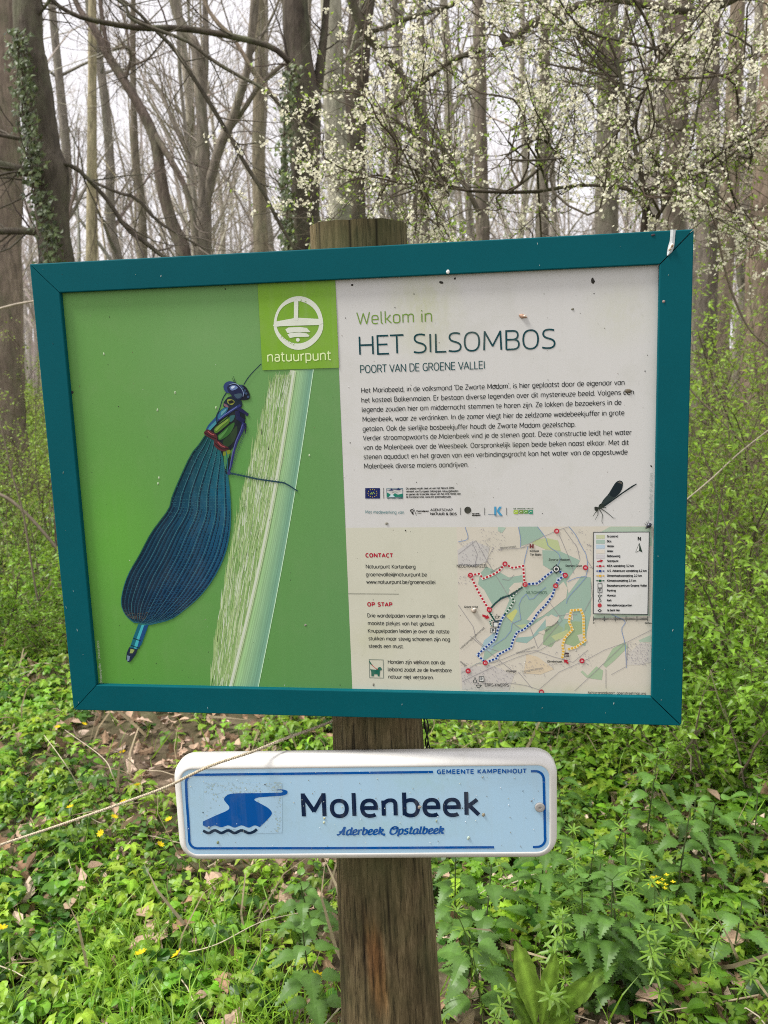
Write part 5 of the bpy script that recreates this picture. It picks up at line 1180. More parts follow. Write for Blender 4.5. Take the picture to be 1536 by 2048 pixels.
def trifol(p, sc=1.0, spread=1.15): return join([xform(p, 0, 0, sc, (.02*sc, 0, 0)), xform(p, spread, 0, sc*.9), xform(p, -spread, 0, sc*.9)])
def clump(kind, seed, n, R_, hgt, sc):
    r = np.random.default_rng(seed); ps = []
    for k in range(n):
        az = k*2.4+r.normal()*.4; rad = R_*r.uniform(.25, 1); h = hgt*r.uniform(.5, 1.05)
        e = (rad*math.cos(az), rad*math.sin(az), h)
        ps.append(stalk_proto((0, 0, 0), e, .0016, .3)); ps.append(xform(kind, az+r.normal()*.5, r.uniform(-.5, .25), sc*r.uniform(.6, 1.15), e, r.uniform(.78, 1.2)))
    return join(ps)
TRI = trifol(LOBED); TRO = trifol(OVATE, 1, 1.3)
CL = [clump(TRI, 1, 6, .075, .10, .045), clump(TRI, 2, 5, .065, .075, .040), clump(ROUND, 3, 8, .06, .055, .036), clump(ROUND, 4, 7, .07, .075, .042), clump(TRO, 5, 5, .07, .12, .042), clump(LOBED, 6, 9, .07, .08, .048),
      clump(OVATE, 7, 9, .06, .10, .036)]
FAR = [clump(SMALL, 11, 9, .12, .16, .085), clump(SMALL, 12, 8, .14, .12, .1)]
def up_frames(n, tilt, r): 
    d = np.stack([r.normal(size=n)*tilt, r.normal(size=n)*tilt, np.ones(n)], 1)
    return rot_from(d, r.uniform(0, 2*np.pi, n))
def nzf(x, y, s, ph=0):
    return (np.sin(x*s+ph)*np.cos(y*s*1.1+ph*2)+np.sin(x*s*2.3+y*s*1.7+ph*3)*.6+np.sin(x*s*.6-y*s*3.1+ph)*.4)/1.6
G_MID, G_PALE, G_DRK = np.array([.150, .285, .024]), np.array([.255, .40, .036]), np.array([.060, .140, .020])
def greens(n, r, lit=.35, dark=.25):  # first share takes the paler green, second the deeper, at random
    u_ = r.random(n); c_ = np.where((u_ < lit)[:, None], G_PALE, np.where((u_ < lit+dark)[:, None], G_DRK, G_MID))
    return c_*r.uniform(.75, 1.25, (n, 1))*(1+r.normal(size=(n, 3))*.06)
r6 = np.random.default_rng(21)
def wedge(n, y0, y1, r, mx=.35, power=1.0):
    y = y0+(y1-y0)*r.random(n)**power; d = y-CAM[1]
    xl = CAM[0]+d*math.tan(YAW-math.atan(768/FPX))-mx; xr_ = CAM[0]+d*math.tan(YAW+math.atan(768/FPX))+mx
    return xl+(xr_-xl)*r.random(n), y
# low leafy ground cover, nearest band dense
gc = MB(); K = 11500
x, y = wedge(K, .30, 6.5, r6, .4, .95)
patch = nzf(x, y, 2.1, 1.0); keep = r6.random(K) < np.maximum(np.clip(.57+.95*patch+np.where(x > .35, .28, 0)+np.where(y > 3.0, .30, 0), .06, 1), np.where(y > 2.4, .55, .06))
keep &= np.hypot(x-.014, y-.115) > .13
x, y = x[keep], y[keep]; n = len(x); kind = (nzf(x, y, 1.3, 2.2)*2.2+r6.normal(size=n)*1.6+3).astype(int) % len(CL)
for k, p in enumerate(CL):
    s_ = kind == k; m_ = s_.sum(); yy = y[s_]; xx = x[s_]
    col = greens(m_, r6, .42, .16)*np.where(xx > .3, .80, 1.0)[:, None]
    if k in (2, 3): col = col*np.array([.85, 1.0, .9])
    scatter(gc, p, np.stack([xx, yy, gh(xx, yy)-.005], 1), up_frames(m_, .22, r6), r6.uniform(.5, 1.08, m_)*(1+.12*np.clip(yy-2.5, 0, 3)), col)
tag(gc.build('ground_cover', M_LEAF), kind='stuff')
gc = MB(); K = 6500; x, y = wedge(K, 5.5, 26, r6, 1.0, 1.2); k2 = r6.random(K) < np.clip(.6+.6*nzf(x, y, .8, .3), .15, 1); x, y = x[k2], y[k2]; n = len(x)
for k, p in enumerate(FAR):
    s_ = (np.arange(n) % 2) == k; m_ = s_.sum()
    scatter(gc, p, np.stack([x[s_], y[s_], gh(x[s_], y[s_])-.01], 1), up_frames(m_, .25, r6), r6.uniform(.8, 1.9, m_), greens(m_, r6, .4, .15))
tag(gc.build('distant_ground_cover', M_LEAF), kind='stuff')
# leaf litter
lt = MB(); K = 9500; x, y = wedge(K, .25, 8, r6, .4, 1.1)
for k, p in enumerate((DEADL, DEAD2, xform(DEADL, 0, 0, 1.0), OVATE)):
    s_ = (np.arange(K) % 4) == k; m_ = s_.sum()
    base_ = np.array([[.50, .36, .26], [.36, .24, .15], [.58, .45, .35], [.24, .16, .10]])[r6.integers(0, 4, m_)]*r6.uniform(.6, 1.15, (m_, 1))
    d_ = np.stack([r6.normal(size=m_)*.5, r6.normal(size=m_)*.5, np.where(r6.random(m_) < .5, 1, -1)*1.0], 1)
    scatter(lt, p, np.stack([x[s_], y[s_], gh(x[s_], y[s_])+r6.uniform(.004, .03, m_)], 1), rot_from(d_, r6.uniform(0, 6.28, m_)), r6.uniform(.03, .068, m_), base_)
tag(lt.build('leaf_litter', M_DEAD), kind='stuff')
# large dead leaves lying on top, one object each, three shared meshes
dl = []
for k, (p, c_) in enumerate(((DEADL, (.50, .36, .27)), (DEAD2, (.42, .30, .21)), (DEADL, (.34, .21, .13)))):
    m_ = MB(); m_.add(p[0]*(.070 if k != 1 else .060), p[1], np.array(c_)*p[2][:, None]); dl.append(m_.mesh('dead_leaf', M_DEAD))
r7 = np.random.default_rng(33)
spots = [(70, 1650), (40, 1640), (30, 1720), (150, 1775), (208, 1720), (210, 1800), (310, 1830), (330, 1850), (345, 1862), (300, 1870), (390, 1500), (420, 1510), (370, 1490), (395, 1995), (410, 1800), (600, 1560), (240, 1660), (140, 1640), (270, 1450), (260, 1560),
         (600, 1450), (1290, 1990), (1270, 2000), (930, 1860), (870, 1760), (890, 1740), (1330, 1970), (1520, 1740), (1440, 1600), (1480, 1500), (1500, 1890), (1460, 1920), (440, 1950), (430, 1760), (230, 1630), (20, 1690), (130, 1450), (1120, 1900), (1090, 1590), (480, 2010)]
for k, (px, py) in enumerate(spots):
    for q in range(2 if k % 3 == 0 else 1):
        g_ = at_ground(px+r7.normal()*8*q, py+r7.normal()*8*q, .07); o = bpy.data.objects.new('dead_leaf', dl[(k+q) % 3]); COL.objects.link(o)
        o.location = (g_[0], g_[1], gh(g_[0], g_[1])+.07+.01*q); o.rotation_euler = (r7.normal()*.35+(math.pi if k % 2 else 0), r7.normal()*.35, r7.uniform(0, 6.28)); s_ = r7.uniform(.75, 1.15); o.scale = (s_,)*3
        tag(o, 'curled tan dead oak leaf lying on the low green ground cover', 'dead leaf', 'curled dead leaves on the ground cover')
# grass
def blade(r, n): 
    P_ = np.linspace(0, 1, 4); w = np.array([1, .85, .55, .03])*.5
    V = np.concatenate([np.stack([P_**2*.45, w*.03, P_-.25*P_**3], 1), np.stack([P_**2*.45, -w*.03, P_-.25*P_**3], 1)])
    i = np.arange(3); return V, np.stack([i, i+1, 5+i, 4+i], 1), np.linspace(.8, 1.2, 4).tolist()*2
bv, bf, bs = blade(0, 0); bs = np.array(bs); BL = (bv, bf, bs)
gr = MB(); K = 20000; x, y = wedge(K, .25, 2.4, r6, .2, 1.3)
pp, _ = project(np.stack([x, y, np.zeros(K)], 1)); dens = np.exp(-((pp[:, 0]-330)/300)**2)*np.clip((pp[:, 1]-1780)/180, 0, 1)*1.1+.05+.35*np.exp(-((pp[:, 0]-1030)/90)**2-((pp[:, 1]-1480)/70)**2)
tf = nzf(x, y, 7, .5); keep = r6.random(K) < dens*np.clip(.5+tf, .1, 1); x, y = x[keep], y[keep]; m_ = len(x)
scatter(gr, BL, np.stack([x, y, gh(x, y)-.01], 1), up_frames(m_, .28, r6), r6.uniform(.08, .21, m_), np.array([.21, .38, .035])*r6.uniform(.6, 1.3, (m_, 1)))
K = 900; x, y = wedge(K, 2.4, 7, r6, .2, 1); scatter(gr, BL, np.stack([x, y, gh(x, y)-.01], 1), up_frames(K, .4, r6), r6.uniform(.1, .3, K), np.array([.14, .22, .045])*r6.uniform(.6, 1.3, (K, 1)))
K = 500; x, y = wedge(K, .5, 7, r6, .2, 1); scatter(gr, BL, np.stack([x, y, gh(x, y)-.01], 1), up_frames(K, .9, r6), r6.uniform(.15, .45, K), np.array([.40, .33, .21])*r6.uniform(.6, 1.2, (K, 1)))
tag(gr.build('grass', M_LEAF), kind='stuff')

# ---------------------------------------------------------------- nettles
def make_nettle(name, seed, h, label):
    r = np.random.default_rng(seed); t = empty(name); mb_ = MB(); n = 9
    st = np.stack([np.sin(np.linspace(0, 1.4, n))*.04*r.normal(), np.sin(np.linspace(0, 1.2, n))*.04*r.normal(), np.linspace(-.02, h, n)], 1)
    tubes(mb_, st, np.linspace(.0032, .0015, n), (.10, .13, .05), 5); o = mb_.build('stem', M_LEAF, t)
    nl = int(h/.034); base = r.uniform(0, 3)
    for k in range(nl):
        f = .22+.78*k/(nl-1); z = f*h; c_ = np.array([np.interp(z, st[:, 2], st[:, 0]), np.interp(z, st[:, 2], st[:, 1]), z]); sc = (.074 if f < .7 else .074*(1.4-f)*1.35)*r.uniform(.85, 1.1)
        for q in range(2):
            az = base+k*math.pi/2+q*math.pi+r.normal()*.2; pt_ = .22*sc+.010
            e = c_+np.array([math.cos(az)*pt_, math.sin(az)*pt_, .004+.008*f]); lf = MB()
            v, f_, s_ = join([stalk_proto(c_, e, .0012, .1), xform(NETTLE, az, r.uniform(-.30, .20)+(.35 if f > .9 else 0), sc, e)])
            lf.add(v, f_, np.array([.100, .205, .040])*(1+.5*max(0, f-.7))*r.uniform(.8, 1.25)*s_[:, None]); lf.build('leaf', M_LEAF, t)
    return tag(t, label, 'nettle', 'stinging nettles beside the post')
nets = [make_nettle('stinging_nettle', 40+k, h, 'stinging nettle with dark serrated leaves among the low greenery') for k, h in enumerate((.30, .24, .36, .20))]
def copy_thing(t, label=None, group=None):
    r = t.copy(); COL.objects.link(r)
    for ch in t.children:
        c_ = ch.copy(); COL.objects.link(c_); c_.parent = r; c_.matrix_parent_inverse = ch.matrix_parent_inverse
        for g_ in ch.children:
            d_ = g_.copy(); COL.objects.link(d_); d_.parent = c_
    if label: r['label'] = label
    if group: r['group'] = group
    return r
NS = [(945, 1845, .26, 1), (975, 1900, .24, 1.1), (905, 1800, .2, .9), (1245, 1800, .30, 1.1), (1190, 1880, .22, 1), (1280, 1830, .28, 1.0), (1230, 1930, .18, .9), (1330, 1790, .25, 1), (1150, 1800, .25, .9), (1420, 1640, .3, 1.1), (1290, 1590, .3, 1), (1390, 1560, .3, 1.05),
      (1350, 1690, .3, 1), (1200, 1620, .28, 1), (1130, 1560, .3, .9), (1460, 1820, .25, 1), (650, 1960, .22, 1.0), (1170, 1700, .27, .95), (1060, 1760, .25, .9), (1300, 1900, .2, .9), (640, 1790, .2, .8), (1500, 1620, .3, 1), (1080, 1680, .28, .9), (1260, 1690, .3, 1.1)]
r8 = np.random.default_rng(50); used = set()
for k, (px, py, hh, s_) in enumerate(NS):
    g_ = at_ground(px, py, hh*.75); q = k % 4
    o = nets[q] if q not in used else copy_thing(nets[q]); used.add(q)
    o.location = (g_[0], g_[1], gh(g_[0], g_[1])); o.rotation_euler = (r8.normal()*.12, r8.normal()*.12, r8.uniform(0, 6.28)); o.scale = (s_*r8.uniform(.9, 1.1),)*3
# cleavers
def make_cleaver(seed, h):
    r = np.random.default_rng(seed); t = empty('cleavers_plant'); mb_ = MB(); n = 9; ln = r.normal(size=2)*.06
    st = np.stack([ln[0]*np.linspace(0, 1, n)**2, ln[1]*np.linspace(0, 1, n)**2, np.linspace(-.01, h, n)], 1)
    tubes(mb_, st, np.linspace(.0014, .001, n), (.14, .2, .05), 4); mb_.build('stem', M_LEAF, t); 
    for k, f in enumerate(np.linspace(.25, 1, 6)):
        lf = MB()
        z = f*h; c_ = np.array([np.interp(z, st[:, 2], st[:, 0]), np.interp(z, st[:, 2], st[:, 1]), z]); sc = .026*(1.15-.4*abs(f-.8))
        for q in range(7):
            v, f_, s_ = xform(NARROW, q*.9+k*.4, r.uniform(-.1, .35)+(.4 if f > .95 else 0), sc*r.uniform(.85, 1.1), c_)
            lf.add(v, f_, np.array([.18, .32, .04])*s_[:, None])
        lf.build('leaf_whorl', M_LEAF, t)
    return tag(t, 'upright cleavers plant with star shaped whorls of narrow light green leaves', 'cleavers', 'cleavers plants right of the post')
cls = [make_cleaver(60+k, h) for k, h in enumerate((.24, .18, .3))]; used = set()
for k, (px, py) in enumerate([(1040, 1720), (1075, 1740), (1150, 1720), (1185, 1735), (1130, 1900), (1150, 1960), (1300, 1860), (1330, 1830), (1400, 1840), (1420, 1870), (1230, 1760), (965, 1935), (970, 1990), (1110, 1860), (1290, 1790), (1345, 1955), (1210, 1820), (1470, 1880)]):
    g_ = at_ground(px, py, .2); q = k % 3; o = cls[q] if q not in used else copy_thing(cls[q]); used.add(q)
    o.location = (g_[0], g_[1], gh(g_[0], g_[1])); o.rotation_euler = (r8.normal()*.2, r8.normal()*.2, r8.uniform(0, 6.28)); s_ = r8.uniform(.85, 1.25); o.scale = (s_,)*3
# dock plant with long wavy leaves
g0 = at_ground(1078, 2075, .02); dk = empty('dock_plant', (g0[0], g0[1], gh(g0[0], g0[1]))); tag(dk, 'dock plant with long upright wavy bright green leaves right of the post foot', 'dock plant')
for k, (tx, ty, wpx, zt_) in enumerate([(1032, 1882, 62, .30), (1112, 1903, 50, .26), (978, 1915, 40, .20), (1190, 1950, 60, .20), (1020, 1990, 40, .12), (1235, 1925, 46, .16), (1150, 2030, 60, .10)]):
    tipw = at_ground(tx, ty, zt_); b0 = np.array([g0[0], g0[1], 0.0]); q = tipw-b0; n = 15; t = np.linspace(0, 1, n)
    mid = b0+q*t[:, None]+np.array([0, 0, 1])*(.16*np.linalg.norm(q)*np.sin(t*np.pi))[:, None]*.6
    side = np.cross(q, np.array([.15, -1, .5])); side /= np.linalg.norm(side); nrm = np.cross(side, q); nrm /= np.linalg.norm(nrm)
    w = .36*wpx/FPX*2.1*np.interp(t, [0, .16, .3, .5, .75, .92, 1], [.10, .14, .62, 1, .82, .36, .02])*(1+.07*np.sin(t*31+k)); wob = .007*np.sin(t*28+k); 
    V = np.concatenate([mid, mid+side*w[:, None]+nrm*(.25*w+wob)[:, None], mid-side*w[:, None]+nrm*(.25*w-wob)[:, None], mid+side*(w*.5)[:, None]+nrm*(.06*w)[:, None], mid-side*(w*.5)[:, None]+nrm*(.06*w)[:, None]])
    i = np.arange(n-1); F = np.concatenate([np.stack([a+i, a+i+1, b2+i+1, b2+i], 1) for a, b2 in ((0, 3*n), (3*n, n), (4*n, 0), (2*n, 4*n))])
    sh = np.concatenate([np.full(n, 1.6), np.full(2*n, .95), np.full(2*n, .9)])*(1+.1*np.tile(np.sin(t*34), 5))
    m_ = MB(); m_.add(V-np.array(dk.location), F, np.array([.19, .33, .045])*sh[:, None]*r8.uniform(.85, 1.1)); m_.build('leaf', M_LEAF, dk, True)
# yellow celandine flowers
def flower_mesh(n, Lp, wp, col, cen, tilt=.35, cr=.18):
    ps = [xform(leaf_proto([(0, .05), (.45, wp), (.8, wp*.9), (1, wp*.3)], .1, -.1), k*2*math.pi/n, tilt, Lp) for k in range(n)]
    v, f, s = join(ps); m_ = MB(); m_.add(v, f, np.array(col)*s[:, None]*.9)
    a = np.arange(6)*math.pi/3; c_ = np.stack([np.cos(a)*Lp*cr, np.sin(a)*Lp*cr, np.full(6, Lp*.12)], 1)
    m_.add(np.concatenate([c_, [[0, 0, Lp*.2]]]), [(k, (k+1) % 6, 6) for k in range(6)], cen); return m_
fm = flower_mesh(8, .017, .2, (.80, .62, .012), (.55, .45, .02)); fme = fm.mesh('petals', M_PETAL)
sm_ = MB(); tubes(sm_, np.array([(0, .004, -.13), (.003, 0, -.06), (0, 0, .001)]), [.0012, .0011, .0009], (.12, .2, .05), 4); sme = sm_.mesh('flower_stalk', M_LEAF)
for k, (px, py) in enumerate([(115, 1455), (168, 1449), (245, 1505), (275, 1571), (247, 1604), (140, 1615), (228, 1635), (338, 1640), (202, 1667), (3, 1858), (282, 1908), (355, 1910), (633, 1953), (320, 1690)]):
    g_ = at_ground(px, py, .135); t = empty('yellow_flower', tuple(g_)); 
    for nm, me in (('petals', fme), ('flower_stalk', sme)):
        o = bpy.data.objects.new(nm, me); COL.objects.link(o); o.parent = t
    t.rotation_euler = (r8.normal()*.3+.35, r8.normal()*.3, r8.uniform(0, 6)); t.scale = ((1.0 if py > 1800 else .8),)*3
    if px == 633: tag(t, 'yellow star shaped celandine flower close to the left of the post', 'flower')
    elif px == 3: tag(t, 'yellow celandine flower at the far left edge of the ground cover', 'flower')
    else: tag(t, 'small yellow star shaped celandine flower among the low green leaves on the left', 'flower', 'yellow celandine flowers')
t = empty('yellow_flower', tuple(at_ground(1310, 1765, .25))); tag(t, 'cluster of tiny yellow flowers on a stalk among the nettles', 'flower cluster')
m_ = MB(); q0 = flower_mesh(4, .007, .3, (.72, .62, .02), (.5, .5, .02))
for k in range(16):
    off = r8.normal(size=3)*np.array([.016, .016, .008])
    for V, F, C in ((q0.V[0], q0.F4[0], q0.C[0]),): m_.add(V+off, F, C)
m_.build('florets', M_PETAL, t)['kind'] = 'stuff'; m_ = MB(); tubes(m_, np.array([(.01, .01, -.24), (0, 0, -.1), (0, 0, 0)]), [.002, .0015, .001], (.12, .2, .05), 4); m_.build('flower_stalk', M_LEAF, t)
# white wood anemones in the distance
aw = MB(); wm = flower_mesh(6, .018, .25, (.8, .8, .76), (.6, .55, .1)); K = 420; x, y = wedge(K, 5, 13, r6, .2, 1)
scatter(aw, (wm.V[0], wm.F4[0], np.ones(len(wm.V[0]))), np.stack([x, y, gh(x, y)+r6.uniform(.12, .22, K)], 1), up_frames(K, .5, r6), r6.uniform(.9, 1.5, K), (.78, .78, .74))
tag(aw.build('wood_anemones', M_PETAL), kind='stuff')
# dry stems and fallen twigs
def stem(cp, r0, col, label, name='dry_stem', cat='dry stem', n=24, group=None):
    P_ = np.array([at_ground(x, y, z) for x, y, z in cp]); mb_ = MB(); q = smooth_line(P_, n); tubes(mb_, q, np.linspace(r0, r0*.5, n), col, 5)
    return tag(mb_.build(name, M_TWIG, None, True, loc=tuple(P_[0])), label, cat, group)
PALE = (.52, .46, .33)
stem([(170, 1600, .02), (150, 1560, .12), (125, 1520, .2), (88, 1470, .25)], .0022, PALE, 'long pale dry stem arching up at the far left below the frame corner')
stem([(242, 1592, .02), (225, 1550, .12), (205, 1515, .16), (130, 1460, .2)], .0022, PALE, 'pale dry stem bent over right of another at the left')
stem([(1500, 1525, .02), (1470, 1470, .2), (1445, 1420, .34), (1420, 1340, .5)], .0036, PALE, 'thick pale dry stem curving up right of the board corner')
stem([(1330, 1950, .04), (1180, 1985, .05), (1000, 1950, .06)], .003, (.30, .22, .15), 'brown fallen twig lying across the ground at the lower right', 'fallen_twig', 'twig')
stem([(1520, 1990, .04), (1410, 2010, .05), (1270, 2030, .05)], .003, (.40, .32, .22), 'straight tan fallen twig at the bottom right edge', 'fallen_twig', 'twig')
stem([(1430, 1730, .06), (1411, 1690, .12), (1400, 1650, .18)], .0024, PALE, 'short upright pale stalk between the nettles at the right')
stem([(350, 1910, .05), (430, 1890, .1), (520, 1845, .12), (600, 1825, .1)], .0018, PALE, 'thin pale straw lying over the leaves left of the post')
stem([(300, 1600, .05), (200, 1620, .08), (40, 1650, .06)], .0022, (.38, .30, .2), 'thin brown twig lying below the twine', 'fallen_twig', 'twig')
K = 200; x, y = wedge(K, .4, 9, r6, .3, 1); mb_ = MB(); a = r6.uniform(0, 6.28, K); l = r6.uniform(.08, .45, K)
P_ = np.stack([np.stack([x+np.cos(a)*l*s_, y+np.sin(a)*l*s_, gh(x, y)+.03+.05*s_*r6.random(K)+.02*math.sin(s_*3)], 1) for s_ in (0, .33, .66, 1)], 1)
tubes(mb_, P_, np.linspace(1, .6, 4)[None]*r6.uniform(.0012, .0035, (K, 1)), np.array([(.42, .35, .25), (.24, .17, .11), (.5, .44, .32)])[r6.integers(0, 3, K)], 4)
tag(mb_.build('twig_litter', M_TWIG), kind='stuff')
# ---------------------------------------------------------------- growing branches
def grow(st, d, ln, r0, N, r, wob=.25, up=.15, rtip=.3):
    """T curved shoots -> points (T,N,3), radii (T,N)"""
    T = len(st); d = d/np.linalg.norm(d, axis=1, keepdims=True); P_ = [st]; cur = d.copy(); stp = (ln/(N-1))[:, None]
    for k in range(N-1):
        cur = cur+r.normal(size=(T, 3))*wob+np.array([0, 0, up]); cur /= np.linalg.norm(cur, axis=1, keepdims=True); P_.append(P_[-1]+cur*stp)
    P_ = np.stack(P_, 1); R_ = r0[:, None]*np.linspace(1, rtip, N)[None]
    return P_, R_
def side_shoots(P_, R_, per, r, tmin=.15, lr=(.3, .6), rr=.5, spread=.9, N=4, wob=.2, up=.1, rmin=.002, absL=None):
    T, M, _ = P_.shape; idx = np.repeat(np.arange(T), per); t = tmin+(1-tmin)*r.random(len(idx)); s = t*(M-1); k = np.minimum(s.astype(int), M-2); f = (s-k)[:, None]
    st = P_[idx, k]*(1-f)+P_[idx, k+1]*f; par = P_[idx, k+1]-P_[idx, k]; par /= np.linalg.norm(par, axis=1, keepdims=True)
    q = r.normal(size=(len(idx), 3)); q -= (q*par).sum(1, keepdims=True)*par; q /= np.linalg.norm(q, axis=1, keepdims=True)
    d = par+q*spread; Lp = np.linalg.norm(P_[:, -1]-P_[:, 0], axis=1)[idx]
    ln = Lp*r.uniform(*lr, len(idx))*(1.15-.5*t) if absL is None else r.uniform(*absL, len(idx))
    r0 = np.maximum((R_[idx, k]*(1-f[:, 0])+R_[idx, k+1]*f[:, 0])*rr, rmin)
    return grow(st, d, ln, r0, N, r, wob, up)
def bark_col(n, r, base=(.155, .128, .100), v=.2): return np.array(base)*r.uniform(1-v, 1+v, (n, 1))*(1+r.normal(size=(n, 3))*.03)
def rough_trunk(mb, path, rad, col, r, sides=14, amp=.06, dens=60):
    """trunk with ridged, uneven section"""
    n = max(8, min(90, int(np.linalg.norm(np.diff(path, axis=0), axis=1).sum()*dens/5))); s0 = np.linspace(0, 1, len(path)); s1 = np.linspace(0, 1, n)
    q = smooth_line(np.concatenate([path, rad[:, None]], 1), n); P_, R_ = q[:, :3], np.maximum(q[:, 3], .002)
    m_ = MB(); tubes(m_, P_, R_, (1, 1, 1), sides); V = m_.V[0].reshape(n, sides, 3); c = P_[:, None]
    ph = r.uniform(0, 6, 6); a = np.arange(sides)*2*np.pi/sides; z = np.arange(n)[:, None]
    f = 1+amp*(np.sin(3*a+ph[0]+z*.13)+.7*np.sin(5*a+ph[1]-z*.21)+.6*np.sin(2*a+z*.5+ph[2])+.5*np.sin(z*.9+ph[3])+.8*r.normal(size=(n, sides))*.5)
    V = c+(V-c)*f[..., None]; C = np.array(col)*(1+.10*np.sin(z*.37+a*2+ph[4])+.12*r.normal(size=(n, sides)))[..., None]
    mb.add(V.reshape(-1, 3), m_.F4[0], np.clip(C.reshape(-1, 3), .01, 1))
def tree_proto(seed, H, r0, fork=False, base=(.155, .128, .100), nB=24, fine=4, lean=.02):
    r = np.random.default_rng(seed); tr, cr = MB(), MB(); n = 14; z = np.linspace(-.15, H, n)
    def trunk(x0, dirx, r_, h0=0):
        w = np.cumsum(r.normal(size=(n, 2))*.035*H/14*1.6, axis=0); zz = np.linspace(h0 if h0 else -.15, H*r.uniform(.9, 1), n)
        p = np.stack([x0[0]+w[:, 0]-w[0, 0]+dirx[0]*(zz-zz[0]), x0[1]+w[:, 1]-w[0, 1]+dirx[1]*(zz-zz[0]), zz], 1); rd = r_*(1-.86*(zz-h0)/(H-h0+.001))**.9; rd = np.maximum(rd, .012)
        if not h0: rd[0] *= 1.35
        rough_trunk(tr, p, rd, base, r, 9, .035, 12); return p, rd
    stems = [trunk((0, 0), r.normal(size=2)*lean, r0)]
    if fork:
        p, rd = stems[0]; k = r.integers(2, 5); d = r.normal(size=2); d /= np.linalg.norm(d); stems.append(trunk((p[k][0], p[k][1]), d*r.uniform(.1, .22), rd[k]*.8, p[k][2]))
    for p, rd in stems:
        m = nB//len(stems); t = r.uniform(.16, .98, m); s = t*(n-1); k = np.minimum(s.astype(int), n-2); f = (s-k)[:, None]
        st = p[k]*(1-f)+p[k+1]*f; az = r.uniform(0, 6.28, m); el = r.uniform(.35, 1.15, m); d = np.stack([np.cos(az)*np.cos(el), np.sin(az)*np.cos(el), np.sin(el)], 1)
        ln = H*r.uniform(.12, .30, m)*(1.1-.75*t); P1, R1 = grow(st, d, ln, np.maximum(rd[k]*.38, .01), 7, r, .10, .05, .25); tubes(cr, P1, R1, bark_col(m, r, base), 4)
        P2, R2 = side_shoots(P1, R1, 6, r, .15, (.3, .6), .55, .8, 5, .14, .07, .005); tubes(cr, P2, R2, bark_col(len(P2), r, base), 3)
        P3, R3 = side_shoots(P2, R2, fine, r, .1, (.4, .8), .6, .8, 4, .16, .05, .003); tubes(cr, P3, R3, bark_col(len(P3), r, np.array(base)*1.15), 3)
    # thin straight suckers low on the trunk
    return tr, cr
BASES = [(.30, .27, .22), (.35, .315, .25), (.25, .225, .19), (.40, .36, .265), (.30, .27, .22), (.37, .335, .27), (.29, .265, .22)]  # bark paled so the colour carries the haze of distance
protos = []
for k in range(7):
    H = [17, 15, 18, 14, 16, 19, 13][k]; rr_ = [.085, .07, .11, .06, .09, .10, .05][k]
    tr, cr = tree_proto(100+k, H, rr_, k in (1, 4), BASES[k], 26, 4); protos.append((tr.mesh('trunk', M_BARK, True), cr.mesh('branches', M_TWIG)))
r9 = np.random.default_rng(77); placed = []; cnt = 0
def put_tree(x, y, k, s, rot, label, group):
    t = empty('bare_tree', (x, y, float(gh(x, y))))
    for nm, me in (('trunk', protos[k][0]), ('branches', protos[k][1])):
        o = bpy.data.objects.new(nm, me); COL.objects.link(o); o.parent = t
    t.rotation_euler = (0, 0, rot); t.scale = (s, s, s); return tag(t, label, 'tree', group)
tries = 0
while cnt < 100 and tries < 6000:
    tries += 1; d = 12+40*r9.random()**.8; az = YAW+r9.uniform(-.50, .50); x = CAM[0]+d*math.sin(az); y = CAM[1]+d*math.cos(az)
    if any((x-a)**2+(y-b)**2 < (.9+.02*d)**2 for a, b in placed): continue
    placed.append((x, y)); cnt += 1; k = r9.integers(7); s = r9.uniform(.8, 1.15)*(.8 if d < 14 else 1)
    put_tree(x, y, k, s, r9.uniform(0, 6.28), 'slender bare tree standing back in the leafless wood behind the sign', 'slender bare trees of the wood')
# far wood, one mass; haze is put into its pale bark colours
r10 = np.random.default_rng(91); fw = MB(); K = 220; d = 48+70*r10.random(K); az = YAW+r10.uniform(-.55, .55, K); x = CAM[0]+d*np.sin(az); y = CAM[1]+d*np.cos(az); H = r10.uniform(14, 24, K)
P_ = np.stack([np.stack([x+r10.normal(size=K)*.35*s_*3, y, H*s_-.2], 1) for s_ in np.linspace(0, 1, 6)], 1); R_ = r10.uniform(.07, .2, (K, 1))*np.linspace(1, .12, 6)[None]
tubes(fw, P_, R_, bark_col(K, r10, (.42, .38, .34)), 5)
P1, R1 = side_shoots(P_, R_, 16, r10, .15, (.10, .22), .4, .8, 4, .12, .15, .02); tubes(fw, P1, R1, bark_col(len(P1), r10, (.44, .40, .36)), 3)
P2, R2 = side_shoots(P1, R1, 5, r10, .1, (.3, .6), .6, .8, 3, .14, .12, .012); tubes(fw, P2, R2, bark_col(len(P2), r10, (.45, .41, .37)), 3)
tag(fw.build('distant_wood', M_TWIG), kind='stuff')

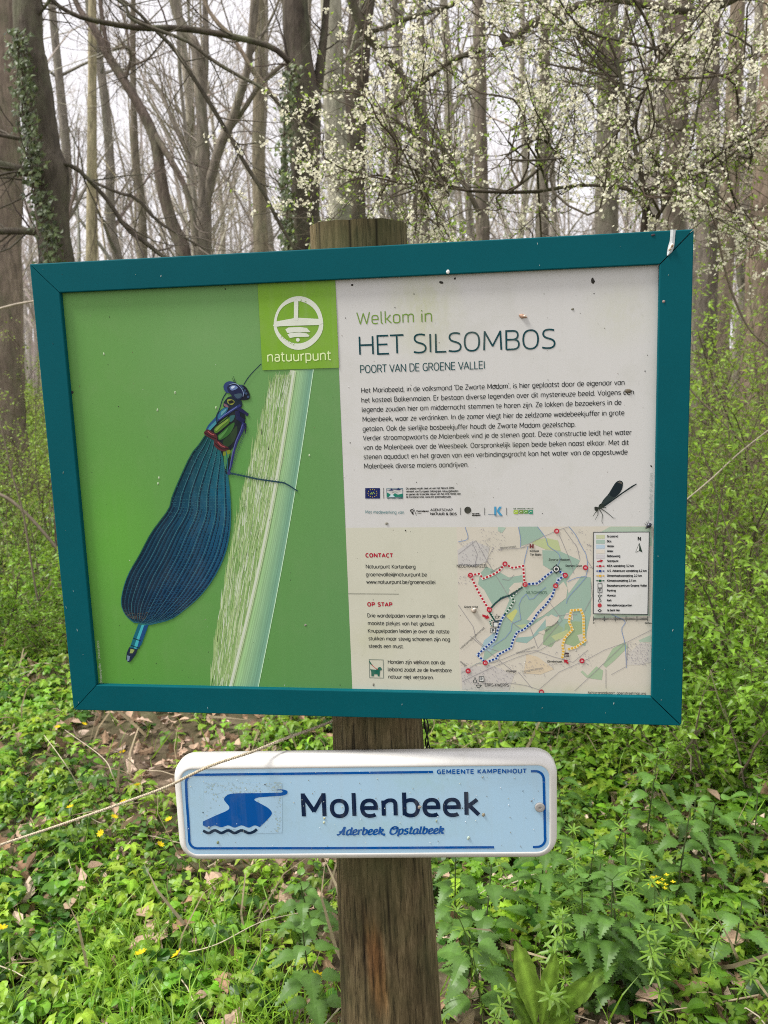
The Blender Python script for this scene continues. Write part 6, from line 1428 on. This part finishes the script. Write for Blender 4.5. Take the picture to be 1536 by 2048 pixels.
# ---------------------------------------------------------------- traced trees
def limb(pts, Y, dy=0.0, ground=False, base_flare=1.25):
    """(px, py, width px) list at depth Y (+dy towards the end) -> path, radii"""
    n = len(pts); P_, R_ = [], []
    for k, (x, y, w) in enumerate(pts):
        q = at(x, y, Y+dy*k/max(1, n-1)); P_.append(q); R_.append(w/2*((q-CAM)@FWD)/FPX)
    if ground:
        b_, a_ = P_[-1], P_[-2]; h = b_[2]; q = b_+np.array([(b_[0]-a_[0])/(a_[2]-b_[2]+1e-6)*h*.3, 0, -h-.15])
        m_ = (b_+q)/2; P_ += [m_, q]; R_ += [R_[-1]*1.06, R_[-1]*base_flare]
    return np.array(P_), np.array(R_)
def traced(name, label, Y, trunk, limbs, col, cat='tree', twigs=14, seed=1, amp=.05, sides=18, tl=(.25, .9), smallcol=None):
    r = np.random.default_rng(seed); P_, R_ = limb(trunk, Y, 0, True); b_ = P_[-1].copy(); b_[2] = float(gh(b_[0], b_[1])); t = tag(empty(name, tuple(b_)), label, cat)
    m_ = MB(); rough_trunk(m_, P_, R_, col, r, sides, amp); rebase(m_.build('trunk', M_BARK, t, True), b_)
    br = []; scol = np.array(smallcol if smallcol is not None else col)
    for lb in limbs:
        pts, dy = lb if isinstance(lb, tuple) else (lb, 0.0)
        q, rd = limb(pts, Y, dy); m_ = MB(); rough_trunk(m_, q, rd, scol, r, 10, .05); rebase(m_.build('limb', M_BARK, t, True), b_); br.append((q, rd))
    if twigs:
        m_ = MB()
        for q, rd in br+([(P_[:-2], R_[:-2]*.4)] if not br else []):
            q2 = smooth_line(np.concatenate([q, rd[:, None]], 1), 12)
            P1, R1 = side_shoots(q2[None, :, :3], q2[None, :, 3], twigs, r, .1, absL=tl, rr=.4, spread=1.1, N=6, wob=.14, up=.06, rmin=.0025); R1 = np.minimum(R1, .007*np.linspace(1, .3, 6))
            tubes(m_, P1, R1, bark_col(len(P1), r, scol), 4)
            P2, R2 = side_shoots(P1, R1, 4, r, .15, (.3, .6), .6, .9, 4, .15, .05, .0012); tubes(m_, P2, R2, bark_col(len(P2), r, scol), 3)
        o = rebase(m_.build('twigs', M_TWIG, t), b_); o['kind'] = 'stuff'
    return t
DARK = (.115, .098, .078); GB = (.22, .192, .155); PALEY = (.38, .335, .215); GREY = (.33, .315, .245); RED_ = (.27, .215, .172)
traced('old_tree', 'broad reddish brown tree trunk at the far left edge of the picture', 8.2, [(-18, -120, 84), (-8, 100, 86), (-6, 300, 88), (-4, 560, 92), (0, 860, 104)], [], RED_, twigs=0, seed=2, amp=.03)
ivyA = traced('leaning_tree', 'dark leaning tree trunk with ivy up its left side at the left', 4.6, [(46, -110, 50), (56, 0, 54), (60, 100, 60), (66, 135, 62), (76, 200, 61), (91, 300, 58), (100, 350, 66), (104, 450, 64), (112, 520, 68), (118, 640, 72)],
  [([(104, 372, 30), (84, 358, 24), (50, 343, 19), (12, 332, 17), (-60, 318, 15)], -.3), ([(100, 470, 18), (68, 463, 15), (12, 462, 13), (-60, 464, 11)], -.2), ([(75, 284, 9), (52, 280, 8), (0, 270, 7), (-50, 262, 5)], -.2), ([(62, 46, 9), (84, 20, 7), (104, -10, 6), (110, -60, 5)], -.1),
   ([(118, 325, 9), (150, 335, 8), (178, 360, 8), (205, 388, 8), (228, 418, 8), (252, 455, 9), (285, 480, 9), (325, 512, 9), (370, 545, 8)], .2), ([(178, 360, 6), (235, 385, 6), (275, 398, 7), (312, 440, 6), (360, 470, 5), (410, 498, 4)], .3)], DARK, seed=3, twigs=9, amp=.05)
ivyB = traced('ivy_tree', 'dark forked tree with ivy on its left flank left of the post top', 5.6, [(588, -110, 50), (591, 0, 52), (596, 100, 53), (606, 170, 56), (611, 210, 62), (610, 300, 60), (610, 450, 57), (612, 520, 60), (614, 640, 62)],
  [([(614, 230, 26), (632, 190, 23), (641, 130, 19), (649, 60, 15), (655, -20, 13), (662, -90, 10)], .15), ([(600, 190, 16), (588, 140, 13), (573, 118, 12), (540, 93, 12), (475, 75, 12), (400, 61, 12), (350, 56, 12), (275, 55, 11), (200, 43, 10), (150, 30, 9), (105, 2, 8), (60, -50, 6)], -.5),
   ([(600, 420, 9), (585, 385, 8), (580, 430, 8), (588, 500, 8)], -.1)], (.085, .070, .056), seed=4, twigs=12)
traced('smooth_tree', 'pale grey smooth barked tree directly behind the post top', 7.0, [(655, -120, 38), (662, 0, 42), (668, 200, 44), (676, 350, 44), (680, 440, 46), (684, 600, 48)], [([(672, 140, 9), (700, 105, 7), (712, 60, 6), (722, 0, 5)], -.2)], GREY, seed=5, twigs=8, amp=.02)
traced('dark_tree', 'dark brown tree close behind the smooth pale trunk', 8.0, [(728, -120, 50), (722, 0, 50), (716, 120, 48), (712, 220, 46), (712, 330, 38), (712, 430, 36), (714, 600, 40)], [([(735, 240, 16), (768, 222, 13), (800, 205, 12), (850, 160, 12), (905, 120, 11), (960, 100, 10)], -.6)], (.085, .068, .054), seed=6, twigs=8)
traced('forked_tree', 'grey brown tree that forks into a wide V left of the ivy trunk', 9.0, [(338, -110, 15), (346, 0, 17), (370, 60, 19), (393, 100, 21), (402, 200, 23), (407, 300, 25), (409, 400, 27), (404, 500, 34), (402, 640, 38)],
  [([(408, 425, 20), (424, 350, 19), (441, 290, 20), (465, 235, 18), (491, 150, 15), (500, 90, 15), (510, 0, 17), (516, -90, 15)], -.3), ([(452, 268, 11), (490, 215, 10), (520, 170, 9), (566, 128, 8)], -.2), ([(404, 230, 13), (408, 180, 13), (412, 110, 12), (410, 0, 11), (408, -90, 9)], .2),
   ([(395, 330, 9), (372, 300, 8), (345, 240, 8), (325, 190, 7), (300, 160, 6)], .2), ([(500, 110, 8), (530, 60, 6), (556, 5, 5), (570, -60, 4)], 0)], GB, seed=7, twigs=12)
traced('crooked_tree', 'crooked grey brown tree leaning up to the left behind the frame', 8.4, [(120, -120, 8), (150, 0, 10), (190, 60, 14), (215, 110, 16), (250, 165, 18), (280, 215, 19), (303, 260, 21), (315, 300, 22), (325, 375, 23), (345, 450, 25), (366, 505, 29), (372, 620, 34)],
  [([(303, 258, 13), (335, 310, 12), (368, 370, 12), (384, 430, 12), (394, 490, 12)], -.3), ([(262, 180, 10), (235, 150, 9), (212, 80, 9), (200, 0, 8), (196, -80, 6)], .2), ([(250, 165, 7), (262, 110, 6), (250, 95, 5), (225, 100, 4)], -.2)], (.145, .115, .095), seed=8, twigs=12)
traced('slim_tree', 'slim pale yellowish trunk between the leaning tree and the crooked tree', 13.0, [(184, -110, 15), (185, 30, 16), (184, 300, 19), (183, 500, 22), (182, 640, 24)], [], PALEY, seed=9, twigs=16, amp=.03, tl=(.4, 1.6))
traced('slim_tree', 'slim pale yellowish trunk just left of the ivy covered forked tree', 12.0, [(513, -110, 17), (518, 40, 20), (520, 100, 20), (516, 250, 24), (519, 400, 27), (523, 520, 29), (526, 640, 30)], [], (.25, .215, .15), seed=10, twigs=14, amp=.03, tl=(.4, 1.4))
traced('slim_tree', 'thin upright trunk under the right end of the long horizontal branch', 15.0, [(268, -110, 9), (266, 100, 11), (270, 300, 14), (284, 420, 16), (288, 620, 18)], [], (.19, .165, .125), seed=31, twigs=14, amp=.03, tl=(.4, 1.6))
traced('long_branch_tree', 'tree with long thin dark boughs drooping down to the right across the wood', 4.0, [(-330, -180, 60), (-335, 200, 64), (-330, 700, 70)],
  [([(-320, 10, 24), (-100, -70, 16), (120, -60, 9), (245, 0, 7), (310, 60, 7), (350, 100, 8), (390, 160, 8), (425, 215, 9), (460, 275, 8), (495, 335, 8), (530, 390, 8), (555, 440, 7), (590, 500, 6)], .4),
   ([(-320, -40, 20), (-60, -95, 13), (220, -8, 7), (260, 35, 7), (310, 58, 7), (375, 83, 7), (425, 120, 7), (475, 150, 7), (530, 180, 6), (575, 225, 6), (645, 285, 4)], .1)], (.10, .088, .066), seed=11, twigs=16, tl=(.15, .6))
traced('sloping_tree', 'thin brownish stem sloping down to the right above the frame', 7.0, [(395, -110, 5), (410, 0, 6), (435, 45, 9), (465, 75, 8), (500, 130, 8), (540, 185, 9), (560, 215, 9), (590, 330, 10), (606, 640, 12)], [], (.24, .185, .14), seed=12, twigs=6)
traced('bough_tree', 'tree above the blossom with a thick dark crooked bough', 4.8, [(690, -260, 30), (1500, -420, 60), (1760, -100, 70), (1800, 600, 80)],
  [([(690, -60, 18), (700, -10, 18), (716, 35, 19), (740, 75, 19), (768, 108, 18), (800, 148, 16), (823, 190, 14), (848, 240, 12), (888, 300, 10), (930, 370, 10), (960, 430, 11)], .3), ([(1560, -60, 26), (1400, 20, 20), (1230, -5, 17), (1183, 6, 18), (1118, 25, 18), (1060, 50, 18), (1018, 85, 17), (1000, 70, 9)], 0),
   ([(1010, -60, 10), (903, 10, 9), (868, 20, 10), (800, 42, 10), (768, 56, 10), (742, 64, 7)], .1), ([(1250, -60, 14), (1280, 20, 12), (1250, 60, 11), (1235, 100, 10), (1248, 150, 8)], 0)], (.11, .095, .07), seed=13, twigs=12, tl=(.15, .6))
RTR = [('brown trunk showing through the blossom near the right of the board', 9.0, [(1364, -110, 46), (1362, 0, 46), (1356, 150, 46), (1350, 300, 44), (1346, 500, 46), (1344, 700, 50)], (.155, .125, .10)),
      ('greyish trunk just past the top right corner of the frame', 8.0, [(1418, -110, 36), (1420, 100, 38), (1416, 300, 44), (1412, 480, 48), (1405, 640, 54), (1402, 760, 58)], (.17, .145, .12)),
      ('pale lit trunk leaning left near the right edge', 11.0, [(1486, -110, 26), (1476, 0, 28), (1468, 200, 32), (1460, 380, 36), (1446, 520, 40), (1436, 700, 44)], (.26, .21, .155)),  # lit look put into a paler bark colour
      ('broad reddish trunk at the far right edge of the picture', 7.6, [(1556, -110, 44), (1546, 100, 46), (1532, 350, 50), (1522, 520, 56), (1518, 640, 60), (1514, 760, 64)], (.22, .165, .125)),
      ('wide greyish trunk half hidden by the blossom above the title', 10.0, [(1218, -110, 38), (1216, 100, 40), (1214, 300, 42), (1212, 520, 46)], (.17, .15, .12)),
      ('narrow brown trunk behind the left part of the blossom', 10.5, [(964, -110, 20), (960, 80, 22), (962, 300, 26), (966, 500, 28)], (.18, .15, .12)),
      ('narrow straight grey trunk behind the middle of the blossom', 12.0, [(1088, -110, 18), (1090, 100, 20), (1086, 300, 24), (1084, 500, 26)], (.20, .175, .14)),
      ('thin grey trunk right of the post top', 12.5, [(838, -110, 14), (842, 100, 16), (846, 300, 19), (850, 500, 22)], (.20, .18, .145))]
for k, (lab_, Y, tr_, c_) in enumerate(RTR):
    traced('wood_tree', lab_, Y, tr_, [], c_, seed=14+k, twigs=14, amp=.035, tl=(.3, 1.3))
# ivy on two trunks
def ivy(name, label, Y, centre, side, n, seed, depth, wpx):
    r = np.random.default_rng(seed); c_ = np.array(centre, float); yy = r.uniform(c_[0, 1], c_[-1, 1], n); xx = np.interp(yy, c_[:, 1], c_[:, 0])+r.normal(size=n)*wpx*.5
    fr = r.uniform(-.16, .03, n); pos = np.array([at(x, y, depth+f) for x, y, f in zip(xx, yy, fr)])
    d = np.stack([r.normal(size=n)*.5-.5, -np.ones(n), r.normal(size=n)*.4+.35], 1); M = rot_from(d, r.uniform(0, 6.28, n)); m_ = MB()
    scatter(m_, IVY, pos, M, r.uniform(.022, .048, n), np.array([.10, .135, .055])*r.uniform(.4, 1.5, (n, 1))*(1+np.array([.3, .15, .1])*(r.random((n, 1)) < .2)))
    p0 = at(c_[-1, 0], c_[-1, 1], depth); p0[2] = 0; t = tag(empty(name, tuple(p0)), label, 'ivy'); o = rebase(m_.build('leaves', M_LEAF, t), p0); o['kind'] = 'stuff'
    m_ = MB()
    for q in range(4):
        P2 = np.array([at(x+r.normal()*wpx*.2, y, depth-.05) for x, y in smooth_line(c_, 14)]); tubes(m_, P2, np.full(14, .006), (.12, .10, .07), 4)
    rebase(m_.build('vine_stems', M_TWIG, t), p0)
ivy('ivy', 'dark green ivy climbing the left side of the leaning trunk', 4.6, [(34, 60), (44, 150), (52, 230), (62, 300), (66, 360), (84, 420), (98, 480), (104, 560)], -1, 900, 5, 4.42, 26)
ivy('ivy', 'ivy growing up the left flank of the forked tree by the post', 5.6, [(588, 130), (577, 200), (570, 280), (572, 360), (574, 440), (578, 540)], -1, 560, 6, 5.42, 17)

# ---------------------------------------------------------------- blossoming shrub
r11 = np.random.default_rng(123); YS = 2.75
bs_ = traced('blossoming_shrub', 'tall shrub covered in small white blossom above the right half of the board', YS, [(1233, 118, 5), (1248, 190, 7), (1262, 262, 8), (1290, 390, 11), (1287, 470, 14), (1284, 600, 18), (1282, 800, 22)],
  [([(1290, 392, 8), (1243, 375, 7), (1193, 371, 6), (1143, 372, 6), (1093, 380, 7), (1043, 385, 7), (938, 382, 6), (888, 370, 6), (843, 345, 5), (793, 327, 3)], .1), ([(1290, 392, 8), (1340, 350, 7), (1400, 335, 6), (1450, 300, 5), (1536, 250, 4), (1600, 225, 3)], .2), ([(1290, 392, 7), (1310, 440, 8), (1350, 370, 6), (1380, 300, 5), (1398, 200, 4), (1420, 80, 3), (1470, -20, 3)], -.1),
   ([(1262, 262, 6), (1290, 180, 5), (1320, 90, 4), (1350, -20, 3)], .3), ([(1020, 384, 5), (1070, 345, 6), (1100, 310, 5), (1130, 270, 3)], .2), ([(1096, 380, 4), (1080, 330, 5), (1050, 280, 3)], -.2)], (.065, .052, .04), 'shrub', 6, 40, smallcol=(.075, .062, .045))
b0 = np.array(bs_.location)
_seg = [[(1233, 118), (1248, 190), (1262, 262), (1290, 390), (1287, 470)], [(1290, 392), (1193, 371), (1093, 380), (938, 382), (888, 370), (843, 345), (793, 327)], [(1290, 392), (1340, 350), (1400, 335), (1450, 300), (1536, 250)], [(1290, 392), (1350, 370), (1380, 300), (1398, 200), (1420, 80)], [(1262, 262), (1290, 180), (1320, 90)], [(1020, 384), (1070, 345), (1100, 310), (1130, 270)]]
node = [at(x, y, YS+.03) for sg in _seg for x, y in smooth_line(sg, 9)]
MBs = MB(); T = 100; tx = r11.uniform(600, 1640, T); ty = r11.uniform(-90, 500, T)
w_ = (tx > 820) | (ty > 120) | (r11.random(T) < .35); tx, ty = tx[w_], ty[w_]; T = len(tx); dep = r11.uniform(2.05, 4.3, T)
tg = np.array([at(a_, b_, c_) for a_, b_, c_ in zip(tx, ty, dep)]); paths = []
for q in tg:
    nd = min(node, key=lambda v: np.linalg.norm(v-q)+r11.random()*.7); mid = (nd+q)/2+r11.normal(size=3)*.12+np.array([0, 0, -.05*np.linalg.norm(q-nd)])
    paths.append(smooth_line(np.array([nd, nd*.65+mid*.35+r11.normal(size=3)*.04, mid, mid*.4+q*.6+r11.normal(size=3)*.05, q]), 12))
Pb = np.array(paths); Rb = r11.uniform(.0035, .0065, (T, 1))*np.linspace(1, .4, 12)[None]; tubes(MBs, Pb, Rb, bark_col(T, r11, (.085, .07, .05)), 5)
P1, R1 = side_shoots(Pb, Rb, 11, r11, .2, absL=(.12, .42), rr=.5, spread=1.0, N=7, wob=.16, up=.10, rmin=.0016); R1 = np.minimum(R1, .0026); tubes(MBs, P1, R1, bark_col(len(P1), r11, (.10, .082, .058)), 4)
P2, R2 = side_shoots(P1, R1, 3, r11, .15, absL=(.05, .16), rr=.7, spread=1.1, N=4, wob=.16, up=.05, rmin=.001); tubes(MBs, P2, R2, bark_col(len(P2), r11, (.11, .09, .06)), 3)
o = rebase(MBs.build('twigs', M_TWIG, bs_), b0); o['kind'] = 'stuff'
def along(P_, per, tmin, r):
    T, M, _ = P_.shape; idx = np.repeat(np.arange(T), per); s = (tmin+(1-tmin)*r.random(len(idx)))*(M-1); k = np.minimum(s.astype(int), M-2); f = (s-k)[:, None]
    return P_[idx, k]*(1-f)+P_[idx, k+1]*f, P_[idx, k+1]-P_[idx, k], idx
bl = MB(); wf = flower_mesh(5, .0085, .36, (.80, .79, .66), (.52, .52, .20), .3, .25); WF = (np.concatenate([wf.V[0]]), wf.F4[0], np.ones(len(wf.V[0])))
_p1, _ = project(P1[:, 3]); flowery1 = r11.random(len(P1)) < np.clip(.48+.45*nzf(_p1[:, 0], _p1[:, 1], .011, 1.3), .12, .97); flowery2 = flowery1[np.repeat(np.arange(len(P1)), 3)] & (r11.random(len(P2)) < .85)
for Px, fl, per in ((P1, flowery1, 3), (P2, flowery2, 2)):
    st, _, idx = along(Px[fl], per, .1, r11); nc = len(st); k_ = r11.integers(2, 7, nc); idx = np.repeat(np.arange(nc), k_); n = len(idx)
    st = st[idx]+r11.normal(size=(n, 3))*.010
    scatter(bl, WF, st, rot_from(r11.normal(size=(n, 3))+np.array([0, -.5, .6]), r11.uniform(0, 6.28, n)), r11.uniform(.6, 1.0, n), np.array([.82, .80, .64])*r11.uniform(.85, 1.04, (n, 1)))
o = rebase(bl.build('blossom', M_PETAL, bs_), b0); o['kind'] = 'stuff'; print('blossoms', len(bl.V))
lf = MB()
for Px, per in ((P1, 4), (P2, 1)):
    st, dr, _ = along(Px, per, .05, r11); n = len(st); d = dr/np.linalg.norm(dr, axis=1, keepdims=True)+r11.normal(size=(n, 3))*.7+np.array([0, 0, .4])
    scatter(lf, SMALL, st, rot_from(d, r11.uniform(0, 6.28, n)), r11.uniform(.011, .026, n), np.array([.22, .33, .05])*r11.uniform(.6, 1.25, (n, 1)))
o = rebase(lf.build('young_leaves', M_LEAF, bs_), b0); o['kind'] = 'stuff'

# ---------------------------------------------------------------- leafy shrubs of the underwood
def shrub_proto(seed, H, nst, lcol, lsz, dens=1.0):
    r = np.random.default_rng(seed); st_, lf_ = MB(), MB(); az = r.uniform(0, 6.28, nst); el = r.uniform(.5, 1.35, nst)
    s0 = np.stack([np.cos(az)*.08*r.random(nst), np.sin(az)*.08*r.random(nst), np.full(nst, -.05)], 1); d = np.stack([np.cos(az)*np.cos(el), np.sin(az)*np.cos(el), np.sin(el)], 1)
    P_, R_ = grow(s0, d, H*r.uniform(.6, 1.1, nst), r.uniform(.004, .008, nst), 9, r, .12, .02, .35); tubes(st_, P_, R_, bark_col(nst, r, (.14, .115, .08)), 4)
    P1, R1 = side_shoots(P_, R_, 8, r, .15, absL=(.15*H, .42*H), rr=.5, spread=1.0, N=6, wob=.16, up=.06, rmin=.0018); tubes(st_, P1, R1, bark_col(len(P1), r, (.15, .12, .08)), 3)
    P2, R2 = side_shoots(P1, R1, 4, r, .1, absL=(.06*H, .17*H), rr=.6, spread=1.1, N=4, wob=.15, up=.05, rmin=.0012); tubes(st_, P2, R2, bark_col(len(P2), r, (.16, .13, .08)), 3)
    for Px, per in ((P1, int(6*dens)), (P2, int(6*dens))):
        st, dr, _ = along(Px, per, .1, r); n = len(st); dd = dr/np.linalg.norm(dr, axis=1, keepdims=True)*.4+r.normal(size=(n, 3))*.6+np.array([0, 0, .8])
        c_ = np.array(lcol)*r.uniform(.55, 1.3, (n, 1)); scatter(lf_, SMALL, st+r.normal(size=(n, 3))*.006, rot_from(dd, r.uniform(0, 6.28, n)), r.uniform(.6, 1.2, n)*lsz, c_)
    return st_.mesh('stems', M_TWIG), lf_.mesh('foliage', M_LEAF)
SH = [shrub_proto(200, 1.5, 9, (.21, .36, .035), .040), shrub_proto(201, 1.9, 8, (.24, .38, .045), .035, .8), shrub_proto(202, 1.0, 10, (.18, .33, .03), .040), shrub_proto(203, 1.6, 9, (.24, .34, .06), .028, .6)]
def put_shrub(x, y, k, s, label, group):
    t = empty('leafy_shrub', (x, y, float(gh(x, y))))
    for nm, me in zip(('stems', 'foliage'), SH[k]):
        o = bpy.data.objects.new(nm, me); COL.objects.link(o); o.parent = t
    t.rotation_euler = (0, 0, r11.uniform(0, 6.28)); t.scale = (s, s, s*r11.uniform(.9, 1.1)); return tag(t, label, 'shrub', group)
def gx_(px, Y): return at(px, 900, Y)[0]
for px, Y, k, s in [(1480, 1.7, 2, .8), (1420, 2.5, 0, 1.0), (1525, 2.6, 1, .9), (1450, 2.3, 0, .85), (1560, 2.0, 2, 1.0), (1400, 3.0, 1, .8), (1500, 3.4, 1, .95), (1600, 2.9, 0, 1.0), (1340, 3.6, 0, .95), (1430, 4.4, 1, 1.0), (1540, 4.8, 1, 1.1), (1620, 4.0, 3, 1.1), (1380, 5.5, 1, 1.1), (1480, 6.0, 3, 1.2), (1250, 2.6, 2, .8), (1330, 2.2, 2, .75), (1150, 3.2, 2, .8), (1560, 6.4, 0, 1.2), (1430, 7.2, 1, 1.25), (1530, 8.0, 3, 1.3)]:
    put_shrub(gx_(px, Y), Y, k, s, 'leafy green shrub in the thicket to the right of the board', 'leafy shrubs right of the board')
for px, Y, k, s in [(10, 4.2, 1, .8), (70, 4.6, 0, .8), (30, 3.6, 3, .75), (90, 5.2, 3, .9), (-20, 5.0, 0, .9), (60, 6.6, 1, .85), (-40, 7.2, 3, 1.1), (120, 7.8, 3, 1.0), (20, 9.0, 1, 1.0), (160, 9.5, 0, 1.0), (-80, 3.2, 2, 1.0), (70, 3.0, 2, .5), (250, 6.5, 3, .9)]:
    put_shrub(gx_(px, Y), Y, k, s, 'thin leafy green shrub in the underwood to the left of the board', 'leafy shrubs left of the board')
for q in range(64):
    Y = r11.uniform(8, 24); px = r11.uniform(-120, 1660)
    put_shrub(gx_(px, Y), Y, int(r11.integers(4)), r11.uniform(.8, 1.5), 'pale green shrub low among the tree trunks behind the sign', 'shrubs among the trunks')
# thin bare whippy stems crossing the left strip and the right strip
mw = [('thin dark fallen branch slanting down to the frame at the left', [(-10, 985, 7), (20, 1000, 7), (60, 1035, 7), (100, 1080, 6), (140, 1130, 5)], 3.6), ('thin pale branch entering from the left above the frame corner', [(-40, 628, 6), (0, 617, 5), (35, 608, 5), (70, 602, 4), (110, 595, 3)], 2.6),
      ('thin bare stem standing at the left edge beside the frame', [(0, 840, 2.5), (25, 950, 3), (45, 1020, 3.5), (60, 1110, 4), (75, 1200, 4)], 3.0), ('dark bare branch slanting down right of the frame corner', [(1430, 440, 4), (1450, 540, 4.5), (1470, 600, 5), (1500, 660, 4), (1545, 700, 4)], 3.0),
      ('thin pale branch rising to the right beside the right frame rail', [(1360, 1010, 3), (1420, 960, 3), (1480, 905, 3), (1550, 850, 2.5)], 2.4), ('thin brown shoot rising steeply at the far right', [(1530, 1800, 4), (1500, 1650, 4), (1480, 1520, 3.5), (1450, 1420, 3)], 1.6),
      ('slender brown twig standing between frame and right edge', [(1500, 900, 2), (1430, 830, 3), (1390, 790, 3), (1350, 740, 3)], 2.8)]
for lab_, pts, Y in mw:
    P_, R_ = limb(pts, Y); q = smooth_line(np.concatenate([P_, R_[:, None]], 1), 20); m_ = MB(); tubes(m_, q[:, :3], q[:, 3], (.19, .155, .115) if 'pale' not in lab_ else (.38, .33, .26), 6)
    tag(m_.build('bare_branch', M_TWIG, None, True, loc=tuple(P_[0])), lab_, 'branch')
# ---------------------------------------------------------------- labels by place for look-alike individuals
ORD = ['leftmost', 'second', 'third', 'fourth', 'fifth', 'sixth', 'seventh', 'eighth', 'ninth', 'tenth', 'eleventh', 'twelfth', 'thirteenth', 'fourteenth', 'fifteenth', 'sixteenth', 'seventeenth', 'eighteenth', 'nineteenth', 'twentieth']
def zone(px, py):
    if px < 345: c_ = 'at the far left'
    elif px < 665: c_ = 'left of the post'
    elif px < 1110: c_ = 'between post and sign end'
    elif px < 1370: c_ = 'below the right board corner'
    else: c_ = 'at the far right'
    r_ = 'along the bottom edge' if py > 1965 else 'in the lower rows' if py > 1880 else ('in the middle rows' if py > 1700 else 'in the upper rows')
    return c_, r_
def rank(objs, look):
    bpy.context.view_layer.update(); g = {}
    for o in objs:
        p, _ = project(np.array(o.matrix_world.translation)+np.array([0, 0, .12])); g.setdefault(zone(*p), []).append((p[0], o))
    for (c_, r_), l in g.items():
        l.sort(key=lambda q: q[0])
        for k, (_, o) in enumerate(l):
            o['label'] = ('%s %s, %s' % (look, c_, r_)) if len(l) == 1 else '%s %s, %s, %s' % (look, c_, r_, ORD[k] if k == 0 else ORD[k]+' from left')
def grp(s_): return [o for o in bpy.data.objects if o.get('group') == s_ and o.parent is None]
rank(grp('stinging nettles beside the post'), 'dark nettle')
rank(grp('cleavers plants right of the post'), 'star leaved cleavers')
rank(grp('curled dead leaves on the ground cover'), 'curled tan dead leaf')
rank(grp('yellow celandine flowers'), 'small yellow flower')

for g_, lk in (('leafy shrubs right of the board', 'leafy green shrub right of the board'), ('leafy shrubs left of the board', 'thin leafy shrub left of the board')):
    for k, o in enumerate(sorted(grp(g_), key=lambda q: q.location.y)): o['label'] = lk+', '+('nearest' if k == 0 else ORD[k]+' nearest')
